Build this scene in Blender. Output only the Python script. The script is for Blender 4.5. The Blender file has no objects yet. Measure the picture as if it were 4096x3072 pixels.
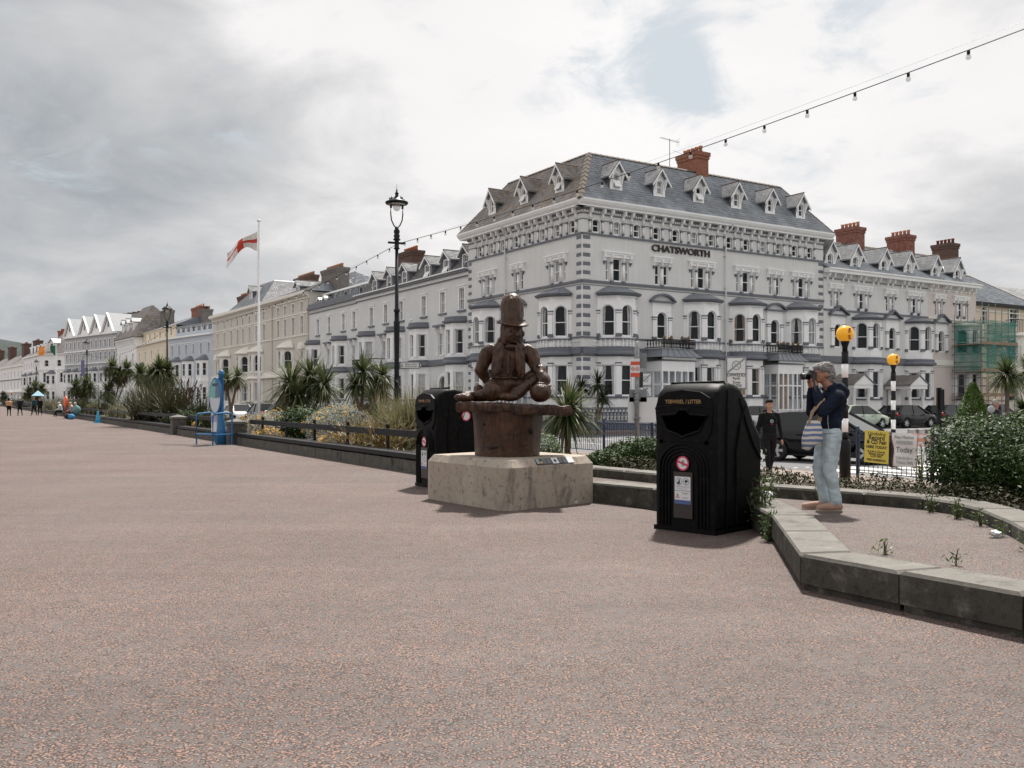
import bpy, math, random
import numpy as np
from mathutils import Vector, Matrix

# ------------------------------------------------------------------ camera, sky, sun, exposure
F, HZ, EYE = 920.0, 399.6, 1.5           # focal length and horizon row of the photograph at 1024 x 768, eye height
scene = bpy.context.scene
C = scene.collection
cam_d = bpy.data.cameras.new('camera'); cam_d.sensor_width = 36; cam_d.lens = 36 * F / 1024
cam_d.shift_y = (HZ - 384) / 1024; cam_d.clip_start = .1; cam_d.clip_end = 6000
cam = bpy.data.objects.new('camera', cam_d); C.objects.link(cam)
cam.location = (0, 0, EYE); cam.rotation_euler = (math.radians(90), 0, 0)
scene.camera = cam
SUN_EL, SUN_AZ = math.radians(58), math.radians(13)      # azimuth from +Y (view direction) towards +X
sun_dir = Vector((math.sin(SUN_AZ) * math.cos(SUN_EL), math.cos(SUN_AZ) * math.cos(SUN_EL), math.sin(SUN_EL)))
sun_l = bpy.data.lights.new('sun', 'SUN'); sun_l.energy = 4.4; sun_l.angle = math.radians(3); sun_l.color = (1, .95, .88)
sun_o = bpy.data.objects.new('sun', sun_l); C.objects.link(sun_o)
sun_o.rotation_euler = (-sun_dir).to_track_quat('-Z', 'Y').to_euler(); sun_o.location = (0, 0, 60)
scene.view_settings.view_transform = 'Standard'; scene.view_settings.look = 'None'
scene.view_settings.exposure = 0.70; scene.view_settings.gamma = 1
scene.cycles.use_adaptive_sampling = True; scene.cycles.adaptive_threshold = .02
scene.cycles.max_bounces = 6; scene.cycles.diffuse_bounces = 3; scene.cycles.glossy_bounces = 3
scene.cycles.transparent_max_bounces = 12; scene.cycles.use_denoising = True
scene.cycles.caustics_reflective = False; scene.cycles.caustics_refractive = False


class NT:
    """tiny node-tree builder"""
    def __init__(s, tree): s.t = tree; s.n = tree.nodes; s.l = tree.links
    def node(s, typ, **kw):
        nd = s.n.new(typ)
        for k, v in kw.items():
            if k == 'ins':
                for i, x in v.items():
                    if hasattr(x, 'is_output'): s.l.new(x, nd.inputs[i])
                    elif x is not None: nd.inputs[i].default_value = x
            else: setattr(nd, k, v)
        return nd
    def math(s, op, a, b=None, clamp=False):
        return s.node('ShaderNodeMath', operation=op, use_clamp=clamp, ins={0: a, 1: b}).outputs[0]
    def vmath(s, op, a, b=None):
        nd = s.node('ShaderNodeVectorMath', operation=op, ins={0: a, 1: b})
        return nd.outputs['Value'] if op in ('DISTANCE', 'LENGTH', 'DOT_PRODUCT') else nd.outputs[0]
    def noise(s, vec, scale, detail=4, rough=.55, dist=0):
        return s.node('ShaderNodeTexNoise', ins={'Vector': vec, 'Scale': scale, 'Detail': detail, 'Roughness': rough, 'Distortion': dist})
    def ramp(s, fac, stops, interp='LINEAR'):
        r = s.node('ShaderNodeValToRGB', ins={0: fac}); e = r.color_ramp.elements; r.color_ramp.interpolation = interp
        while len(e) < len(stops): e.new(.5)
        for i, (p, c) in enumerate(stops):
            e[i].position = p; e[i].color = (*c, 1) if len(c) == 3 else c
        return r.outputs[0]
    def mix(s, fac, a, b, blend='MIX'):
        nd = s.node('ShaderNodeMix', data_type='RGBA', blend_type=blend)
        for i, x in ((0, fac), (6, a), (7, b)):
            if hasattr(x, 'is_output'): s.l.new(x, nd.inputs[i])
            else: nd.inputs[i].default_value = (*x, 1) if isinstance(x, tuple) and len(x) == 3 else x
        return nd.outputs[2]
    def mapr(s, v, a, b, c=0, d=1, smooth=True):
        return s.node('ShaderNodeMapRange', interpolation_type='SMOOTHSTEP' if smooth else 'LINEAR', ins={0: v, 1: a, 2: b, 3: c, 4: d}).outputs[0]


def pdir(x, y):
    return Vector(((x - 512) / F, 1, (HZ - y) / F)).normalized()


# sky: Nishita seen through broken cloud
world = bpy.data.worlds.new('World'); scene.world = world; world.use_nodes = True
w = NT(world.node_tree); w.n.clear()
sky = w.node('ShaderNodeTexSky', sky_type='NISHITA', sun_disc=False, sun_elevation=SUN_EL, sun_rotation=SUN_AZ, altitude=0, air_density=1, dust_density=2.5, ozone_density=1)
tc = w.node('ShaderNodeTexCoord').outputs['Generated']
sx = w.node('ShaderNodeSeparateXYZ', ins={0: tc})
zz = w.math('MAXIMUM', sx.outputs[2], 0.0)
den = w.math('ADD', zz, .28)
cx = w.math('DIVIDE', sx.outputs[0], den); cy = w.math('DIVIDE', sx.outputs[1], den)
cp = w.node('ShaderNodeCombineXYZ', ins={0: cx, 1: cy, 2: 3.7}).outputs[0]
n_big = w.noise(cp, 1.1, 3, .5, .2).outputs[0]
n_mid = w.noise(cp, 2.6, 10, .58, .35).outputs[0]
n_puff = w.noise(cp, 5.5, 10, .6, .6).outputs[0]
def blob(px, py, r, amp):
    d = w.vmath('DISTANCE', tc, pdir(px, py)[:])
    return w.mapr(d, 0, r, amp, 0)
def total(parts):
    a = parts[0]
    for p in parts[1:]: a = w.math('ADD', a, p)
    return a
# openings in the cloud (blue) and the thick grey masses
gap = total([blob(650, 50, .13, .30), blob(715, 12, .15, .24), blob(690, 95, .06, .14), blob(840, -6, .13, .2), blob(590, 30, .06, .1), blob(752, 62, .06, -.3), blob(725, 32, .04, -.25), blob(480, 30, .05, .10)])
gap = w.math('ADD', gap, w.math('MULTIPLY', w.math('SUBTRACT', n_puff, .5), 1.5))
gap = w.math('ADD', gap, w.math('MULTIPLY', w.math('SUBTRACT', n_big, .55), .5))
gapm = w.mapr(w.math('ADD', gap, w.math('MULTIPLY', w.math('SUBTRACT', n_mid, .5), .9)), .08, .5, 0, .9)
thick = total([blob(-40, 350, .56, .38), blob(60, 150, .38, .13), blob(400, 190, .28, .12), blob(440, 250, .2, .1), blob(960, 250, .2, .24), blob(900, 330, .25, .12), blob(540, 60, .28, -.30), blob(860, 110, .22, -.25), blob(640, 120, .14, -.25), blob(270, 20, .12, -.2)])
thick = w.math('ADD', thick, w.math('MULTIPLY', w.math('SUBTRACT', n_mid, .5), .95))
thick = w.math('ADD', thick, w.math('MULTIPLY', w.math('SUBTRACT', n_big, .5), .6))
cloud = w.ramp(w.math('ADD', thick, .36), [(0, (6.1, 5.98, 5.95)), (.32, (5.7, 5.6, 5.58)), (.58, (3.95, 3.98, 4.05)), (.8, (2.95, 3.06, 3.2)), (1, (2.05, 2.28, 2.48))])
veil = w.mix(.86, sky.outputs[0], (3.6, 3.95, 4.12))
skyc = w.mix(gapm, cloud, veil)
bg = w.node('ShaderNodeBackground', ins={0: skyc, 1: .1})
w.l.new(bg.outputs[0], w.node('ShaderNodeOutputWorld').inputs[0])

# ------------------------------------------------------------------ helpers
rnd = random.Random(11)


class MB:
    """collects shapes, becomes ONE mesh"""
    def __init__(s): s.v = []; s.f = []; s.m = []
    def add(s, vs, fs, m=0, M=None):
        o = len(s.v)
        s.v += [tuple(M @ Vector(p)) for p in vs] if M is not None else [tuple(p) for p in vs]
        s.f += [tuple(o + i for i in f) for f in fs]; s.m += [m] * len(fs); return s
    def box(s, x0, x1, y0, y1, z0, z1, m=0, M=None):
        return s.add([(x0, y0, z0), (x1, y0, z0), (x1, y1, z0), (x0, y1, z0), (x0, y0, z1), (x1, y0, z1), (x1, y1, z1), (x0, y1, z1)],
                     [(0, 3, 2, 1), (4, 5, 6, 7), (0, 1, 5, 4), (1, 2, 6, 5), (2, 3, 7, 6), (3, 0, 4, 7)], m, M)
    def prism(s, poly, a0, a1, axis='y', m=0, M=None):
        """polygon (p,q) extruded: axis y -> (p,a,q); x -> (a,p,q); z -> (p,q,a)"""
        f = {'y': lambda p, q, a: (p, a, q), 'x': lambda p, q, a: (a, p, q), 'z': lambda p, q, a: (p, q, a)}[axis]
        n = len(poly)
        vs = [f(p, q, a0) for p, q in poly] + [f(p, q, a1) for p, q in poly]
        fs = [tuple(range(n - 1, -1, -1)), tuple(range(n, 2 * n))] + [(i, (i + 1) % n, n + (i + 1) % n, n + i) for i in range(n)]
        return s.add(vs, fs, m, M)
    def lathe(s, prof, n=12, c=(0, 0), m=0, M=None, a0=0, a1=2 * math.pi, cap=True):
        full = abs(a1 - a0 - 2 * math.pi) < 1e-6; k = n if full else n + 1
        vs = []
        for r, z in prof:
            for i in range(k):
                a = a0 + (a1 - a0) * i / n; vs.append((c[0] + r * math.cos(a), c[1] + r * math.sin(a), z))
        fs = []
        for j in range(len(prof) - 1):
            for i in range(n):
                i2 = (i + 1) % k
                fs.append((j * k + i, j * k + i2, (j + 1) * k + i2, (j + 1) * k + i))
        if cap and full:
            fs.append(tuple(range(k - 1, -1, -1))); fs.append(tuple((len(prof) - 1) * k + i for i in range(k)))
        return s.add(vs, fs, m, M)
    def tube(s, pts, r, n=6, m=0, M=None, cap=True):
        pts = [Vector(p) for p in pts]; vs = []; k = len(pts)
        for i, p in enumerate(pts):
            d = (pts[min(i + 1, k - 1)] - pts[max(i - 1, 0)]).normalized()
            u = d.cross(Vector((0, 0, 1)))
            if u.length < 1e-3: u = d.cross(Vector((0, 1, 0)))
            u.normalize(); v = d.cross(u); rr = r[i] if isinstance(r, (list, tuple)) else r
            vs += [p + (u * math.cos(2 * math.pi * j / n) + v * math.sin(2 * math.pi * j / n)) * rr for j in range(n)]
        fs = [(i * n + j, i * n + (j + 1) % n, (i + 1) * n + (j + 1) % n, (i + 1) * n + j) for i in range(k - 1) for j in range(n)]
        if cap: fs += [tuple(range(n - 1, -1, -1)), tuple((k - 1) * n + j for j in range(n))]
        return s.add(vs, fs, m, M)
    def ball(s, c, r, n=12, k=8, m=0, M=None):
        r = r if isinstance(r, (tuple, list)) else (r, r, r)
        vs = [(c[0], c[1], c[2] - r[2])]
        for j in range(1, k):
            t = -math.pi / 2 + math.pi * j / k
            vs += [(c[0] + r[0] * math.cos(t) * math.cos(2 * math.pi * i / n), c[1] + r[1] * math.cos(t) * math.sin(2 * math.pi * i / n), c[2] + r[2] * math.sin(t)) for i in range(n)]
        vs.append((c[0], c[1], c[2] + r[2])); e = len(vs) - 1
        fs = [(0, 1 + (i + 1) % n, 1 + i) for i in range(n)]
        fs += [(1 + (j - 1) * n + i, 1 + (j - 1) * n + (i + 1) % n, 1 + j * n + (i + 1) % n, 1 + j * n + i) for j in range(1, k - 1) for i in range(n)]
        fs += [(1 + (k - 2) * n + i, 1 + (k - 2) * n + (i + 1) % n, e) for i in range(n)]
        return s.add(vs, fs, m, M)
    def mesh(s, name='mesh', smooth=False):
        me = bpy.data.meshes.new(name); me.from_pydata(s.v, [], s.f)
        if any(s.m): me.polygons.foreach_set('material_index', s.m)
        if smooth: me.shade_smooth()
        me.update(); return me


def npmesh(name, verts, faces, mi=None, smooth=False):
    """verts (n,3), faces (m,4) arrays -> mesh, fast"""
    verts = np.asarray(verts, dtype=np.float32); faces = np.asarray(faces, dtype=np.int32)
    me = bpy.data.meshes.new(name); me.vertices.add(len(verts)); me.vertices.foreach_set('co', verts.ravel())
    k = faces.shape[1]; me.loops.add(faces.size); me.loops.foreach_set('vertex_index', faces.ravel())
    me.polygons.add(len(faces)); me.polygons.foreach_set('loop_start', np.arange(0, faces.size, k, dtype=np.int32))
    if mi is not None: me.polygons.foreach_set('material_index', np.asarray(mi, dtype=np.int32))
    me.update(calc_edges=True)
    if smooth: me.shade_smooth()
    return me


def T(x=0, y=0, z=0, rz=0): return Matrix.Translation((x, y, z)) @ Matrix.Rotation(rz, 4, 'Z')


def link(o, parent=None, M=None):
    C.objects.link(o)
    if parent is not None: o.parent = parent
    if M is not None: o.matrix_basis = M
    return o


def O(name, me, mats, parent=None, M=None, smooth=False):
    """one mesh object; me is MB or mesh"""
    if isinstance(me, MB): me = me.mesh(name, smooth)
    if not me.materials:
        for m in (mats if isinstance(mats, (list, tuple)) else [mats]): me.materials.append(m)
    return link(bpy.data.objects.new(name, me), parent, M)


def tag(o, label, cat, group=None, kind=None):
    o['label'] = label; o['category'] = cat
    if group: o['group'] = group
    if kind: o['kind'] = kind
    return o


def thing(name, label, cat, M=None, group=None):
    o = link(bpy.data.objects.new(name, None), None, M); o.empty_display_size = .3
    return tag(o, label, cat, group, 'thing')


def struct(name, me, mats, M=None, kind='structure'):
    o = O(name, me, mats, None, M); o['kind'] = kind; return o


def copy_tree(o, parent=None, M=None):
    c = o.copy(); C.objects.link(c); c.parent = parent
    if M is not None: c.matrix_basis = M
    for ch in list(o.children): copy_tree(ch, c)
    return c


_cache = {}
def cached(key, fn):
    if key not in _cache: _cache[key] = fn()
    return _cache[key]


# ------------------------------------------------------------------ materials
_mats = {}
def mat(name, col, rough=.6, var=.12, scale=3.0, bump=0, bscale=60, metal=0, spec=.5, var2=None, trans=None, emit=None, coat=0, streak=0):
    """painted / plain surface with uneven tone; var = strength of the unevenness"""
    if name in _mats: return _mats[name]
    m = bpy.data.materials.new(name); m.use_nodes = True; t = NT(m.node_tree); b = t.n['Principled BSDF']
    pos = t.node('ShaderNodeNewGeometry').outputs['Position']
    c = (*col, 1)
    if var:
        n1 = t.noise(pos, scale, 5, .6).outputs[0]
        vec = pos
        if streak:
            vec = t.vmath('MULTIPLY', pos, (5.0, 5.0, .35))
            n1 = t.math('ADD', t.math('MULTIPLY', n1, 1 - streak), t.math('MULTIPLY', t.noise(vec, 1.2, 4, .6).outputs[0], streak))
        k = t.mapr(n1, .3, .7, 1 - var, 1 + var, False)
        cc = t.node('ShaderNodeMix', data_type='RGBA', blend_type='MULTIPLY', ins={0: 1.0})
        cc.inputs[6].default_value = c
        t.l.new(t.node('ShaderNodeCombineXYZ', ins={0: k, 1: k, 2: k}).outputs[0], cc.inputs[7])
        col_out = cc.outputs[2]
        if var2: col_out = t.mix(t.mapr(t.noise(pos, scale * 2.3, 6, .65).outputs[0], .5, .72), col_out, var2)
        t.l.new(col_out, b.inputs['Base Color'])
    else: b.inputs['Base Color'].default_value = c
    b.inputs['Roughness'].default_value = rough; b.inputs['Metallic'].default_value = metal
    b.inputs['Specular IOR Level'].default_value = spec
    if coat: b.inputs['Coat Weight'].default_value = coat; b.inputs['Coat Roughness'].default_value = .05
    if bump:
        bn = t.node('ShaderNodeBump', ins={'Strength': bump, 'Distance': .01, 'Height': t.noise(pos, bscale, 4, .6).outputs[0]})
        t.l.new(bn.outputs[0], b.inputs['Normal'])
    if emit: b.inputs['Emission Color'].default_value = (*emit[:3], 1); b.inputs['Emission Strength'].default_value = emit[3]
    _mats[name] = m; return m


def mat_glass():
    m = bpy.data.materials.new('window_glass'); m.use_nodes = True; t = NT(m.node_tree); t.n.clear()
    pos = t.node('ShaderNodeNewGeometry').outputs['Position']
    bn = t.node('ShaderNodeBump', ins={'Strength': .12, 'Distance': .02, 'Height': t.noise(pos, 1.6, 2).outputs[0]}).outputs[0]
    fr = t.node('ShaderNodeFresnel', ins={'IOR': 1.5, 'Normal': bn}).outputs[0]
    fac = t.math('MULTIPLY', fr, .4, True)
    g = t.node('ShaderNodeBsdfGlossy', ins={'Color': (.9, .95, 1, 1), 'Roughness': .03, 'Normal': bn})
    tr = t.node('ShaderNodeBsdfTransparent', ins={'Color': (.88, .9, .92, 1)})
    mx = t.node('ShaderNodeMixShader', ins={0: fac, 1: tr.outputs[0], 2: g.outputs[0]})
    t.l.new(mx.outputs[0], t.node('ShaderNodeOutputMaterial').inputs[0]); return m


def mat_aggregate(name, base, pink, dark, pale, scale=75, amt=1.0):
    """exposed-aggregate surface: chips in a grey binder"""
    m = bpy.data.materials.new(name); m.use_nodes = True; t = NT(m.node_tree); b = t.n['Principled BSDF']
    pos = t.node('ShaderNodeNewGeometry').outputs['Position']
    wob = t.vmath('MULTIPLY', t.vmath('SUBTRACT', t.noise(pos, scale * 1.3, 1).outputs['Color'], (.5, .5, .5)), (.008, .008, .008))
    pw = t.vmath('ADD', pos, wob)
    v = t.node('ShaderNodeTexVoronoi', feature='F1', ins={'Vector': pw, 'Scale': scale, 'Randomness': 1.0})
    cr = t.node('ShaderNodeSeparateColor', ins={0: v.outputs['Color']})
    clus = t.math('ADD', t.math('MULTIPLY', t.noise(pos, 11, 4, .65).outputs[0], .8), t.math('MULTIPLY', t.noise(pos, 2.2, 3, .6).outputs[0], .35))
    here = t.mapr(t.math('SUBTRACT', clus, t.math('MULTIPLY', cr.outputs[0], .42)), .285, .305)          # is there a chip in this cell
    dome = t.math('MULTIPLY', t.mapr(v.outputs['Distance'], .60, .38), here)
    rim = t.math('MULTIPLY', t.math('SUBTRACT', t.mapr(v.outputs['Distance'], .80, .66), t.mapr(v.outputs['Distance'], .60, .46), True), here)
    tone = t.ramp(cr.outputs[1], [(0, pale), (.10, pale), (.13, tuple(c * .85 for c in pink)), (1, tuple(min(1, c * 1.15) for c in pink))])
    spk = t.mapr(t.noise(pos, 210, 2, .6).outputs[0], .35, .7, .9, 1.14)
    binder = t.mix(1.0, base, t.node('ShaderNodeCombineXYZ', ins={0: spk, 1: spk, 2: spk}).outputs[0], 'MULTIPLY')
    col = t.mix(dome, binder, tone)
    col = t.mix(t.math('MULTIPLY', rim, .85 * amt), col, dark)
    patch = t.noise(pos, .35, 5, .6).outputs[0]
    fine = t.noise(pos, 5, 4, .6).outputs[0]
    k = t.math('ADD', t.mapr(patch, .3, .7, .88, 1.10), t.mapr(fine, .3, .7, -.07, .07))
    gum = t.node('ShaderNodeTexVoronoi', feature='F1', ins={'Vector': pos, 'Scale': .9, 'Randomness': 1.0})
    col = t.mix(t.math('MULTIPLY', t.mapr(t.math('ADD', gum.outputs['Distance'], t.math('MULTIPLY', fine, .03)), .045, .03), .75), col, t.ramp(gum.outputs['Color'], [(0, (.05, .045, .04)), (.5, (.05, .045, .04)), (.55, (.34, .33, .31))]))
    col = t.mix(t.mapr(t.noise(pos, .22, 3, .5).outputs[0], .4, .65, 0, .18), col, (.115, .108, .105))
    along = t.node('ShaderNodeMapping', ins={'Vector': pos, 'Rotation': (0, 0, -math.atan2(.8575, -.5145)), 'Scale': (.06, 1.1, 1)}).outputs[0]
    k = t.math('ADD', k, t.mapr(t.noise(along, 1.0, 4, .6).outputs[0], .35, .65, -.07, .07))      # worn tracks along the walk
    kk = t.node('ShaderNodeCombineXYZ', ins={0: k, 1: k, 2: k}).outputs[0]
    col = t.mix(1.0, col, kk, 'MULTIPLY')
    st = t.mapr(t.noise(pos, 1.3, 6, .7, .5).outputs[0], .66, .74)
    col = t.mix(t.math('MULTIPLY', st, .28), col, (.12, .09, .08))
    t.l.new(col, b.inputs['Base Color'])
    bn = t.node('ShaderNodeBump', ins={'Strength': .8, 'Distance': .006, 'Height': dome})
    t.l.new(bn.outputs[0], b.inputs['Normal']); b.inputs['Roughness'].default_value = .78; b.inputs['Specular IOR Level'].default_value = .35
    return m


def mat_mottled(name, base, dark, light, rough=.85, s1=4, s2=30, rust=None, bump=.35, vert=False):
    """concrete / stone with stains and pits"""
    if name in _mats: return _mats[name]
    m = bpy.data.materials.new(name); m.use_nodes = True; t = NT(m.node_tree); b = t.n['Principled BSDF']
    pos = t.node('ShaderNodeNewGeometry').outputs['Position']
    pv = t.vmath('MULTIPLY', pos, (1, 1, .35)) if vert else pos
    a = t.noise(pv, s1, 7, .65, .3).outputs[0]; f = t.noise(pos, s2, 5, .7).outputs[0]
    sp = t.noise(pos, 140, 3, .7).outputs[0]
    col = t.ramp(a, [(.3, light), (.47, base), (.56, base), (.7, dark)])
    col = t.mix(t.mapr(f, .52, .68, 0, .65), col, dark)
    col = t.mix(t.mapr(sp, .58, .72, 0, .5), col, light)
    if rust: col = t.mix(t.mapr(t.noise(pv, 1.9, 5, .7).outputs[0], .60, .70, 0, .8), col, rust)
    t.l.new(col, b.inputs['Base Color'])
    hh = t.math('ADD', f, sp)
    t.l.new(t.node('ShaderNodeBump', ins={'Strength': bump, 'Distance': .01, 'Height': hh}).outputs[0], b.inputs['Normal'])
    b.inputs['Roughness'].default_value = rough; _mats[name] = m; return m


def mat_leaf(name, cols, rough=.5, spec=.4, trans=.25):
    """foliage: colour varies leaf by leaf"""
    if name in _mats: return _mats[name]
    m = bpy.data.materials.new(name); m.use_nodes = True; t = NT(m.node_tree); b = t.n['Principled BSDF']
    g = t.node('ShaderNodeNewGeometry')
    stops = [(i / max(1, len(cols) - 1), c) for i, c in enumerate(cols)]
    col = t.ramp(g.outputs['Random Per Island'], stops)
    n = t.noise(g.outputs['Position'], 1.5, 3).outputs[0]
    k = t.mapr(n, .3, .7, .75, 1.2); col = t.mix(1.0, col, t.node('ShaderNodeCombineXYZ', ins={0: k, 1: k, 2: k}).outputs[0], 'MULTIPLY')
    t.l.new(col, b.inputs['Base Color']); b.inputs['Roughness'].default_value = rough; b.inputs['Specular IOR Level'].default_value = spec
    if trans:
        tl = t.node('ShaderNodeBsdfTranslucent'); t.l.new(col, tl.inputs[0])
        mx = t.node('ShaderNodeMixShader', ins={0: trans, 1: b.outputs[0], 2: tl.outputs[0]})
        t.l.new(mx.outputs[0], t.n['Material Output'].inputs[0])
    _mats[name] = m; return m


def mat_brick(name, c1, c2, mortar, bw=.22, bh=.075):
    if name in _mats: return _mats[name]
    m = bpy.data.materials.new(name); m.use_nodes = True; t = NT(m.node_tree); b = t.n['Principled BSDF']
    tcn = t.node('ShaderNodeTexCoord').outputs['Object']; s = t.node('ShaderNodeSeparateXYZ', ins={0: tcn})
    v = t.node('ShaderNodeCombineXYZ', ins={0: t.math('ADD', s.outputs[0], s.outputs[1]), 1: s.outputs[2]}).outputs[0]
    br = t.node('ShaderNodeTexBrick', ins={'Vector': v, 'Color1': (*c1, 1), 'Color2': (*c2, 1), 'Mortar': (*mortar, 1), 'Scale': 1.0, 'Mortar Size': .008, 'Brick Width': bw, 'Row Height': bh})
    n = t.noise(tcn, 2.0, 6, .7).outputs[0]
    col = t.mix(t.mapr(n, .5, .7, 0, .5), br.outputs[0], tuple(c * .55 for c in c1))
    t.l.new(col, b.inputs['Base Color'])
    t.l.new(t.node('ShaderNodeBump', ins={'Strength': .6, 'Distance': .01, 'Height': t.math('SUBTRACT', 1.0, br.outputs[1])}).outputs[0], b.inputs['Normal'])
    b.inputs['Roughness'].default_value = .85; _mats[name] = m; return m


M_white = mat('white_paint', (.90, .90, .90), .45, .07, 1.2, bump=.1, bscale=20, streak=.4)
M_cream = mat('cream_paint', (.82, .79, .72), .5, .06, 1.2, streak=.4)
M_sash = mat('white_sash', (.86, .87, .88), .35, .03)
M_grey = mat('pale_grey_render', (.68, .68, .67), .65, .08, .7, bump=.15, bscale=35, streak=.5)
M_grey2 = mat('grey_green_render', (.685, .69, .685), .65, .08, .7, bump=.15, bscale=35, streak=.5)
M_dark = mat('slate_grey_paint', (.135, .145, .17), .5, .12, 2, streak=.3)
M_stone = mat('beige_render', (.60, .57, .51), .7, .07, .7, streak=.5)
M_blue = mat('blue_grey_render', (.52, .57, .63), .7, .05, .7, streak=.5)
M_yel = mat('pale_yellow_render', (.78, .69, .54), .7, .05, .7, streak=.5)
M_pink = mat('pinkish_render', (.66, .59, .56), .7, .08, .7, streak=.5)
M_peach = mat('peach_render', (.74, .62, .50), .7, .07, .7, streak=.5)
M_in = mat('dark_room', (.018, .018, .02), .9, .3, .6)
M_curt = mat('curtain_cloth', (.82, .79, .76), .9, .15, 4)
M_curtb = mat('ochre_curtain', (.60, .42, .28), .9, .2, 4)
M_glass = mat_glass()
M_black = mat('black_iron', (.006, .006, .007), .45, .2, 8, spec=.25)
M_slate = mat('roof_slate', (.15, .165, .19), .38, .30, 1.6, bump=.3, bscale=25, var2=(.20, .21, .22), streak=.3)
M_slateb = mat('weathered_slate', (.17, .155, .15), .5, .35, 1.8, bump=.3, bscale=25, var2=(.17, .12, .075))
M_ridge = mat('ridge_tile', (.13, .10, .08), .8, .3, 6)
M_brick = mat_brick('orange_brick', (.34, .12, .065), (.25, .08, .045), (.20, .13, .10))
M_brickd = mat_brick('dark_brick', (.10, .06, .045), (.15, .07, .05), (.07, .06, .055))
M_rendch = mat('red_rendered_chimney', (.20, .075, .055), .85, .3, 2.5, var2=(.30, .19, .15), streak=.5)
M_cement = mat('grey_cement', (.17, .155, .14), .9, .2, 3)
M_pot = mat('clay_pot', (.45, .24, .15), .8, .2, 9)
M_lead = mat('lead_roof', (.20, .215, .24), .45, .15, 3)
M_steel = mat('galvanised_steel', (.22, .225, .23), .5, .25, 12, metal=.6)
M_navy = mat('navy_railing_paint', (.015, .035, .085), .4, .2, 10)
M_sea = mat('sea_blue_paint', (.02, .14, .32), .35, .1, 6)
M_lamp = mat('dark_green_iron', (.005, .011, .013), .45, .2, 6, spec=.25)
# ------------------------------------------------------------------ ground, promenade, road
DV = Vector((-.5145, .8575, 0)); NV = Vector((.8575, .5145, 0))       # along and across the promenade
def P(s, n, z=0): v = DV * s + NV * n; return Vector((v.x, v.y, z))
def SN(x, y): v = Vector((x, y, 0)); return v.dot(DV), v.dot(NV)

def sheet(name, poly, z, m, z2=None):
    b = MB(); b.add([(x, y, z) for x, y in poly], [tuple(range(len(poly)))]); return struct(name, b, m)

M_prom = mat_aggregate('promenade_aggregate', (.103, .0835, .0785), (.225, .138, .108), (.014, .007, .005), (.17, .166, .16), 62)
M_gravel = mat_aggregate('gravel_surface', (.094, .083, .079), (.205, .133, .104), (.018, .01, .008), (.175, .17, .165), 62)
M_asph = mat('asphalt', (.115, .115, .12), .85, .16, .8, bump=.5, bscale=90)
M_pave = mat_mottled('paving', (.22, .17, .145), (.15, .12, .10), (.28, .23, .2), s1=2)
M_soil = mat('bed_soil', (.055, .042, .03), .95, .4, 6, bump=.8, bscale=25)
M_kerb = mat_mottled('kerb_stone', (.135, .127, .112), (.065, .06, .052), (.19, .18, .16), s1=3, s2=26)
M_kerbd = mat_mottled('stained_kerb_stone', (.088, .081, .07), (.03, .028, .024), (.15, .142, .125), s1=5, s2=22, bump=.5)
M_kerbs = mat_mottled('dark_kerb_face', (.05, .046, .038), (.014, .013, .011), (.15, .14, .12), s1=6, s2=20, bump=.5)  # darker tone for the vertical block faces and footing stones
M_conc = mat_mottled('plinth_concrete', (.35, .30, .245), (.09, .08, .066), (.43, .375, .31), s1=2.6, s2=13, rust=(.25, .12, .06), vert=True)
M_line = mat('road_paint', (.62, .61, .58), .7, .15, 6)

def quadsn(s0, s1, n0, n1): return [tuple(P(*q)[:2]) for q in ((s0, n0), (s1, n0), (s1, n1), (s0, n1))][::-1]

sheet('ground', [(-3000, -900), (3000, -900), (3000, 4000), (-3000, 4000)], -.46, mat('far_ground', (.09, .10, .07), .9))
sheet('road', quadsn(-60, 330, 15, 70), -.32, M_asph)
# promenade sheet with the footprint of the raised platform left in (it lies beneath it)
sheet('promenade', quadsn(-60, 420, -80, 8.02), 0, M_prom)
sheet('path', quadsn(-60, 330, 15.2, 17.3), -.196, M_pave); sheet('path', quadsn(-30, 17, 11.2, 15.19), -.197, M_pave)
b = MB()
for s in range(-30, 330, 2):
    p = [P(s, 17.3), P(s + 1.96, 17.3), P(s + 1.96, 17.45), P(s, 17.45)]
    b.add([(q.x, q.y, z) for z in (-.4, -.192) for q in p], [(0, 1, 2, 3), (7, 6, 5, 4), (0, 4, 5, 1), (1, 5, 6, 2), (2, 6, 7, 3), (3, 7, 4, 0)])
struct('road_kerb', b, M_kerb)
# far pavement (in front of the terraces) and the pavement of the side street
CX, CY = 3.96, 52.0                                            # street corner of the hotel
ER = Vector((.846, .534, 0)); EL = Vector((-.533, .846, 0))    # along its right and its left front
def HP(x, y): return (CX + ER.x * x + EL.x * y, CY + ER.y * x + EL.y * y)
b = MB(); poly = [HP(-3.6, 160), HP(-3.6, -1.5), HP(-3.0, -3.2), HP(-1.5, -3.8), HP(60, -3.8), HP(60, 6), HP(4, 6), HP(4, 160)]
n = len(poly)
b.add([(x, y, -.19) for x, y in poly] + [(x, y, -.5) for x, y in poly], [tuple(range(n))] + [(i, n + i, n + (i + 1) % n, (i + 1) % n) for i in range(n)])
struct('pavement', b, M_pave)
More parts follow.
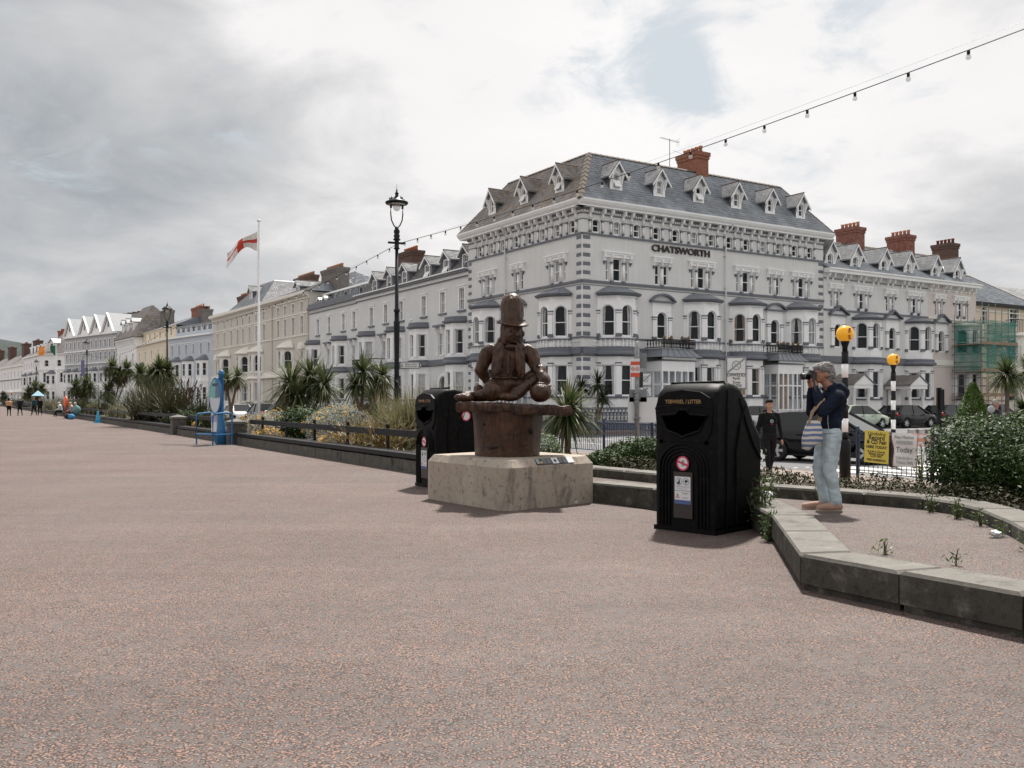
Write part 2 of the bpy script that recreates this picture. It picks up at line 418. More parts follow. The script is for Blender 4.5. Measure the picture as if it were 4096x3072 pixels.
# bed soil: level by the promenade wall, falling to the street pavement
b = MB(); prev = None
SS = list(np.linspace(-14, 16.8, 6)) + list(np.linspace(17.2, 300, 60)); NNs = [8.1, 9.3, 11, 13, 15.25]; ZZ = [.22, .3, .28, .05, -.16]
for s in SS:
    for nn, z in zip(NNs, ZZ): p = P(s, nn); b.v.append((p.x, p.y, z if s > 17 else {8.1: .0, 9.3: .05, 11: -.1, 13: -.3, 15.25: -.4}[nn]))
k = len(NNs)
for i in range(len(SS) - 1):
    for j in range(k - 1): b.f.append((i * k + j + 1, i * k + j, (i + 1) * k + j, (i + 1) * k + j + 1)); b.m.append(0)
struct('flower_bed', b, M_soil)
# road paint: zebra bars, studs, lane lines, parking bays
b = MB()
def mark(s0, s1, n0, n1): q = quadsn(s0, s1, n0, n1); b.add([(x, y, -.315) for x, y in q], [(0, 1, 2, 3)])
for i in range(9): mark(13.6, 16.6, 17.9 + i * 1.12, 18.5 + i * 1.12)
for i in range(22):
    for s in (13.1, 17.1): mark(s - .06, s + .06, 17.6 + i * .46, 17.75 + i * .46)
for i in range(40): mark(24 + i * 6, 27 + i * 6, 22.3, 22.42)
for s in range(19, 60, 5): mark(s, s + .1, 25.3, 27.6)
mark(18, 60, 25.2, 25.3); mark(24, 44, 19.6, 19.72)
for i in range(8): mark(18 + .0 + i * 1.4, 18.7 + i * 1.4, 18.0, 18.1)
struct('road_markings', b, M_line)
# wooded hill beyond the town
b = MB(); hr = random.Random(3); nx, ny = 60, 8
for j in range(ny):
    for i in range(nx):
        x = -1500 + i * 22; y = 1250 + j * 70
        top = 155 * math.exp(-((x + 1190) / 430) ** 2) if x > -1190 else 155
        prof = math.sin(math.pi * min(1, (j + .2) / (ny - 1)) * .5)
        b.v.append((x, y, -5 + top * prof * (1 + .05 * hr.uniform(-1, 1)) + hr.uniform(0, 4)))
for j in range(ny - 1):
    for i in range(nx - 1): b.f.append((j * nx + i, j * nx + i + 1, (j + 1) * nx + i + 1, (j + 1) * nx + i)); b.m.append(0)
struct('hill', b, mat('wooded_hill', (.022, .034, .032), .95, .5, .035, var2=(.016, .022, .022)), None)

# ------------------------------------------------------------------ kerb walls, raised platform
def offset(path, wd):
    out = []
    for i, p in enumerate(path):
        p = Vector(p)
        d0 = (p - Vector(path[i - 1])).normalized() if i else None
        d1 = (Vector(path[i + 1]) - p).normalized() if i < len(path) - 1 else None
        d0 = d0 or d1; d1 = d1 or d0
        n0 = Vector((-d0.y, d0.x)); n1 = Vector((-d1.y, d1.x)); m = (n0 + n1).normalized()
        out.append(p + m * (wd / max(.35, m.dot(n0))))
    return out

def kerb(name, label, path, wd, z0, z1, blk, m, cat='wall', base=None, ch=.025, face=True):
    t = thing(name, label, cat, T(path[0][0], path[0][1], 0)); o = Vector(path[0])
    off = offset(path, wd)
    for i in range(len(path) - 1):
        a, c, a2, c2 = Vector(path[i]), Vector(path[i + 1]), off[i], off[i + 1]
        k = max(1, round((c - a).length / blk))
        for j in range(k):
            u0 = j / k + .006 / (c - a).length; u1 = (j + 1) / k - .006 / (c - a).length
            q = [a.lerp(c, u0) - o, a.lerp(c, u1) - o, a2.lerp(c2, u1) - o, a2.lerp(c2, u0) - o]
            cen = sum(q, Vector((0, 0))) / 4; dz = rnd.uniform(-.004, .004)
            ins = [p + (cen - p).normalized() * ch * 1.4 for p in q]
            b = MB()
            b.add([(p.x, p.y, z0) for p in q] + [(p.x, p.y, z1 - ch + dz) for p in q] + [(p.x, p.y, z1 + dz) for p in ins],
                  [(3, 2, 1, 0), (8, 9, 10, 11)] + [(i0, (i0 + 1) % 4, 4 + (i0 + 1) % 4, 4 + i0) for i0 in range(4)] + [(4 + i0, 4 + (i0 + 1) % 4, 8 + (i0 + 1) % 4, 8 + i0) for i0 in range(4)])
            if (q[1] - q[0]).cross(q[3] - q[0]) < 0: b.f = [f[::-1] for f in b.f]
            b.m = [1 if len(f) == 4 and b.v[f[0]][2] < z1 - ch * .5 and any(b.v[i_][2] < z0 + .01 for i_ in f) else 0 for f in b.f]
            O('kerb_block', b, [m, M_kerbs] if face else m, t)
    if base:      # recessed footing course
        for i in range(len(path) - 1):
            a, c = Vector(path[i]) - o, Vector(path[i + 1]) - o; d = (c - a).normalized(); nn = Vector((-d.y, d.x)) * (1 if wd > 0 else -1)
            k = max(1, round((c - a).length / (blk * 1.1)))
            for j in range(k):
                u0, u1 = a.lerp(c, j / k + .01), a.lerp(c, (j + 1) / k - .01)
                q = [u0 - nn * base, u1 - nn * base, u1 + nn * .05, u0 + nn * .05]
                b = MB(); b.add([(p.x, p.y, z) for z in (-.05, z0 + .012) for p in q], [(3, 2, 1, 0), (4, 5, 6, 7), (0, 1, 5, 4), (1, 2, 6, 5), (2, 3, 7, 6), (3, 0, 4, 7)])
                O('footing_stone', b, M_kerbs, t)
    return t

KO = [(1.12, 13.52), (1.95, 12.62), (2.80, 11.05), (2.74, 9.7), (2.27, 7.25), (3.2, 5.76), (5.05, 2.5), (6.6, -.3)]     # outer edge
kerb('kerb_wall', 'low stone kerb running from the statue plinth past the large litter bin', KO[:4], .42, 0, .285, .95, M_kerb)
kerb('kerb_wall', 'broad pale stone kerb with an angled corner in the right foreground', KO[3:], .42, .055, .29, 1.0, M_kerb, base=-.035)
KI = [(.2, 16.4), (1.3, 14.75), (2.14, 13.6), (3.2, 11.75), (4.15, 10.85), (4.62, 10.35), (4.74, 9.95), (4.72, 9.3), (4.5, 8.3), (4.2, 7.3), (4.05, 6.2), (4.3, 4.6), (5.4, 2.9), (7.0, .4)]
kerb('kerb_wall', 'curved inner stone kerb behind the standing photographer, in front of the shrubs', KI, .38, .2, .405, .9, M_kerb)
plat = KO[:] + [(6.6, 0)] + KI[::-1][1:] 
b = MB(); b.add([(x, y, .262) for x, y in offset(KO, .2)] , []) ; inner = [tuple(p) for p in offset(KO, .2)] ; outer = [tuple(p) for p in offset(KI, .15)]
b = MB(); poly = inner + outer[::-1]
import mathutils
tri = mathutils.geometry.tessellate_polygon([[Vector((x, y, 0)) for x, y in poly]])
b.add([(x, y, .262) for x, y in poly], [tuple(t) for t in tri]); struct('gravel_platform', b, M_gravel)
# raised soil under the shrubs on the right
b = MB(); o2 = [tuple(p) for p in offset(KI, .3)][3:]; poly = o2 + [(16, -2), (13, 9), (8.2, 12.6), (5.9, 12.4), (4.2, 13.3)]
tri = mathutils.geometry.tessellate_polygon([[Vector((x, y, 0)) for x, y in poly]])
b.add([(x, y, .315) for x, y in poly], [tuple(t) for t in tri]); struct('shrub_bed', b, M_soil)

# ------------------------------------------------------------------ bench walls along the flower bed
M_plank = mat('black_painted_plank', (.008, .0085, .011), .5, .3, 6, bump=.2, bscale=40, spec=.2)
def bench_wall(s0, s1, label):
    t = thing('bench_wall', label, 'bench', T(*P(s0, 7.94)[:2], 0, math.atan2(DV.y, DV.x)))     # local x along DV, local -y... across is -N
    L = s1 - s0; k = round(L / .62)
    for i in range(k):      # stone blocks; local +y points away from N, so the bed side is -y
        x0 = i * L / k + .004; x1 = (i + 1) * L / k - .004; dz = rnd.uniform(-.006, .006); dy = rnd.uniform(-.006, .006)
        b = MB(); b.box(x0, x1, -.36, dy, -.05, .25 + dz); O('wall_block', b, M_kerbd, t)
    k = max(1, round(L / 2.6))
    for i in range(k):
        x0 = i * L / k + .006; x1 = (i + 1) * L / k - .006
        b = MB(); b.box(x0, x1, -.40, .03, .29, .385); O('seat_plank', b, M_plank, t)
        b = MB(); b.box(x0, x1, -.50, -.44, .68, .83, M=Matrix.Rotation(0, 4, 'X')); O('back_rail', b, M_plank, t)
        for q in (.5,):
            x = x0 + q * (x1 - x0)
            b = MB(); b.box(x - .03, x + .03, -.56, -.50, .05, .86); b.ball((x, -.53, .90), .055, 8, 6); O('post', b, M_plank, t)
            b = MB(); b.box(x - .04, x + .04, -.30, -.08, .25, .29); O('seat_block', b, M_plank, t)
    return t
bench_wall(13.3, 31.2, 'dark plank bench on a stone block wall, nearest stretch left of the statue')
bench_wall(32.0, 41.0, 'dark plank bench wall between the two stone pillars')
bench_wall(41.7, 69, 'dark plank bench wall where people sit beside the lifebuoy post')
bench_wall(69.4, 190, 'far stretch of dark plank bench wall running towards the flagpole')
def pillar(s, label):
    p = P(s, 7.84); t = thing('stone_pillar', label, 'pillar', T(p.x, p.y, 0, math.atan2(DV.y, DV.x)), 'stone pillars of the bench wall')
    b = MB(); b.box(-.27, .27, -.5, .06, -.05, .68); O('shaft', b, M_kerbd, t)
    b = MB(); b.box(-.31, .31, -.54, .10, .68, .76); b.add([(-.31, -.54, .76), (.31, -.54, .76), (.31, .10, .76), (-.31, .10, .76), (0, -.22, .86)], [(0, 1, 4), (1, 2, 4), (2, 3, 4), (3, 0, 4)]); O('cap', b, M_kerb, t)
pillar(31.6, 'squat stone pillar beside the blue map sign'); pillar(41.35, 'squat stone pillar left of the blue map sign, against dark leaves')

# ------------------------------------------------------------------ statue plinth
t = thing('plinth', 'weathered concrete plinth with chamfered edges beneath the carved wooden figure', 'plinth', T(-.06, 13.66, 0))
fp = [(-1.27, 13.9), (-.2, 12.44), (.0, 12.38), (1.18, 13.42), (1.12, 13.72), (.15, 15.0), (-.1, 15.05)]
fp = [Vector((x + .06, y - 13.66)) for x, y in fp]; n = len(fp)
b = MB(); top = [p * .925 for p in fp]
b.add([(p.x, p.y, -.03) for p in fp] + [(p.x, p.y, .575) for p in fp] + [(p.x, p.y, .675) for p in top],
      [tuple(range(2 * n, 3 * n))] + [(i, (i + 1) % n, n + (i + 1) % n, n + i) for i in range(n)] + [(n + i, n + (i + 1) % n, 2 * n + (i + 1) % n, 2 * n + i) for i in range(n)])
O('block', b, M_conc, t)
PLINTH = t
# ------------------------------------------------------------------ building kit
# front coordinates: x = along the front (left to right seen from the street), y = into the building, z = up
RX = Matrix.Rotation(math.pi / 2, 4, 'X')
def txt(par, s, size, M, m, name='lettering', ext=.004, align='CENTER', bold=0):
    def mk():
        cu = bpy.data.curves.new('t', 'FONT'); cu.body = s; cu.size = size; cu.align_x = align; cu.align_y = 'CENTER'; cu.extrude = ext; cu.offset = bold
        cu.space_line = .95; cu.resolution_u = 3
        o = bpy.data.objects.new('t', cu); me = bpy.data.meshes.new_from_object(o); bpy.data.objects.remove(o)
        me.materials.clear(); return me
    me = cached(('txt', s, size, m.name, ext, align, bold), mk)
    return O(name, me, m, par, M @ RX)

def mat_slates(name, cols, rough):
    m = bpy.data.materials.new(name); m.use_nodes = True; t = NT(m.node_tree); b = t.n['Principled BSDF']
    g = t.node('ShaderNodeNewGeometry')
    col = t.ramp(g.outputs['Random Per Island'], [(i / (len(cols) - 1), c) for i, c in enumerate(cols)])
    n = t.noise(g.outputs['Position'], .9, 6, .65).outputs[0]; k = t.mapr(n, .3, .7, .8, 1.22)
    col = t.mix(1.0, col, t.node('ShaderNodeCombineXYZ', ins={0: k, 1: k, 2: k}).outputs[0], 'MULTIPLY')
    t.l.new(col, b.inputs['Base Color']); b.inputs['Roughness'].default_value = rough; return m
MS_grey = mat_slates('grey_slates', [(.20, .22, .25), (.24, .26, .29), (.22, .24, .27), (.29, .31, .335)], .42)
MS_brown = mat_slates('lichened_slates', [(.23, .215, .205), (.28, .265, .255), (.21, .20, .20), (.32, .295, .27), (.26, .19, .13), (.23, .215, .21)], .5)
MS_pale = mat_slates('pale_glare_slates', [(.50, .50, .50), (.58, .58, .58), (.46, .46, .47), (.62, .59, .56)], .35)  # sun glare on the dormer roofs is put into this pale base colour
MS_dark = mat_slates('dark_slates', [(.06, .06, .065), (.09, .085, .08), (.075, .075, .08), (.11, .10, .09)], .5)

def slates(p00, p10, p11, p01, row=.21, wd=.3, th=.018):
    """overlapping slates covering the quad eave-left, eave-right, top-right, top-left"""
    p00, p10, p11, p01 = [np.array(p, float) for p in (p00, p10, p11, p01)]
    nr = max(2, int(np.linalg.norm((p01 + p11) / 2 - (p00 + p10) / 2) / row))
    nm = np.cross(p10 - p00, (p01 + p11) / 2 - (p00 + p10) / 2); nm /= np.linalg.norm(nm)
    V = []; rg = np.random.RandomState(5)
    for r in range(nr):
        v0, v1 = r / nr, min(1, (r + 1.25) / nr)
        a0, b0 = p00 + (p01 - p00) * v0, p10 + (p11 - p10) * v0; a1, b1 = p00 + (p01 - p00) * v1, p10 + (p11 - p10) * v1
        L = np.linalg.norm(b0 - a0); k = max(1, int(round(L / wd))); u = (np.arange(k + 1) + (r % 2) * .5) / k
        u = np.unique(np.clip(np.concatenate([[0], u]), 0, 1)); u0 = u[:-1] + .004 / max(L, .1); u1 = u[1:] - .004 / max(L, .1)
        j = rg.uniform(.6, 1.5, len(u0))[:, None] * th; jb = rg.uniform(-.02, .02, len(u0))[:, None] * (p01 - p00) / nr / row
        A = a0 + (b0 - a0) * u0[:, None] + jb; B = a0 + (b0 - a0) * u1[:, None] + jb; D = a1 + (b1 - a1) * u0[:, None]; E = a1 + (b1 - a1) * u1[:, None]
        V.append(np.stack([A, B, B + nm * (j + .006), A + nm * (j + .006), E + nm * .004, D + nm * .004], 1))
    V = np.concatenate(V); n = len(V); base = np.arange(n)[:, None] * 6
    Fq = np.concatenate([base + [0, 1, 2, 3], base + [3, 2, 4, 5]])
    return npmesh('slates', V.reshape(-1, 3), Fq)

def slate_part(par, quad, m, M=None, **k):
    o = O('roof_slates', slates(*quad, **k), m, par, M); o['kind'] = 'stuff'; return o

def arcpts(w, h, rise, n=10):
    if rise <= 0: return [(-w / 2, h), (w / 2, h)]
    R = (w * w / 4 + rise * rise) / (2 * rise); a = math.asin(min(1, w / 2 / R)); a = math.pi - a if rise > w / 2 + 1e-6 else a
    return [(R * math.sin(-a + 2 * a * i / n), h - R + R * math.cos(-a + 2 * a * i / n)) for i in range(n + 1)]

def frame_mesh(w, h, arch, sur, rail, vbar, cornice):
    b = MB(); t = .055; sp = h - arch
    b.box(-w / 2, -w / 2 + t, .07, .13, 0, sp); b.box(w / 2 - t, w / 2, .07, .13, 0, sp); b.box(-w / 2, w / 2, .04, .14, 0, .07)
    if rail: b.box(-w / 2 + t, w / 2 - t, .06, .12, h * rail - .025, h * rail + .025)
    for i in range(vbar): x = -w / 2 + w * (i + 1) / (vbar + 1); b.box(x - .015, x + .015, .08, .12, .05, h - .03)
    pts = arcpts(w, h, arch)
    if arch:
        for (x0, z0), (x1, z1) in zip(pts[:-1], pts[1:]):
            k = 1 - 2 * t / w; s = [(x0, z0), (x1, z1), (x1 * k, sp + (z1 - sp) * k), (x0 * k, sp + (z0 - sp) * k)]
            b.add([(x, .07, z) for x, z in s], [(0, 3, 2, 1)])
            b.add([(x0, 0, z0), (x1, 0, z1), (x1, 0, h + .001), (x0, 0, h + .001)], [(0, 1, 2, 3)], 1)        # masonry above the arch
            b.add([(x0, 0, z0), (x1, 0, z1), (x1, .2, z1), (x0, .2, z0)], [(0, 3, 2, 1)], 1)
    else: b.box(-w / 2, w / 2, .07, .13, h - t, h)
    if sur:
        b.box(-w / 2 - sur, -w / 2, -.05, .03, 0, sp, 2); b.box(w / 2, w / 2 + sur, -.05, .03, 0, sp, 2)
        if arch:
            po = arcpts(w + 2 * sur, h + sur, arch + sur if arch >= w / 2 - .01 else arch)
            for i in range(len(pts) - 1):
                q = [pts[i], pts[i + 1], po[i + 1], po[i]]
                b.add([(x, -.05, z) for x, z in q] + [(x, .03, z) for x, z in q], [(0, 1, 2, 3), (3, 2, 6, 7), (1, 0, 4, 5)], 2)
        else:
            b.box(-w / 2 - sur, w / 2 + sur, -.05, .03, h, h + sur, 2)
        if cornice: b.box(-w / 2 - sur - .06, w / 2 + sur + .06, -.13, .02, h + sur, h + sur + cornice, 2)
    return b.mesh('window')

def curtain_mesh(w, h, side):
    b = MB(); k = 9; spans = {1: [(-.5, -.2), (.2, .5)], 2: [(-.5, -.22)], 3: [(.22, .5)], 4: [(-.5, .5)], 5: [(-.5, -.06), (.1, .5)]}[side]
    for u0, u1 in spans:
        for j, (z0, z1, c0, c1) in enumerate([(.04, .45 * h, .72, .8), (.45 * h, h * .97, .8, 1)]):
            P0 = [];
            for i in range(k + 1):
                u = u0 + (u1 - u0) * i / k; y = .17 + .025 * (i % 2)
                edge = -.5 if abs(u0 + .5) < 1e-6 else .5
                f0, f1 = (edge + (u - edge) * c0) * w, (edge + (u - edge) * c1) * w
                if side == 4: f0 = f1 = u * w
                P0.append(((f0, y, z0), (f1, y, z1)))
            for p, q in zip(P0[:-1], P0[1:]): b.add([p[0], q[0], q[1], p[1]], [(0, 1, 2, 3)])
    return b.mesh('curtain')

def window(par, M, w, h, arch=0, sur=0, rail=.5, vbar=0, curt=0, wm=None, flat=False, sill=None, cornice=0, sm=None, cm=None, name='window'):
    wm = wm or M_grey; sm = sm or M_white; cm = cm or M_curt
    key = (round(w, 3), round(h, 3), arch, sur, rail, vbar, cornice, wm.name, sm.name)
    f = O(name, cached(('fr',) + key, lambda: frame_mesh(w, h, arch, sur, rail, vbar, cornice)), [M_sash, wm, sm], par, M)
    P_, Q = (par, M) if flat else (f, None)
    O('pane', cached(('pane', key[0], key[1]), lambda: MB().add([(-w / 2, .105, 0), (w / 2, .105, 0), (w / 2, .105, h), (-w / 2, .105, h)], [(0, 1, 2, 3)]).mesh('pane')), M_glass, P_, Q)
    if curt: O('curtain', cached(('cur', key[0], key[1], curt, cm.name), lambda: curtain_mesh(w, h, curt)), cm, P_, Q)
    if sill: O('sill', cached(('sill', key[0], sill.name, sur), lambda: MB().box(-w / 2 - sur - .06, w / 2 + sur + .06, -.12, .04, -.12, -.003).mesh('sill')), sill, P_, Q)
    return f

def wall_mesh(b, L, z0, z1, holes, dep=.22, x0=0):
    xs = sorted({x0, x0 + L} | {max(x0, min(x0 + L, v)) for h in holes for v in h[:2]}); zs = sorted({z0, z1} | {max(z0, min(z1, v)) for h in holes for v in h[2:]})
    inside = lambda x, z: any(h[0] < x < h[1] and h[2] < z < h[3] for h in holes)
    for i in range(len(xs) - 1):
        j = 0
        while j < len(zs) - 1:
            if inside((xs[i] + xs[i + 1]) / 2, (zs[j] + zs[j + 1]) / 2): j += 1; continue
            e = j
            while e + 1 < len(zs) - 1 and not inside((xs[i] + xs[i + 1]) / 2, (zs[e + 1] + zs[e + 2]) / 2): e += 1
            b.add([(xs[i], 0, zs[j]), (xs[i + 1], 0, zs[j]), (xs[i + 1], 0, zs[e + 1]), (xs[i], 0, zs[e + 1])], [(0, 1, 2, 3)]); j = e + 1
    for a, c, p, q in holes:
        b.add([(a, 0, p), (c, 0, p), (c, 0, q), (a, 0, q), (a, dep, p), (c, dep, p), (c, dep, q), (a, dep, q)], [(0, 4, 5, 1), (1, 5, 6, 2), (2, 6, 7, 3), (3, 7, 4, 0)])
    return b

class Front:
    """one front of a building: windows and mouldings, then finish() cuts the wall"""
    def __init__(s, bld, M, L): s.b = bld; s.M = M; s.L = L; s.holes = []
    def win(s, x, z, w, h, **k):
        s.holes.append((x - w / 2, x + w / 2, z, z + h)); return window(s.b, s.M @ T(x, 0, z), w, h, **k)
    def part(s, name, b, m, x=0, z=0, y=0, rz=0, par=None): return O(name, b, m, par or s.b, s.M @ T(x, y, z, rz))
    def band(s, z0, z1, out, m, x0=0, x1=None, name='moulding'):
        b = MB(); b.box(x0, s.L if x1 is None else x1, -out, .02, z0, z1); return O(name, b, m, s.b, s.M)
    def finish(s, z0, z1, wm, depth=.75, name='front_wall'):
        O(name, wall_mesh(MB(), s.L, z0, z1, s.holes), wm, s.b, s.M)
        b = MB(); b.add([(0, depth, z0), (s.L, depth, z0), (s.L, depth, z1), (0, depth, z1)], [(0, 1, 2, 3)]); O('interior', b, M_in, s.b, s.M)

def box_sides(bld, L, D, z0, z1, m):
    b = MB(); b.add([(0, 0, z0), (L, 0, z0), (L, D, z0), (0, D, z0), (0, 0, z1), (L, 0, z1), (L, D, z1), (0, D, z1)], [(1, 2, 6, 5), (2, 3, 7, 6), (3, 0, 4, 7), (4, 5, 6, 7)]); O('side_wall', b, m, bld)

def chimney(roof, x, y, z0, z1, w, d, m, pots=4, potm=None, cap=None):
    b = MB(); b.box(x - w / 2, x + w / 2, y - d / 2, y + d / 2, z0, z1 - .45)
    b.box(x - w / 2 - .05, x + w / 2 + .05, y - d / 2 - .05, y + d / 2 + .05, z1 - .45, z1 - .25); b.box(x - w / 2 - .1, x + w / 2 + .1, y - d / 2 - .1, y + d / 2 + .1, z1 - .25, z1)
    O('chimney', b, m, roof)
    for i in range(pots):
        q = -.5 + (i + .5) / pots
        px, py = (x + q * w, y) if w >= d else (x, y + q * d)
        O('chimney_pot', cached(('pot', (potm or M_pot).name), lambda: MB().lathe([(.13, 0), (.11, .3), (.14, .33), (.14, .42), (.10, .42)], 8).mesh('pot', True)), potm or M_pot, roof, T(px, py, z1))

def dormer(bld, M, w, h, gab, d, fm, cheek, rm, arch=0, ww=.5, wh=.8, wz=.12, over=.22, brackets=False, slate=None, open_=False):
    """gabled dormer; M = bottom centre of its front"""
    hole = [(-ww / 2, ww / 2, wz, wz + wh)]
    b = wall_mesh(MB(), w, 0, h, hole, x0=-w / 2)
    b.add([(-w / 2, 0, h), (w / 2, 0, h), (0, 0, h + gab)], [(0, 1, 2)])
    dm = O('dormer', b, fm, bld, M)
    b = MB(); b.add([(-w / 2, 0, 0), (-w / 2, 0, h), (-w / 2, d, h), (w / 2, 0, 0), (w / 2, 0, h), (w / 2, d, h), (-w / 2, d, 0), (w / 2, d, 0)], [(0, 1, 2, 6), (4, 3, 7, 5)]); O('cheek', b, cheek, dm)
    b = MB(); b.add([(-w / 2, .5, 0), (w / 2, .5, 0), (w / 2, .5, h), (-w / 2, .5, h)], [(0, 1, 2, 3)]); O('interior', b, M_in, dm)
    s = gab / (w / 2); e = over; t = .07
    zb = h - e * s; hw = w / 2 + e
    for sg in (-1, 1):
        lo, hi = (sg * hw, zb), (0, h + gab)
        b = MB(); q = [lo, hi, (hi[0], hi[1] + t), (lo[0], lo[1] + t)]
        b.prism(q if sg < 0 else q[::-1], -.28, d + gab * 1.2, 'y'); O('dormer_roof', b, rm, dm)
        if slate:
            A, B, E, D_ = (lo[0], d + gab, lo[1] + t + .004), (lo[0], -.28, lo[1] + t + .004), (0, -.28, h + gab + t + .004), (0, d + gab, h + gab + t + .004)
            slate_part(dm, (A, B, E, D_) if sg < 0 else (B, A, D_, E), slate, row=.17, wd=.25)
        b = MB(); q = [(lo[0], lo[1] - .1), (0, hi[1] - .1), (0, hi[1] + .02), (lo[0], lo[1] + .02)]
        b.prism(q if sg < 0 else q[::-1], -.31, -.25, 'y'); O('bargeboard', b, M_white, dm)
        if brackets:
            b = MB(); x = sg * (w / 2 - .06)
            b.prism([(-.02, h - .62), (-.10, h - .42), (-.24, h - .12), (-.27, h + .05), (-.02, h + .05)], x - .045, x + .045, 'x'); O('bracket', b, M_white, dm)
    window(dm, T(0, 0, wz), ww, wh, arch=arch, sur=.06, wm=fm, flat=True, sm=M_white, curt=rnd.choice([0, 1, 4, 2]))
    if open_:
        b = MB(); b.box(-ww / 2, ww / 2, -.03, .02, -.45, 0); O('open_light', b, M_sash, dm, T(0, -.02, wz + wh * .5) @ Matrix.Rotation(math.radians(-28), 4, 'X'))
    b = MB(); b.tube([(0, -.3, h + gab + t + .02), (0, d + gab, h + gab + t + .02)], .05, 5); O('ridge', b, M_ridge, dm)
    return dm

def ring(b, R, c, th, prof, n=14, m=0): return b.lathe(prof, n, c, m, None, -math.pi / 2 - th, -math.pi / 2 + th, False)

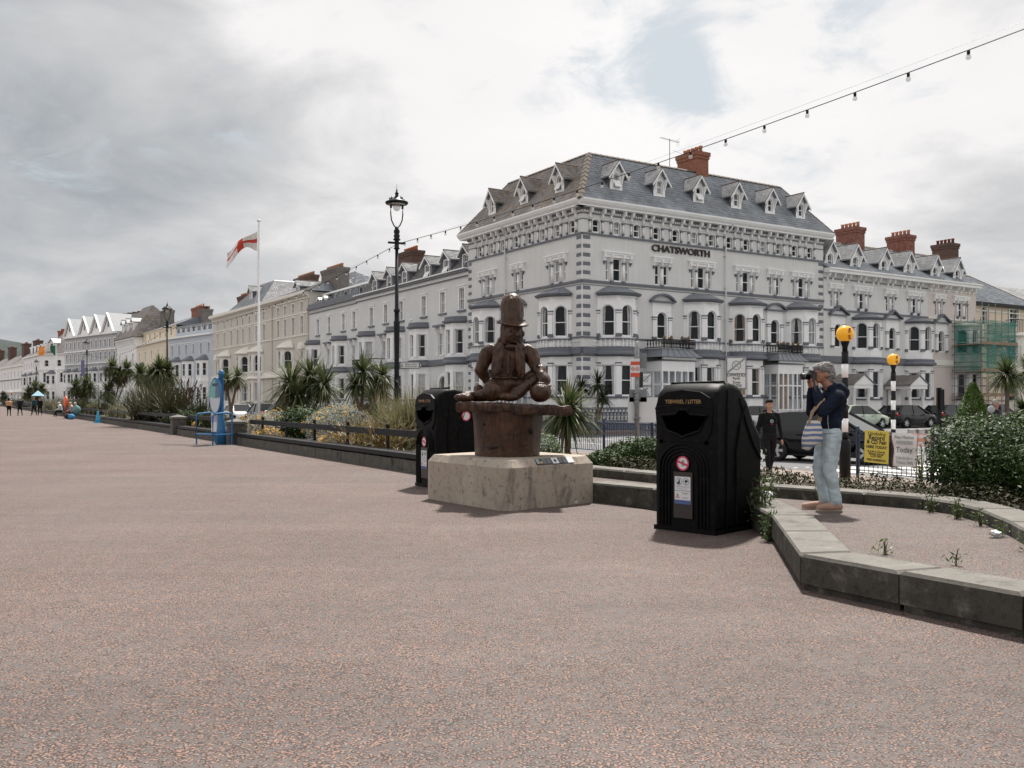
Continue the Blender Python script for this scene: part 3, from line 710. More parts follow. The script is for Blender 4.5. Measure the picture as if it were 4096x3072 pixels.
def bow_bay(fr, x, W, S, lev, ww, wm, lowm, arched, trim, roof='cone', balus=True, ground=True, curts=(1, 1, 1), curtm=None, cap=True, plinth=None, ribs=False):
    """bowed bay of three lights through two storeys.
    lev: z of base, sill0, head0, belt0, belt1, balustrade top, sill1, head1, eave, apex"""
    R = (W * W / 4 + S * S) / (2 * S); oc = R - S; th = math.acos(max(-1, min(1, oc / R)))
    zb, s0, h0, b0, b1, bt, s1, h1, ev, ap = lev
    M = fr.M @ T(x, 0, 0)
    pt = lambda a, r=R: (r * math.sin(a), oc - r * math.cos(a))
    b = MB(); facets = []
    for i in range(3):
        p, q = pt(-th + 2 * th * i / 3), pt(-th + 2 * th * (i + 1) / 3); c = math.hypot(q[0] - p[0], q[1] - p[1])
        Mf = T((p[0] + q[0]) / 2, (p[1] + q[1]) / 2, 0, math.atan2(q[1] - p[1], q[0] - p[0])); facets.append((Mf, c))
        t = wall_mesh(MB(), c, zb, ev, ([(-ww / 2, ww / 2, s0, h0)] if ground else []) + [(-ww / 2, ww / 2, s1, h1)], x0=-c / 2, dep=.16)
        b.add(t.v, t.f, 0, Mf)
    bay = O('bay_window', b, wm, fr.b, M)
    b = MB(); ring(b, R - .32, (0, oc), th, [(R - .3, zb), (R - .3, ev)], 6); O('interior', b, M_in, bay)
    fr.holes.append((x - W / 2 + .3, x + W / 2 - .3, zb + .2, ev - .2)) if False else None
    for i, (Mf, c) in enumerate(facets):
        if ground: window(bay, Mf @ T(0, 0, s0), ww, h0 - s0, wm=lowm, flat=True, curt=curts[i], cm=curtm, rail=.5)
        window(bay, Mf @ T(0, 0, s1), ww, h1 - s1, arch=ww / 2 if arched else 0, sur=.07 if arched else .05, wm=wm, flat=True, curt=curts[(i + 1) % 3], cm=curtm, rail=.46)
    # pilasters at the corners of the bow
    for i in range(4):
        a = -th + 2 * th * i / 3; p = pt(a, R - .02)
        for z0, z1 in (((s0 - .1, h0 + .06),) if ground else ()) + ((s1 - .02, h1 - (ww / 2 if arched else 0)),):
            b = MB(); pw = .15
            b.box(-pw, pw, -.07, .05, z0, z1); O('pilaster', b, M_white if wm != M_cream else M_cream, bay, T(p[0], p[1], 0, a))
            if cap:
                [O(nm, MB().box(*bx), trim, bay, T(p[0], p[1], 0, a)) for nm, bx in (('pilaster_cap', (-pw - .04, pw + .04, -.11, .05, z1, z1 + .07)), ('pilaster_band', (-pw - .02, pw + .02, -.085, .05, z1 - .14, z1 - .1)), ('pilaster_base', (-pw - .03, pw + .03, -.10, .05, z0, z0 + .18)))]
    if plinth:
        b = MB(); ring(b, R, (0, oc), th, [(R + .03, zb), (R + .03, plinth), (R, plinth + .02)]); O('plinth_course', b, M_dark, bay)
        b = MB(); ring(b, R, (0, oc), th, [(R + .02, s0 - .14), (R + .06, s0 - .12), (R + .06, s0 - .05), (R, s0 - .03)]); O('sill_course', b, M_dark, bay)
    # belt between the storeys
    b = MB(); ring(b, R, (0, oc), th, [(R, b0 - .08), (R + .05, b0 - .04), (R + .05, b0), (R + .26, b0 + .02), (R + .26, b0 + .12), (R + .18, b0 + .2), (R + .12, b0 + .24), (R + .12, b1), (R, b1 + .03)]); O('belt', b, trim, bay, smooth=False)
    if balus:
        b = MB(); ring(b, R, (0, oc), th, [(R, bt - .07), (R + .1, bt - .06), (R + .1, bt + .02), (R, bt + .04)]); O('balustrade_rail', b, trim, bay)
        bm = cached(('balu', round(bt - b1, 2)), lambda: MB().lathe([(.05, 0), (.05, .04), (.025, .08), (.058, (bt - b1) * .35), (.022, (bt - b1) * .6), (.05, (bt - b1) * .82), (.05, bt - b1 - .06)], 6).mesh('baluster', True))
        for i in range(3):
            for j in range(4):
                a = -th + 2 * th * (i + .2 + j * .2) / 3; p = pt(a, R + .05); O('baluster', bm, M_white, bay, T(p[0], p[1], b1))
    # eaves and roof
    if roof == 'cone':
        b = MB(); ring(b, R, (0, oc), th, [(R, ev - .12), (R + .06, ev - .08), (R + .2, ev - .03), (R + .22, ev + .06)]); O('eaves', b, trim, bay)
        for i in range(21):      # dentils under the eaves
            a = -th + 2 * th * (i + .5) / 21; p = pt(a, R + .02)
            O('dentil', cached('dent', lambda: MB().box(-.03, .03, -.05, .03, 0, .07).mesh('dentil')), M_white, bay, T(p[0], p[1], ev - .2, a))
        b = MB(); n = 16; vs = []
        for k in (0, .5, 1):
            for i in range(n + 1):
                p = pt(-th + 2 * th * i / n, R + .24); ax = (W * .2 * (2 * i / n - 1), .01)
                vs.append((p[0] + (ax[0] - p[0]) * k, p[1] + (ax[1] - p[1]) * k, ev + .04 + (ap - ev - .04) * (k + .12 * math.sin(math.pi * k))))
        b.add(vs, [(r * (n + 1) + i, r * (n + 1) + i + 1, (r + 1) * (n + 1) + i + 1, (r + 1) * (n + 1) + i) for r in range(2) for i in range(n)])
        O('bay_roof', b, M_lead if trim == M_dark else M_cream, bay)
        if ribs:
            for i in range(1, n, 3 if trim == M_dark else 1):
                b = MB(); b.tube([vs[r * (n + 1) + i] for r in range(3)], .022, 4); O('roof_rib', b, M_dark if trim == M_dark else M_cream, bay)
    else:
        b = MB(); ring(b, R, (0, oc), th, [(R, ev - .08), (R + .08, ev - .02), (R + .22, ev + .02), (R + .22, ev + .1), (R + .08, ev + .16), (R + .05, ap), (R - .1, ap), (.05, ap - .02)]); O('bay_parapet', b, trim, bay)
    return bay

# ------------------------------------------------------------------ the hotel on the corner
LB, LW = 20.5, 13.0
hotel = thing('hotel_building', 'large pale grey corner hotel with slate mansard roof, dormers and CHATSWORTH lettering', 'hotel', T(CX, CY, 0, math.atan2(ER.y, ER.x)))
FR = Front(hotel, Matrix.Identity(4), LB)
FL = Front(hotel, T(0, LW, 0, -math.pi / 2), LW)
EV = 12.35
M_letter = mat('brown_letters', (.022, .012, .012), .5, .1)

def hotel_attic(fr, xs):
    """low top storey: small arched windows, colonnettes, paired corbels, dentils"""
    for i, x in enumerate(xs): fr.win(x, 11.03, .5, .74, arch=.12, sur=.07, wm=M_grey, sm=M_grey, curt=[0, 4, 1, 0][i % 4], rail=.52)
    col = cached('colonnette', lambda: MB().lathe([(.05, 0), (.05, .5)], 6).mesh('col', True))
    ccap = cached('colcap', lambda: MB().box(-.075, .075, -.12, .05, .5, .58).mesh('cap')); cbas = cached('colbas', lambda: MB().box(-.07, .07, -.11, .05, -.10, 0).mesh('base'))
    cor = cached('corbel', lambda: MB().prism([(0, .0), (-.10, .02), (-.14, .12), (-.12, .2), (-.30, .28), (-.36, .40), (-.34, .55), (0, .55)], -.06, .06, 'x').mesh('corbel'))
    den = cached('tooth', lambda: MB().box(-.035, .035, -.09, .02, 0, .12).mesh('tooth'))
    xx = []
    for a, c in zip(xs[:-1], xs[1:]): xx += [a + .45, c - .45]
    xx = [xs[0] - .45] + xx + [xs[-1] + .45]
    for x in xx:
        fr.part('colonnette', col, M_white, x, 11.14, -.06); fr.part('colonnette_cap', ccap, M_dark, x, 11.14); fr.part('colonnette_base', cbas, M_dark, x, 11.14); fr.part('corbel', cor, M_white, x, 11.86)
    b = MB(); b.box(0, fr.L, -.05, .02, 11.74, 11.80)
    for x in np.arange(.15, fr.L - .1, .17):
        if min(abs(x - q) for q in xx) > .12: fr.part('dentil', den, M_white, x, 12.14)
    for a, c in [(0, xs[0] - .3)] + [(p + .3, q - .3) for p, q in zip(xs[:-1], xs[1:])] + [(xs[-1] + .3, fr.L)]: fr.part('moulding', MB().box(a, c, -.03, .02, 11.73, 11.78), M_dark)
    fr.band(12.06, 12.12, .05, M_dark); fr.band(12.28, 12.40, .12, M_dark); fr.band(12.40, 12.47, .46, M_white, name='cornice', x0=-.46, x1=fr.L + .4)
    b = MB(); b.prism([(-.46, 12.47), (-.58, 12.58), (-.66, 12.72), (-.66, 12.80), (-.5, 12.80), (-.4, 12.6), (0, 12.6), (0, 12.47)], -.5, fr.L + .4, 'x'); fr.part('gutter', b, M_white)
    fr.band(10.88, 10.98, .09, M_dark); fr.band(8.16, 8.30, .10, M_dark); fr.band(8.02, 8.05, .03, M_dark)

def hood_window(fr, x, n):
    """second-floor window: two or three lights under a bracketed white hood, colonnettes between"""
    z, h = 8.34, 1.22
    xs = [-.34, .34] if n == 2 else [-.72, 0, .72]; ws = [.34, .34] if n == 2 else [.24, .56, .24]
    hh = [h, h] if n == 2 else [h, h + .12, h]
    for q, w_, hq in zip(xs, ws, hh): fr.win(x + q, z, w_, hq, wm=M_grey, rail=.5, curt=rnd.choice([0, 0, 4, 2]))
    half = xs[-1] + ws[-1] / 2 + .12
    hd = cached(('hood', n), lambda: hood_mesh(half, n)); p = fr.part('window_hood', hd, M_white, x, z + h)
    cols = [0] if n == 2 else [-.44, .44]
    col = cached('hoodcol', lambda: MB().lathe([(.085, 0), (.075, 1.02)], 8).mesh('c', True)); cc = cached('hoodcap', lambda: MB().box(-.11, .11, -.13, .1, 1.02, 1.10).mesh('c')); cb = cached('hoodbase', lambda: MB().box(-.11, .11, -.13, .1, -.12, .02).mesh('c'))
    for q in cols:
        O('column', col, M_white, p, T(q, -.03, -h)); O('column_cap', cc, M_dark, p, T(q, 0, -h)); O('column_base', cb, M_dark, p, T(q, 0, -h))
    drop = cached('hooddrop', lambda: MB().box(-.08, .08, -.12, .02, -.02, .06).add([(-.06, -.09, -.02), (.06, -.09, -.02), (.06, 0, -.02), (-.06, 0, -.02), (0, -.02, -.18)], [(0, 4, 1), (1, 4, 2), (3, 4, 0)]).mesh('d'))
    for s in (-1, 1): O('drop', drop, M_dark, p, T(s * half, 0, -.14))
def hood_mesh(half, n):
    b = MB(); k = half + .10
    b.box(-k - .06, k + .06, -.22, .02, .40, .48); b.box(-k, k, -.16, .02, .30, .40); b.box(-half, half, -.10, .02, .14, .30)
    for s in (-1, 1): b.prism([(0, -.12), (-.08, -.1), (-.10, .02), (-.18, .12), (-.20, .32), (0, .32)], s * half - .07, s * half + .07, 'x')
    for q in ([0] if n == 2 else [-.44, .44]): b.prism([(0, -.05), (-.09, -.05), (-.12, .05), (-.18, .15), (-.18, .3), (0, .3)], q - .06, q + .06, 'x')
    return b.mesh('hood')

hotel_attic(FR, [.97 + 1.51 * i for i in range(13)])
hotel_attic(FL, [LW - .94 - 1.5 * i for i in range(8)][::-1])
for x, n in ((2.53, 3), (5.92, 2), (9.16, 3), (13.04, 3), (15.68, 2), (18.29, 3)): hood_window(FR, x, n)
for t_, n in ((10.4, 3), (6.66, 2), (2.47, 3)): hood_window(FL, LW - t_, n)
HLEV = (-.4, 1.72, 3.5, 4.05, 4.52, 4.98, 5.12, 6.92, 7.55, 8.05)
for fr, xs in ((FR, (2.53, 9.16, 13.04, 18.29)), (FL, (LW - 10.4, LW - 2.47))):
    for i, x in enumerate(xs):
        bow_bay(fr, x, 2.85, 1.0, HLEV, .74, M_white, M_white, True, M_dark, plinth=.75, ribs=fr is FL, curts=[(1, 2, 1), (3, 1, 2), (4, 1, 2), (1, 5, 4)][i], curtm=[M_curt, M_curt, M_curtb, M_curt][i])

def arched_unit(fr, x, pediment):
    """first-floor single arched window with pilasters and a pediment"""
    z = 5.12; w_ = .74; h = 1.62
    fr.win(x, z, w_, h, arch=w_ / 2, sur=.10, wm=M_white, rail=.48, curt=rnd.choice([1, 2, 3]))
    b = MB()
    for s in (-1, 1): b.box(s * .62 - .12, s * .62 + .12, -.10, .0, 0, 1.25)
    b.box(-.74, .74, -.045, 0, h - .02, 2.2); b.box(-.74, -.37, -.045, 0, 1.2, h); b.box(.37, .74, -.045, 0, 1.2, h)
    p = fr.part('window_surround', b, M_white, x, z)
    b = MB()
    for s in (-1, 1): b.box(s * .62 - .16, s * .62 + .16, -.14, .0, 1.25, 1.32); b.box(s * .62 - .15, s * .62 + .15, -.13, 0, 0, .12); b.box(s * .62 - .14, s * .62 + .14, -.12, 0, 1.12, 1.16)
    if pediment == 'arc':
        po, pi_ = arcpts(2.0, 2.72, .46, 12), arcpts(1.8, 2.60, .38, 12)
        for (a, c), (e, f) in zip(zip(po[:-1], po[1:]), zip(pi_[:-1], pi_[1:])):
            q = [a, c, f, e]; b.add([(u, -.28, v) for u, v in q] + [(u, 0, v) for u, v in q], [(3, 2, 1, 0), (0, 1, 5, 4), (2, 3, 7, 6)])
    else:
        for s in (-1, 1):
            q = [(s * 1.0, 2.24), (0, 2.78), (0, 2.90), (s * 1.0, 2.36)]; b.prism(q if s < 0 else q[::-1], -.28, 0, 'y')
    b.box(-.98, .98, -.24, 0, 2.19, 2.27)
    O('pediment', b, M_dark, p)
    b = MB(); b.prism(arcpts(1.8, 2.60, .36, 12) if pediment == 'arc' else [(.85, 2.27), (0, 2.74), (-.85, 2.27)], -.06, 0, 'y'); O('tympanum', b, M_grey, p)
    return p
for x in (5.92, 15.68): arched_unit(FR, x, 'arc')
arched_unit(FL, LW - 6.66, 'arc')

def porch(fr, x, W, D, door):
    """glazed ground-floor porch with a flared lead roof and an iron balcony"""
    p = fr.part('porch', MB().box(-W / 2, W / 2, -D, 0, 3.15, 3.75), M_white, x); O('porch_base', MB().box(-W / 2, W / 2, -D, 0, -.3, .75 if not door else -.1), M_white, p)
    k = 5
    b = MB()
    for i in range(k + 1): xx = -W / 2 + .05 + (W - .1) * i / k; b.box(xx - .05, xx + .05, -D, -D + .1, -.1, 3.15)
    for i in range(3): yy = -D + .1 + (D - .1) * i / 2; [b.box(s * (W / 2 - .05) - .05, s * (W / 2 - .05) + .05, yy - .05, yy + .05, -.1, 3.15) for s in (-1, 1)]
    for z in (.8, 2.35): b.box(-W / 2, W / 2, -D + .01, -D + .08, z, z + .09); [b.box(s * (W / 2 - .04) - .03, s * (W / 2 - .04) + .03, -D, 0, z, z + .09) for s in (-1, 1)]
    O('glazing_bars', b, M_sash, p)
    for i in range(k):
        x0, x1 = -W / 2 + .1 + (W - .1) * i / k, -W / 2 + (W - .1) * (i + 1) / k
        O('pane', MB().add([(x0, -D + .05, -.1), (x1, -D + .05, -.1), (x1, -D + .05, 3.15), (x0, -D + .05, 3.15)], [(0, 1, 2, 3)]), M_glass, p)
    for s in (-1, 1): O('pane', MB().add([(s * (W / 2 - .05), -D, -.1), (s * (W / 2 - .05), 0, -.1), (s * (W / 2 - .05), 0, 3.15), (s * (W / 2 - .05), -D, 3.15)], [(0, 1, 2, 3)]), M_glass, p)
    if door:
        b = MB()
        for s in (-1, 1): b.box(s * .42 - .40, s * .42 + .40, -D - .03, -D + .02, -.05, 2.1)
        O('door', b, M_white, p); 
        for s in (-1, 1): O('door_pane', MB().box(s * .42 - .14, s * .42 + .14, -D - .045, -D - .03, .5, 1.85), M_in, p)
    else:
        O('curtain', MB().box(-W / 2 + .3, -.1, -D + .25, -D + .3, .8, 3.1), M_curtb, p)
    b = MB()
    b.box(-W / 2 - .06, W / 2 + .06, -D - .06, 0, 3.75, 3.80)
    O('moulding', b, M_dark, p)
    for i in range(18): O('dentil', cached('pd', lambda: MB().box(-.05, .05, -.14, .02, 0, .12).mesh('d')), M_white, p, T(-W / 2 + W * (i + .5) / 18, -D, 3.84))
    b = MB(); e = .3; n = 5; vs = []
    for i in range(n):
        u = i / (n - 1); ins = e * (1 - u) ** 1.6 + -.12 * u; z = 3.98 + .52 * u
        vs += [(-W / 2 - ins, 0, z), (-W / 2 - ins, -D - ins, z), (W / 2 + ins, -D - ins, z), (W / 2 + ins, 0, z)]
    b.add(vs, [(4 * i + j, 4 * i + j + 1, 4 * i + j + 5, 4 * i + j + 4) for i in range(n - 1) for j in range(3)] + [(4 * n - 4, 4 * n - 3, 4 * n - 2, 4 * n - 1), (3, 2, 1, 0)]); O('porch_roof', b, M_lead, p)
    for i in range(7):
        u = i / 6; xx = -W / 2 + W * u; b = MB(); b.tube([(xx + (u - .5) * 2 * (vs[4 * r + 2][0] - W / 2), vs[4 * r + 1][1] - .005, vs[4 * r + 1][2]) for r in range(n)], .02, 4); O('roof_rib', b, M_dark, p)
    b = MB(); z0 = 4.50
    for q in (z0 + .05, z0 + .5): b.tube([(-W / 2, 0, q), (-W / 2, -D, q), (W / 2, -D, q), (W / 2, 0, q)], .025, 4)
    O('balcony_rail', b, M_black, p)
    bar = cached('balbar', lambda: MB().box(-.015, .015, -.015, .015, .05, .5).ball((0, 0, .28), (.06, .02, .1), 6, 4).mesh('bar'))
    for i in range(24): O('baluster', bar, M_black, p, T(-W / 2 + W * i / 23, -D, z0))
    for s in (-1, 1):
        for i in range(1, 6): O('baluster', bar, M_black, p, T(s * W / 2, -D * i / 6, z0))
    for i, xx in enumerate((-.9, -.35, .5, 1.0)):
        b = MB(); b.ball((xx, -D + .25, z0 + .6), (.1, .1, .16), 6, 5); b.tube([(xx, -D + .25, z0), (xx, -D + .25, z0 + .6)], .03, 4); O('potted_shrub', b, mat('dry_plant', (.20, .13, .06), .9, .4, 20), p)
    return p
porch(FR, 5.92, 2.6, 1.5, True); porch(FR, 15.68, 2.3, 1.35, False); porch(FL, LW - 6.66, 2.3, 1.0, False)

# quoins: alternating grey and dark blocks with white joints
def quoins(fr, x0, x1, z0, z1, k):
    b = MB(); b.box(x0, x1, -.018, .01, z0, z1); fr.part('quoin_strip', b, M_white)
    dz = (z1 - z0) / k
    for i in range(k):
        b = MB(); b.box(x0 + .025, x1 - .025, -.04, .01, z0 + i * dz + .018, z0 + (i + 1) * dz - .018); fr.part('quoin', b, M_dark if (i % 2) == (k - 1) % 2 else M_grey)
for z0, z1, k in ((8.34, 10.84, 10), (5.12, 7.98, 11), (1.9, 3.92, 8)):
    quoins(FR, .02, .58, z0, z1, k); quoins(FL, LW - .52, LW - .02, z0, z1, k); quoins(FL, .02, .5, z0, z1, k); quoins(FR, LB - .55, LB - .02, z0, z1, k)
for fr in (FR, FL):
    fr.band(3.98, 4.06, .05, M_dark); fr.band(4.12, 4.22, .22, M_dark); fr.band(4.22, 4.50, .14, M_dark); fr.band(5.0, 5.09, .07, M_dark); fr.band(1.58, 1.66, .05, M_dark); fr.band(-.4, .75, .04, M_dark, name='plinth_course')
    fr.finish(-.4, 12.6, M_grey)
txt(hotel, 'CHATSWORTH', .56, FR.M @ T(7.48, -.05, 10.52) @ Matrix.Scale(1.22, 4, (1, 0, 0)), M_letter, ext=.04, bold=.012)
for x, z, s in ((1.25, 4.75, 'CLONMEL ST'),):
    O('street_plate', MB().box(-.48, .48, -.03, 0, -.13, .13), M_white, hotel, T(x, 0, z)); txt(hotel, s, .17, T(x, -.034, z), mat('black_print', (.02, .03, .03), .6, 0), ext=.002)
O('street_plate', MB().box(-.55, .55, -.03, 0, -.11, .11), M_grey2, hotel, FL.M @ T(LW - .75, 0, 4.75)); txt(hotel, "ST GEORGE'S CRESCENT", .105, FL.M @ T(LW - .75, -.034, 4.75), mat('sea_green_print', (.10, .28, .28), .6, 0), ext=.002)
for fr, x in ((FR, 11.15), (FL, LW - 8.1)):
    b = MB(); b.tube([(x + .25, -.55, 12.5), (x + .2, -.4, 12.2), (x, -.12, 11.9), (x, -.12, 0)], .05, 6)
    for z in (10.5, 8.5, 6.5, 4.5, 2.5): b.box(x - .07, x + .07, -.17, 0, z, z + .06)
    fr.part('downpipe', b, M_grey2)
# mansard roof
i0 = 2.0; z0, z1 = 12.74, 16.15; e = -.58
rv = [(e, e, z0), (LB - e, e, z0), (LB - e, LW - e, z0), (e, LW - e, z0), (i0, i0, z1), (LB - i0, i0, z1), (LB - i0, LW - i0, z1), (i0, LW - i0, z1)]
b = MB(); b.add(rv, [(0, 1, 5, 4), (1, 2, 6, 5), (2, 3, 7, 6), (3, 0, 4, 7), (4, 5, 6, 7)]); roof = O('roof', b, M_slate, hotel)
slate_part(roof, (rv[0], rv[1], rv[5], rv[4]), MS_grey); slate_part(roof, (rv[3], rv[0], rv[4], rv[7]), MS_brown); slate_part(roof, (rv[1], rv[2], rv[6], rv[5]), MS_grey)
def ridge_line(par, p, q, m, r=.09, lift=.03):
    p, q = Vector(p), Vector(q); n = max(2, int((q - p).length / .42)); d = (q - p).normalized()
    me = cached(('rt', m.name, r), lambda: MB().add([(0, -r * 1.5, -.05), (0, 0, r * .7), (0, r * 1.5, -.05), (.44, -r * 1.5, -.08), (.44, 0, r * .55), (.44, r * 1.5, -.08)], [(0, 3, 4, 1), (1, 4, 5, 2), (0, 1, 2), (5, 4, 3)]).mesh('rt'))
    R = d.to_track_quat('X', 'Z').to_matrix().to_4x4()
    for i in range(n): O('ridge_tile', me, m, par, Matrix.Translation(p + d * (q - p).length * i / n + Vector((0, 0, lift))) @ R)
ridge_line(roof, rv[4], rv[5], M_ridge); ridge_line(roof, rv[7], rv[4], M_ridge); ridge_line(roof, rv[0], rv[4], mat('lichen_ridge', (.14, .12, .10), .9, .4, 5, var2=(.17, .11, .055)), .13); ridge_line(roof, rv[5], rv[1], M_ridge, .05); ridge_line(roof, rv[7], rv[3], M_ridge, .05)
zat = lambda y: z0 + (z1 - z0) * (y - e) / (i0 - e)
for i, x in enumerate((2.55, 5.85, 9.05, 12.3, 15.4, 18.35)):
    dormer(hotel, FR.M @ T(x, .12, zat(.12) + .02), .92, .98, .62, 1.0, M_white, M_dark, M_lead, arch=.25, ww=.46, wh=.84, brackets=True, slate=MS_pale, open_=i in (0, 2), over=.26)
for i, t_ in enumerate((10.05, 6.2, 2.37)):
    dormer(hotel, FL.M @ T(LW - t_, .12, zat(.12) + .02), .92, .98, .62, 1.0, M_white, M_dark, M_lead, arch=.25, ww=.46, wh=.84, brackets=True, slate=MS_brown, open_=i > 0, over=.26)
chimney(roof, 11.0, 2.7, 14.6, 17.5, 1.05, 1.8, M_brick, 5)
# television aerial
b = MB(); b.tube([(8.9, 2.6, 16), (8.9, 2.6, 18.2)], .025, 5); b.tube([(8.0, 2.4, 18.1), (9.9, 2.8, 18.15)], .015, 4)
for i in range(9): xx = 8.0 + i * .2; b.tube([(xx, 2.2 + .2 * i / 9, 18.1), (xx, 2.65 + .2 * i / 9, 18.12)], .008, 3)
for i in range(4): b.tube([(9.6, 2.75 - .3, 17.9 + i * .13), (9.9 - i * .02, 2.75 + .3, 17.95 + i * .13)], .01, 3)
b.tube([(9.2, 2.6, 17.5), (10.0, 2.6, 17.4)], .012, 3); O('aerial', b, M_steel, hotel)

# ------------------------------------------------------------------ terraces
def building(name, label, PL, PR, cat='house'):
    PL, PR = Vector((*PL, 0)), Vector((*PR, 0)); d = PR - PL
    t = thing(name, label, cat, T(PL.x, PL.y, 0, math.atan2(d.y, d.x)))
    return t, Front(t, Matrix.Identity(4), d.length)

def hip_roof(bld, a0, a1, o0, o1, z0, z1, ia, m, slate=None, over=.3):
    om = (o0 + o1) / 2; e = over
    v = [(a0 - (e if ia else 0), o0 - e, z0), (a1 + (e if ia else 0), o0 - e, z0), (a1 + (e if ia else 0), o1 + e, z0), (a0 - (e if ia else 0), o1 + e, z0), (a0 + ia, om, z1), (a1 - ia, om, z1)]
    b = MB(); b.add(v, [(0, 1, 5, 4), (2, 3, 4, 5), (1, 2, 5), (3, 0, 4), (3, 2, 1, 0)]); r = O('roof', b, m, bld)
    if slate: slate_part(r, (v[0], v[1], v[5], v[4]), slate, row=.25, wd=.35)
    ridge_line(r, v[4], v[5], M_ridge)
    if ia and slate:
        slate_part(r, (v[1], v[2], (v[5][0] + .001, om + .01, z1), v[5]), slate, row=.25, wd=.35); ridge_line(r, v[5], v[1], M_ridge, .06)
    return r

eA = Vector((-.519, .8545)); PA = Vector((-2.97, 63.0))
pA = lambda t: tuple(PA + eA * t)
ALEV = (-.4, 1.55, 3.42, 4.0, 4.42, 4.6, 4.66, 6.36, 6.86, 7.25)
# A1: grey house with six gabled dormers next to the hotel
bA, fA = building('terraced_house', 'pale grey terraced house with six gabled dormers, left of the corner hotel', pA(20.4), pA(-.05)); LA = fA.L
for t_ in (1.0, 3.9, 7.0, 11.1, 14.1, 17.1):
    fA.win(LA - t_, 7.72, .78, 1.52, sur=.14, vbar=1, wm=M_grey2, curt=4 if t_ > 2 else 1, sill=M_dark, cornice=.07)
    dormer(bA, T(LA - t_, .30, 10.52), 1.35, 1.15, .55, 1.6, M_dark, M_dark, M_lead, ww=.72, wh=.95, wz=.1, over=.25, slate=MS_pale, open_=t_ in (3.9, 7.0))
for t_ in (1.6, 7.55, 11.8, 17.7):
    bow_bay(fA, LA - t_, 2.5, .85, ALEV, .62, M_white, M_white, False, M_dark, roof='flat', balus=False, cap=False, plinth=.6, curts=rnd.choice([(1, 4, 1), (4, 2, 1), (1, 3, 4)]))
def scroll_window(fr, x, wm):
    fr.win(x, 4.7, .62, 1.6, wm=wm, curt=4, rail=.5)
    b = MB()
    for s in (-1, 1):
        b.prism([(0, 1.5), (-.12, 1.55), (-.16, 1.7), (-.28, 1.9), (-.28, 2.05), (0, 2.05)], s * .48 - .07, s * .48 + .07, 'x'); b.prism([(s * .36, .0), (s * .62, .0), (s * .55, .25), (s * .44, .3), (s * .36, .7)][::s], -.06, 0, 'y')
    fr.part('window_scrolls', b, M_white, x, 4.7)
    b = MB(); b.box(-.75, .75, -.3, 0, 2.05, 2.2); fr.part('window_hood', b, M_dark, x, 4.7)
for t_ in (4.3, 14.6): scroll_window(fA, LA - t_, M_grey2)
for t_ in (3.9, 14.3):
    fA.win(LA - t_, 1.0, 1.1, 2.2, arch=.55, sur=.2, wm=M_grey2, rail=0, curt=0, name='doorway')
fA.band(4.02, 4.12, .2, M_dark); fA.band(4.12, 4.4, .12, M_dark); fA.band(3.92, 3.96, .04, M_dark); fA.band(9.98, 10.06, .10, M_dark); fA.band(10.06, 10.3, .06, M_white); fA.band(10.3, 10.46, .32, M_dark); fA.band(10.46, 10.54, .42, M_white, name='gutter'); fA.band(-.4, .6, .03, M_dark, name='plinth_course')
fA.finish(-.4, 10.5, M_grey2); box_sides(bA, LA, 11, -.4, 10.5, M_grey2)
v = [(0, .1, 10.5), (LA, .1, 10.5), (LA, 1.5, 12.4), (0, 1.5, 12.4), (0, 6, 13.0), (LA, 6, 13.0), (0, 11, 10.5), (LA, 11, 10.5)]
b = MB(); b.add(v, [(0, 1, 2, 3), (3, 2, 5, 4), (4, 5, 7, 6), (0, 3, 4, 6), (1, 7, 5, 2)]); r = O('roof', b, M_slateb, bA); slate_part(r, (v[0], v[1], v[2], v[3]), MS_dark); slate_part(r, (v[3], v[2], v[5], v[4]), MS_dark)
chimney(r, LA - 6.4, 5.2, 11.5, 14.0, 2.6, .9, M_brickd, 4, mat('dark_red_pot', (.20, .06, .045), .8, .2)); chimney(r, LA - 19.2, 4.6, 11.5, 14.6, 2.8, 1.2, M_brickd, 6, mat('orange_pot', (.42, .13, .07), .8, .2))
# A2: parapet house with a glazed attic
bB, fB = building('terraced_house', 'pale grey terraced house with dark parapet and boxed white attic windows', pA(33), pA(20.4)); LBt = fB.L
for t_ in (20.4 + .6, 23.6, 27.3, 30.4): fB.win(33 - t_, 7.72, .74, 1.52, sur=.14, vbar=1, wm=M_grey2, curt=4, sill=M_dark, cornice=.07)
for t_ in (24.1, 31.2): bow_bay(fB, 33 - t_, 2.5, .85, ALEV, .62, M_white, M_white, False, M_dark, roof='flat', balus=False, cap=False, plinth=.6, curts=(1, 4, 1))
for t_ in (21.2, 27.6): scroll_window(fB, 33 - t_, M_grey2)
fB.win(33 - 27.6, 1.0, 1.1, 2.2, arch=.55, sur=.2, wm=M_grey2, rail=0, name='doorway')
fB.band(4.02, 4.12, .2, M_dark); fB.band(4.12, 4.4, .12, M_dark); fB.band(3.92, 3.96, .04, M_dark); fB.band(9.9, 9.98, .08, M_dark); fB.band(10.3, 10.5, .28, M_dark); fB.band(10.5, 10.85, .18, M_dark, name='parapet')
fB.finish(-.4, 10.5, M_grey2); box_sides(bB, LBt, 11, -.4, 10.6, M_grey2)
at, fAt = bB, Front(bB, T(.6, 1.3, 0), LBt - .8)
for i in range(9): fAt.win(.6 + i * 1.28, 11.0, .9 if i % 3 else .5, .75, rail=0, wm=M_dark, curt=[4, 0, 1][i % 3])
fAt.band(11.8, 11.95, .2, M_white); fAt.finish(10.4, 11.85, M_dark)
b = MB(); b.add([(.5, 1.1, 11.95), (LBt, 1.1, 11.95), (LBt, 7, 12.4), (.5, 7, 12.4)], [(0, 1, 2, 3)]); r = O('roof', b, M_lead, bB)
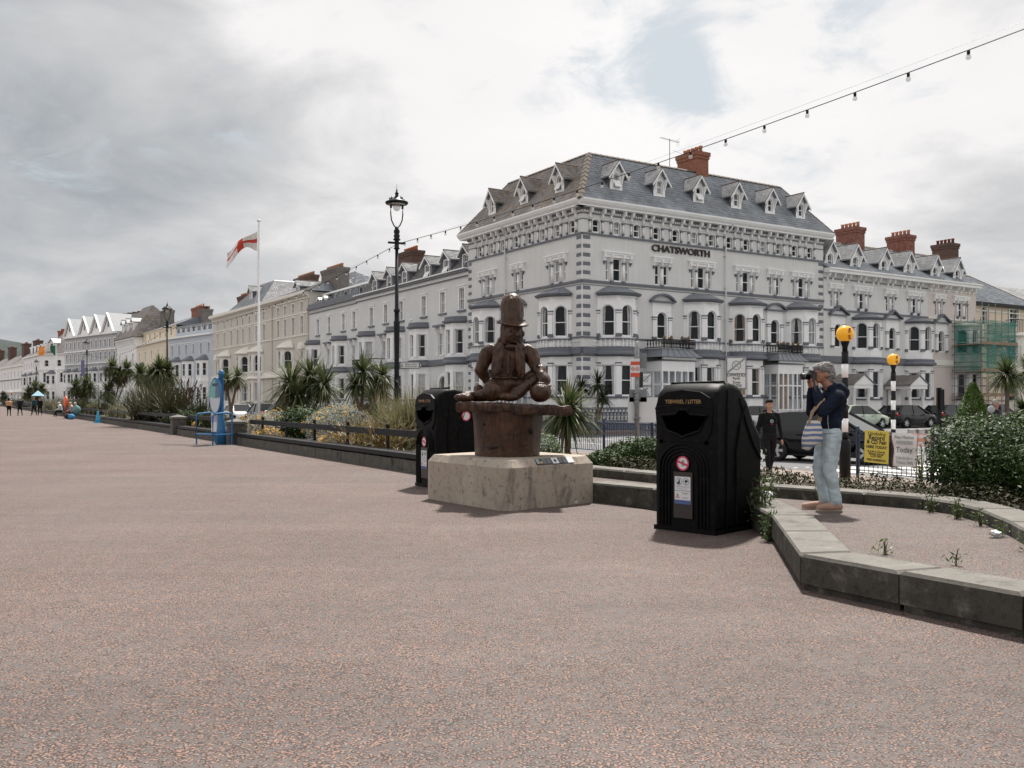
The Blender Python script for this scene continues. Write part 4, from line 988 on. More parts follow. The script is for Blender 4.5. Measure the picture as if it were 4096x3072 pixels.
for xx in (1.0, 2.6): dormer(bB, T(xx, .8, 10.75), .8, .55, .25, 1.4, M_white, M_dark, M_lead, ww=.45, wh=.5, wz=.05, over=.08)
# iron balcony of A
bb = thing('iron_balcony', 'black iron balcony canopy over a terrace entrance left of the lamp post', 'balcony', T(*pA(14.6), 0, math.atan2(-eA.y, -eA.x)))
b = MB(); b.box(-2.0, 2.0, -1.9, -.2, 4.0, 4.12); O('deck', b, M_black, bb)
for s in (-1, 0, 1): b = MB(); b.tube([(s * 1.9, -1.8, -.3), (s * 1.9, -1.8, 4)], .05, 6); O('post', b, M_black, bb)
b = MB(); b.tube([(-2, -.3, 4.75), (-2, -1.9, 4.75), (2, -1.9, 4.75), (2, -.3, 4.75)], .03, 4); O('rail', b, M_black, bb)
bar = MB().box(-.015, .015, -.015, .015, 4.1, 4.75).ball((0, 0, 4.45), (.09, .02, .12), 6, 4).mesh('bar')
for i in range(26): O('baluster', bar, M_black, bb, T(-2 + 4 * i / 25, -1.9, 0))

# cream hotel
CLEV = (-.4, 1.3, 3.4, 3.8, 4.15, 4.55, 4.66, 6.55, 6.85, 7.7)
eC = Vector((-.546, .838)); PC = Vector((-20.1, 91.2)); pC = lambda t: tuple(PC + eC * t)
def cream(name_label, t0, t1, tops, bays, narrow, ovals=(), shift=0):
    bl, fc = building('hotel_building', name_label, pC(t1), pC(t0), 'hotel'); L = fc.L; X = lambda t: t1 - t
    for t in tops:
        if t in ovals: fc.win(X(t), 10.35, .6, .9, arch=.3, sur=.16, wm=M_stone, sm=M_cream, rail=0)
        else: fc.win(X(t), 10.4, .66, .95, sur=.13, wm=M_stone, sm=M_cream, rail=.5, curt=4)
        fc.win(X(t), 8.1, .8, 1.85, sur=.14, wm=M_stone, sm=M_cream, rail=.5, curt=4)
    for t in bays: bow_bay(fc, X(t), 3.1, 1.1, CLEV, .8, M_cream, M_cream, True, M_cream, cap=False, ribs=True, curts=(0, 0, 4))
    for t in narrow:
        fc.win(X(t), 4.7, .7, 1.7, sur=.16, wm=M_stone, sm=M_cream, curt=4)
        po = arcpts(1.3, 7.3, .55, 10); b = MB(); b.prism([(x, z) for x, z in po] + [(.65, 6.6), (-.65, 6.6)], -.3, 0, 'y'); fc.part('window_hood', b, M_cream, X(t))
        fc.win(X(t), .9, .9, 2.4, arch=.45, sur=.15, wm=M_cream, sm=M_cream, name='doorway')
    fc.band(10.18, 10.3, .07, M_cream); fc.band(7.95, 8.05, .1, M_cream); fc.band(11.62, 11.75, .12, M_cream); fc.band(12.02, 12.35, .55, M_cream, name='cornice'); fc.band(3.85, 4.05, .3, M_cream); fc.band(4.05, 4.5, .15, M_cream)
    den = cached('cdent', lambda: MB().prism([(0, 0), (-.15, .02), (-.42, .2), (-.42, .27), (0, .27)], -.1, .1, 'x').mesh('m'))
    for x in np.arange(.25, L, .62): fc.part('modillion', den, M_cream, float(x), 11.75)
    b = MB(); b.tube([(L - .15, -.1, 11.6), (L - .15, -.1, 0)], .06, 6); fc.part('downpipe', b, M_stone)
    fc.finish(-.4, 12.3, M_stone); box_sides(bl, L, 12, -.4, 12.25, M_stone); return bl, fc
bl, fc = cream('beige hotel house with cream bays and a tall rendered chimney, next to the grey terrace', 0, 10.9, (2.0, 4.55, 6.95, 9.2), (6.0,), (2.0,))
r = hip_roof(bl, 0, fc.L, 0, 12, 12.3, 14.9, 2.5, M_slate, MS_grey, .5); chimney(r, fc.L - 1.2, 3.2, 12.2, 14.8, 4.2, 1.3, M_cement, 12); 
dormer(bl, T(3.2, 1.6, 12.6), 1.3, 1.1, .5, 3.4, M_cream, M_lead, M_lead, ww=.6, wh=.8, slate=MS_pale)
bl, fc = cream('beige hotel with oval attic windows and steep slate roof behind the white flagpole', 10.9, 35, (14, 16.7, 19.2, 21.8, 23.9, 26.5, 29.5, 32.7), (15.8, 20.7, 28.5), (32.9,), (19.2, 21.8, 23.9))
r = hip_roof(bl, 0, fc.L, .3, 12, 12.3, 13.6, 2.0, M_slate, MS_grey, .5)
v = [(7.5, -.2, 12.36), (20.5, -.2, 12.36), (20.5, 9, 12.36), (7.5, 9, 12.36), (11.3, 2.6, 15.5), (16.8, 2.6, 15.5), (16.8, 6, 15.5), (11.3, 6, 15.5)]
b = MB(); b.add(v, [(0, 1, 5, 4), (1, 2, 6, 5), (2, 3, 7, 6), (3, 0, 4, 7), (4, 5, 6, 7)]); O('raised_roof', b, M_slate, r); slate_part(r, (v[0], v[1], v[5], v[4]), MS_grey, row=.25); slate_part(r, (v[1], v[2], v[6], v[5]), MS_pale, row=.25)
chimney(r, 16.5, 6.6, 13, 16.2, 5.5, 1.0, M_brickd, 9); chimney(r, .9, 4, 12.5, 15.2, 3.6, 1.0, M_brickd, 6)
dormer(bl, T(14.0, .7, 13.3), 1.2, 1.1, .5, 2.2, M_cream, M_dark, M_lead, ww=.55, wh=.8, slate=MS_pale)

# far houses, fewer parts
def far_house(label, PL, PR, ev, wm, rows, bays=(), roofk=None, belts=(), cat='house', baym=None, depth=10, sm=None, balt=False):
    bl, f = building('terraced_house', label, PL, PR, cat); L = f.L
    for z, w_, h, n, arch, sur, cu in rows:
        for i in range(n): f.win(L * (i + .5) / n, z, w_, h, arch=arch, sur=sur, wm=wm, sm=sm or M_white, curt=cu if (i * 7 + int(z)) % 3 else 0, rail=.5)
    for u in bays:
        x = L * u; b = MB(); q = [(-1.3, 0), (-.75, -.8), (.75, -.8), (1.3, 0)]
        n = 4; z0, z1 = -.4, 6.9
        b.add([(p, o, z) for z in (z0, z1) for p, o in q], [(0, 1, 5, 4), (1, 2, 6, 5), (2, 3, 7, 6), (4, 5, 6, 7)])
        bay = f.part('bay_window', b, baym or M_white, x)
        for z in (1.5, 4.7):
            for (p0, p1, w_) in ((q[0], q[1], .5), (q[1], q[2], .95), (q[2], q[3], .5)):
                Mx = T((p0[0] + p1[0]) / 2, (p0[1] + p1[1]) / 2, z, math.atan2(p1[1] - p0[1], p1[0] - p0[0])) @ T(0, -.14, 0)
                window(bay, Mx, w_, 1.7, flat=True, wm=baym or M_white, arch=.3 if balt else 0, curt=rnd.choice([0, 0, 1]))
                O('pane_back', cached(('pb', w_), lambda: MB().add([(-w_ / 2, .13, 0), (w_ / 2, .13, 0), (w_ / 2, .13, 1.7), (-w_ / 2, .13, 1.7)], [(0, 1, 2, 3)]).mesh('m')), M_in, bay, Mx)
        b = MB(); q2 = [(p * 1.1, o * 1.18) for p, o in q]; b.add([(p, o, 6.9) for p, o in q2] + [(p * .45, o * .1, 7.5) for p, o in q2] + [(p, o, 6.75) for p, o in q2], [(0, 1, 5, 4), (1, 2, 6, 5), (2, 3, 7, 6), (8, 9, 1, 0), (9, 10, 2, 1), (10, 11, 3, 2)]); O('bay_roof', b, M_dark, bay)
        b = MB(); b.add([(p * 1.06, o * 1.1, z) for z in (3.85, 4.15) for p, o in q], [(0, 1, 5, 4), (1, 2, 6, 5), (2, 3, 7, 6), (4, 5, 6, 7), (3, 2, 1, 0)]); O('belt', b, baym or M_white, bay)
    for z0, z1, o, m in belts: f.band(z0, z1, o, m)
    f.finish(-.4, ev, wm); box_sides(bl, L, depth, -.4, ev - .02, wm)
    return bl, f
pE = (-39.2, 120.5); pF = (-49.2, 132.0); pG = (-61.6, 151.0); pH = (-70.0, 163.0); pI = (-87.5, 180.0)
bl, f = far_house('blue grey terraced house with a long flat glazed attic, left of the beige hotel', pF, pE, 10.3, M_blue, [(7.6, .6, 1.5, 6, 0, .06, 0)], (.2, .5, .82), belts=[(10.1, 10.35, .3, M_white), (9.3, 9.36, .05, M_white)])
fa = Front(bl, T(.2, .9, 0), f.L - .3)
for i in range(8): fa.win(.9 + i * 1.85, 10.9, 1.1, .8, rail=0, vbar=1, wm=M_blue)
fa.band(11.8, 11.95, .15, M_lead); fa.finish(10.2, 11.85, M_blue); b = MB(); b.add([(0, .8, 11.95), (f.L, .8, 11.95), (f.L, 9, 12.3), (0, 9, 12.3)], [(0, 1, 2, 3)]); r = O('roof', b, M_lead, bl)
chimney(r, 1.0, 5.0, 10.5, 14.7, 1.6, 1.4, M_cement, 5, M_brickd); chimney(r, 7, 8, 11, 13.6, 2.5, 1.2, M_brick, 3)
bl, f = far_house('pale yellow terraced house with slim windows behind the second lamp post', pG, pF, 10.3, M_yel, [(7.5, .6, 1.55, 5, 0, .05, 4)], (.2, .75), belts=[(10.1, 10.4, .35, M_cream), (9.5, 9.56, .05, M_cream)], baym=M_cream)
fa = Front(bl, T(0, 1.0, 0), f.L)
for i in range(6): fa.win(1.5 + i * 3.6, 10.9, .8, 1.1, rail=.5, wm=M_yel)
fa.band(12.2, 12.4, .2, M_cream); fa.finish(10.2, 12.3, M_yel); r = hip_roof(bl, 0, f.L, 1, 10, 12.3, 14.2, 0, M_slate)
chimney(r, 1.5, 4.5, 12, 16.2, 3.6, 1.4, M_cement, 8, mat('brown_pot', (.16, .08, .05), .8, .2)); chimney(r, f.L - 2.5, 5, 12, 15.2, 5, 1.3, M_brick, 4)
bl, f = far_house('white house with bracketed eaves and a brown hipped slate roof with three dormers', pH, pG, 11.8, M_white, [(7.6, .8, 1.6, 3, .2, .12, 4), (4.6, 1.0, 1.6, 3, 0, .1, 0), (1.3, 1.0, 1.8, 3, 0, .1, 0)], belts=[(11.55, 11.85, .4, M_white), (10.2, 10.3, .08, M_white)])
den = cached('cdent', None)
for i in range(13): f.part('bracket', MB().prism([(0, 0), (-.12, .02), (-.35, 1.1), (0, 1.1)], -.14, .14, 'x'), M_white, .5 + i * (f.L - 1) / 12, 10.45)
v = [(-.5, -.6, 11.85), (f.L + .5, -.6, 11.85), (f.L + .5, 9, 11.85), (-.5, 9, 11.85), (4.2, 3.5, 17.6), (f.L - 4, 3.5, 17.6)]
b = MB(); b.add(v, [(0, 1, 5, 4), (2, 3, 4, 5), (1, 2, 5), (3, 0, 4)]); r = O('roof', b, M_slateb, bl); slate_part(r, (v[0], v[1], v[5], v[4]), MS_brown, row=.4, wd=.5); slate_part(r, (v[1], v[2], (v[5][0] + .01, 3.51, 17.6), v[5]), MS_brown, row=.4, wd=.5)
for x in (3.0, 6.6, 10.4): dormer(bl, T(x, .35, 13.2), 1.3, 1.5, .6, 1.8, M_white, M_white, M_lead, ww=.6, wh=1.0, over=.2)
bl, f = far_house('tall grey and white gabled terrace with four pointed gables', pI, pH, 13.6, mat('mid_grey_render', (.46, .475, .50), .7, .06, .6), [(11.0, .7, 1.5, 12, 0, .16, 0), (8.6, .7, 1.6, 12, 0, .16, 0), (6.2, .45, 1.3, 16, .2, .12, 0)], (.09, .24, .42, .6, .8, .95), belts=[(13.3, 13.7, .4, M_white), (10.5, 10.75, .2, M_white), (8.15, 8.35, .2, M_white), (4.2, 4.5, .2, M_white)], depth=12, balt=True)
for x in (2.9, 10.2, 15.6, 21.0):
    b = MB(); b.prism([(x - 2.4, 13.6), (x + 2.4, 13.6), (x, 16.6)], -.1, 4, 'y'); g = f.part('gable', b, M_white)
    O('gable_light', MB().prism([(x - .25, 14.6), (x + .25, 14.6), (x + .25, 15.6), (x, 16.1), (x - .25, 15.6)], -.16, -.1, 'y'), M_dark, g)
    for s in (-1, 1): q = [(x + s * 2.7, 13.4), (x, 16.8), (x, 17.15), (x + s * 2.7, 13.75)]; b = MB(); b.prism(q if s < 0 else q[::-1], -.5, -.15, 'y'); O('bargeboard', b, M_white, g); b = MB(); b.prism([(p_, z_ - .03) for p_, z_ in (q if s < 0 else q[::-1])], -.15, 4, 'y'); O('gable_roof', b, M_lead, g)
b = MB(); b.box(0, f.L, 4, 11, 13.5, 15.2); b.box(8, f.L - 1, 6, 11, 15.2, 17.6); r = O('roof', b, M_lead, bl)
for i in range(6): O('vent', MB().box(-.35, .35, -.35, .35, 0, .5), M_brickd, r, T(9 + i * 2.2, 7, 17.6))
bl, f = far_house('white corner house with hipped slate roof behind the orange white and green flag', (-97.4, 190), (-90.5, 186.5), 11.0, M_white, [(8.3, 1.2, 1.3, 2, .2, .1, 0), (5.0, .9, 2.0, 3, 0, .1, 0)], (.45,), belts=[(10.7, 11.0, .4, M_white), (7.6, 7.75, .1, M_white)])
v = [(-.5, -.5, 11), (f.L + 4, -.5, 11), (f.L + 4, 12, 11), (-.5, 12, 11), (2.5, 4, 15.6), (f.L, 4, 15.6)]
b = MB(); b.add(v, [(0, 1, 5, 4), (2, 3, 4, 5), (1, 2, 5), (3, 0, 4)]); r = O('roof', b, M_slateb, bl); chimney(r, .5, 5, 12, 16.0, 1.5, 1.5, M_brick, 4, M_brick)
dormer(bl, T(3.0, .4, 12.0), 1.6, 1.3, .8, 1.5, M_white, M_white, M_lead, ww=.8, wh=.9)
bl, f = far_house('white terraced house with flat-topped dormers at the far left', (-112, 211), (-97.6, 190.4), 11.0, M_white, [(8.2, .8, 1.4, 7, 0, .1, 0), (5.0, .8, 1.8, 7, 0, .1, 0)], (.15, .5, .85), belts=[(10.7, 11.0, .4, M_white), (7.6, 7.75, .1, M_white)])
r = hip_roof(bl, 0, f.L, 0, 9, 11, 14.5, 0, M_slateb)
for i in range(4): O('dormer', MB().box(-.9, .9, 0, 2.5, 0, 1.9), M_white, bl, T(4 + i * 5.2, .8, 11.4)); O('dormer_window', MB().box(-.6, .6, -.03, 0, .4, 1.6), M_in, bl, T(4 + i * 5.2, .79, 11.4))
bl, f = far_house('distant row of white houses with brown chimneys at the left edge', (-158, 272), (-112.2, 211.4), 9.6, M_white, [(6.8, .9, 1.4, 16, 0, .1, 0), (4.0, 1.0, 1.7, 16, 0, .1, 0), (1.0, 1.2, 1.8, 16, 0, .1, 0)], (), belts=[(9.3, 9.6, .4, M_white), (6.2, 6.4, .2, M_dark), (3.2, 3.4, .5, M_white)])
r = hip_roof(bl, 0, f.L, 0, 9, 9.6, 13.0, 0, M_slateb)
for x in (14, 34, 55, 70): chimney(r, x, 4, 11, 15.5, 3.5, 1.6, M_brickd, 4)

# ------------------------------------------------------------------ terraces of the side street (right of the hotel)
def side_terr(label, t0, t1, wm, trim, wins, dorms, units, bays, wsm=None):
    bl, f = building('terraced_house', label, HP(t0, 0), HP(t1, 0)); L = f.L
    for t, n in wins: hood2(f, t - t0, n, wm)
    for t in dorms: dormer(bl, T(t - t0, .25, 10.5), 1.15, 1.15, .8, 2.6, M_white, MS_dark, M_lead, arch=.25, ww=.56, wh=.98, over=.25, brackets=True, slate=MS_pale)
    f.band(10.2, 10.42, .5, M_white, name='cornice'); f.band(9.82, 9.88, .08, trim); f.band(10.42, 10.52, .6, M_white, name='gutter'); f.band(7.62, 7.74, .08, trim)
    cor = cached('corbel', None)
    for i in range(int(L / .55)):
        if i % 3 != 2: f.part('corbel', cor, M_white, .3 + i * .55, 9.68)
    for t in units:
        p = arched_unit(f, t - t0, 'tri'); 
    for t in bays: bow_bay(f, t - t0, 2.8, 1.0, (-.4, 1.6, 3.5, 4.05, 4.45, 4.98, 5.05, 6.9, 7.2, 7.6), .78, M_white, M_white, True, trim, plinth=.7, balus=False, curts=(1, 2, 1))
    f.band(3.98, 4.06, .05, trim); f.band(4.1, 4.5, .14, trim)
    f.finish(-.4, 10.5, wm); box_sides(bl, L, 10, -.4, 10.45, wm)
    v = [(0, -.4, 10.5), (L, -.4, 10.5), (L, 4.2, 13.4), (0, 4.2, 13.4), (0, 9, 10.5), (L, 9, 10.5)]
    b = MB(); b.add(v, [(0, 1, 2, 3), (3, 2, 5, 4), (0, 3, 4), (1, 5, 2)]); r = O('roof', b, M_slate, bl); slate_part(r, (v[0], v[1], v[2], v[3]), MS_grey); ridge_line(r, v[3], v[2], M_ridge)
    return bl, f, r
def hood2(fr, x, n, wm):
    z, h = 7.86, 1.18
    xs = [-.32, .32] if n == 2 else [-.66, 0, .66]; ws = [.32, .32] if n == 2 else [.22, .5, .22]
    for q, w_ in zip(xs, ws): fr.win(x + q, z, w_, h, wm=wm, rail=.5, curt=rnd.choice([0, 4, 2]))
    half = xs[-1] + ws[-1] / 2 + .12; p = fr.part('window_hood', cached(('hood2', n), lambda: hood_mesh(half, n)), M_white, x, z + h)
    for q in ([0] if n == 2 else [-.42, .42]):
        O('column', cached('h2c', lambda: MB().lathe([(.08, 0), (.07, 1.0)], 8).mesh('c', True)), M_white, p, T(q, -.03, -h)); O('column_cap', cached('h2k', lambda: MB().box(-.1, .1, -.12, .05, -.02, .05).mesh('k')), M_dark, p, T(q, -.0, -.17)); O('column_base', cached('h2b', lambda: MB().ball((0, -.06, 0), .12, 8, 6).mesh('k')), M_dark, p, T(q, 0, -h))
    for s in (-1, 1): O('drop', cached('hooddrop', None), M_dark, p, T(s * half, 0, -.14))
blR, fR, rR = side_terr('pale grey terraced house with four gabled dormers, right of the corner hotel', 20.52, 32.3, M_grey, M_dark, [(21.7, 2), (24.6, 3), (27.8, 2), (30.7, 3)], (21.5, 24.2, 27.4, 30.3), (22.0, 28.0), (25.0, 31.0))
chimney(rR, 8.4, 4.3, 12, 14.7, 1.15, 1.75, M_rendch, 5)
bl2, f2, r2 = side_terr('pinkish terraced house behind green scaffolding netting on the side street', 32.3, 38.6, M_pink, M_cream, [(33.7, 2), (36.5, 3)], (33.6, 36.5), (34.0,), (37.0,))
chimney(r2, 2.9, 4.3, 12, 14.7, 1.15, 1.75, M_rendch, 5)
def portico(t, label):
    x, y = HP(t, 0); p = thing('entrance_porch', label, 'porch', T(x, y, 0, math.atan2(ER.y, ER.x)), 'white column porches on the side street')
    for s in (-1, 1): b = MB(); b.lathe([(.17, -.2), (.17, 0), (.13, .05), (.11, 2.05), (.15, 2.1), (.16, 2.25)], 10); O('column', b, M_white, p, T(s * .75, -1.9, 0), True)
    b = MB(); b.box(-1.0, 1.0, -2.1, -.1, 2.25, 2.5); O('entablature', b, M_white, p)
    b = MB(); b.prism([(-1.1, 2.5), (1.1, 2.5), (0, 3.15)], -2.15, -1.9, 'y'); O('pediment', b, M_white, p)
    for s in (-1, 1): q = [(s * 1.15, 2.48), (0, 3.18), (0, 3.26), (s * 1.15, 2.56)]; b = MB(); b.prism(q if s < 0 else q[::-1], -2.2, -.1, 'y'); O('porch_roof', b, M_slateb, p)
    b = MB(); b.box(-.7, .7, -.2, -.1, -.2, 2.2); O('door', b, M_white, p)
portico(22.0, 'white column porch with pediment nearest the corner hotel'); portico(28.1, 'white column porch with pediment further along the side street')
# peach building beyond with a hipped roof, and the roughcast house at the edge
bl, f = building('terraced_house', 'peach coloured villa with round bay and slate hipped roof at the right edge', HP(38.7, .5), HP(48, .5)); L = f.L
for x, w_ in ((1.8, .7), (6.2, 1.3)): f.win(x, 7.5, w_, 1.5, sur=.12, vbar=1, wm=M_peach, sm=M_cream)
bow_bay(f, 6.2, 3.6, 1.3, (-.4, 1.4, 3.2, 3.7, 4.1, 4.4, 4.5, 6.4, 6.7, 7.0), .9, M_cream, M_cream, True, M_cream, roof='flat', balus=False, cap=False)
f.band(9.05, 9.3, .4, M_black); f.band(8.6, 8.7, .08, M_cream); f.finish(-.4, 9.2, M_peach); box_sides(bl, L, 9, -.4, 9.15, M_peach); r = hip_roof(bl, 0, L, 0, 8, 9.3, 12.2, 3.0, M_slate, MS_grey); chimney(r, 3.2, 4.2, 10.5, 14.7, 1.15, 1.7, M_brickd, 5, mat('dark_red_pot', None))
b = MB(); b.tube([(4.6, -.2, 8.0), (4.6, -1.2, 8.0), (7.8, -1.2, 8.0), (7.8, -.2, 8.0)], .03, 4)
O('balcony_rail', b, M_black, bl)
for i in range(14): O('baluster', cached('bbar', lambda: MB().box(-.015, .015, -.015, .015, 7.0, 8.0).mesh('b')), M_black, bl, T(4.6 + 3.2 * i / 13, -1.2, 0))
bl, f = building('terraced_house', 'brown roughcast house with pale roof at the far right edge', HP(47.5, 5), HP(62, 5)); f.win(3, 5, 1, 1.5, wm=M_cement); f.win(7, 5, 1, 1.5, wm=M_cement); f.finish(-.4, 10.8, M_cement); box_sides(bl, f.L, 8, -.4, 10.7, M_cement)
v = [(-.2, -.3, 10.8), (f.L, -.3, 10.8), (f.L, 4, 12.6), (-.2, 4, 12.6)]; b = MB(); b.add(v, [(0, 1, 2, 3)]); r = O('roof', b, M_slate, bl); slate_part(r, v, MS_pale); chimney(r, -1.0, 2, 8, 11.6, 1.6, 1.0, M_cement, 2, mat('dark_red_pot', None))

# scaffold over the pink house's bay
M_net = bpy.data.materials.new('green_netting'); M_net.use_nodes = True; nt = NT(M_net.node_tree); bs = nt.n['Principled BSDF']; bs.inputs['Base Color'].default_value = (.04, .22, .18, 1); bs.inputs['Roughness'].default_value = .8
tr = nt.node('ShaderNodeBsdfTransparent'); pos = nt.node('ShaderNodeNewGeometry').outputs['Position']
mx = nt.node('ShaderNodeMixShader', ins={0: nt.mapr(nt.noise(pos, .9, 4).outputs[0], .35, .65, .3, .7), 1: tr.outputs[0], 2: bs.outputs[0]}); nt.l.new(mx.outputs[0], nt.n['Material Output'].inputs[0])
x, y = HP(35.4, -2.4); sc = thing('scaffold', 'steel scaffold wrapped in green netting around a bay on the side street', 'scaffold', T(x, y, 0, math.atan2(ER.y, ER.x)))
W_, D_ = 4.4, 2.2
for i in range(6):
    for o in (0, D_): b = MB(); b.tube([(i * W_ / 5, o, -.2), (i * W_ / 5, o, 8.4 + rnd.uniform(-.5, .8))], .03, 5); O('standard', b, M_steel, sc)
for z in (1.4, 1.9, 2.5, 3.1, 3.7, 4.3, 4.9, 5.5, 6.1, 6.7, 7.3):
    b = MB(); b.tube([(-.5, -.05, z), (W_ + .4, -.05, z + rnd.uniform(-.05, .05))], .026, 5); O('ledger', b, M_steel, sc)
    for xx in (0, W_): b = MB(); b.tube([(xx, -.3, z + .05), (xx, D_ + .2, z + .05)], .026, 5); O('transom', b, M_steel, sc)
for z in (1.75, 3.6, 5.65): b = MB(); b.box(-.3, W_ + .2, -.1, D_, z, z + .06); O('deck', b, mat('scaffold_board', (.28, .2, .14), .9, .3, 8), sc); b = MB(); b.box(-.3, W_ + .2, -.13, -.1, z, z + .24); O('toe_board', b, mat('scaffold_board', None), sc)
for p, q in (((2.4, -.1, 4.8), (4.6, -.1, 2.4)), ((.3, -.1, 1.8), (2.6, -.1, 3.6)), ((3.4, -.1, 2.6), (5.8, -.6, -.2)), ((4.0, -.1, 4.4), (5.6, -.1, 1.9))): b = MB(); b.tube([p, q], .026, 5); O('brace', b, M_steel, sc)
b = MB(); n = 24; vs = []
for k in range(n + 1):
    for z in np.linspace(3.5, 7.5, 9): vs.append((k * W_ / n, -.09 - .05 * math.sin(k * 1.1 + z), z))
b.add(vs, [(k * 9 + j, (k + 1) * 9 + j, (k + 1) * 9 + j + 1, k * 9 + j + 1) for k in range(n) for j in range(8)]); O('netting', b, M_net, sc)
for xx in (-.05, W_ + .05): b = MB(); b.add([(xx, -.05, 3.5), (xx, D_, 3.5), (xx, D_, 7.5), (xx, -.05, 7.5)], [(0, 1, 2, 3)]); O('netting', b, M_net, sc)
b = MB(); b.add([(2.6, -.12, 1.8), (4.2, -.12, 1.8), (4.1, -.13, 3.6), (2.8, -.13, 3.6)], [(0, 1, 2, 3)]); O('netting', b, M_net, sc)
# garden wall with balusters in front of the hotel's left front and corner
x, y = HP(-1.9, 12); gw = thing('garden_wall', 'dark grey baluster wall in front of the corner hotel', 'wall', T(x, y, 0, math.atan2(-EL.y, -EL.x)))
O('base', MB().box(0, 11.8, -.15, .15, -.4, .35), M_dark, gw); O('coping', MB().box(0, 11.8, -.18, .18, .95, 1.08), M_dark, gw)
bal = MB().lathe([(.07, 0), (.07, .06), (.04, .1), (.09, .25), (.04, .4), (.07, .52), (.07, .6)], 8).mesh('b', True)
for i in range(44): O('baluster', bal, M_grey2, gw, T(.2 + i * .26, 0, .35))
# second stretch of garden wall, round the corner
x, y = HP(-1.9, -1.9); gw = thing('garden_wall', 'short dark grey baluster wall along the side street below the hotel corner', 'wall', T(x, y, 0, math.atan2(ER.y, ER.x)))
O('base', MB().box(0, 5.2, -.15, .15, -.4, .35), M_dark, gw); O('coping', MB().box(0, 5.2, -.18, .18, .95, 1.08), M_dark, gw)
for i in range(20): O('baluster', bal, M_grey2, gw, T(.2 + i * .255, 0, .35))

# ------------------------------------------------------------------ litter bins
M_bin = mat('black_plastic', (.0035, .0035, .004), .5, .3, 5, bump=.12, bscale=90, spec=.1, var2=(.012, .011, .010))
M_gold = mat('gold_print', (.33, .21, .085), .5, .1); M_sticker = mat('white_sticker', (.66, .67, .68), .5, .05); M_red = mat('red_print', (.55, .03, .09), .5, .05); M_ink = mat('black_print', (.02, .03, .03), .6, 0); M_bluep = mat('blue_print', (.06, .11, .26), .5, .1)
def ringm(r0, r1, n=24, d=.003):
    b = MB(); vs = [(r * math.cos(2 * math.pi * i / n), 0, r * math.sin(2 * math.pi * i / n)) for r in (r0, r1) for i in range(n)]
    b.add(vs, [(i, (i + 1) % n, n + (i + 1) % n, n + i) for i in range(n)]); return b
def disc(r, n=24, sx=1): return MB().add([(sx * r * math.cos(2 * math.pi * i / n), 0, r * math.sin(2 * math.pi * i / n)) for i in range(n)], [tuple(range(n))])
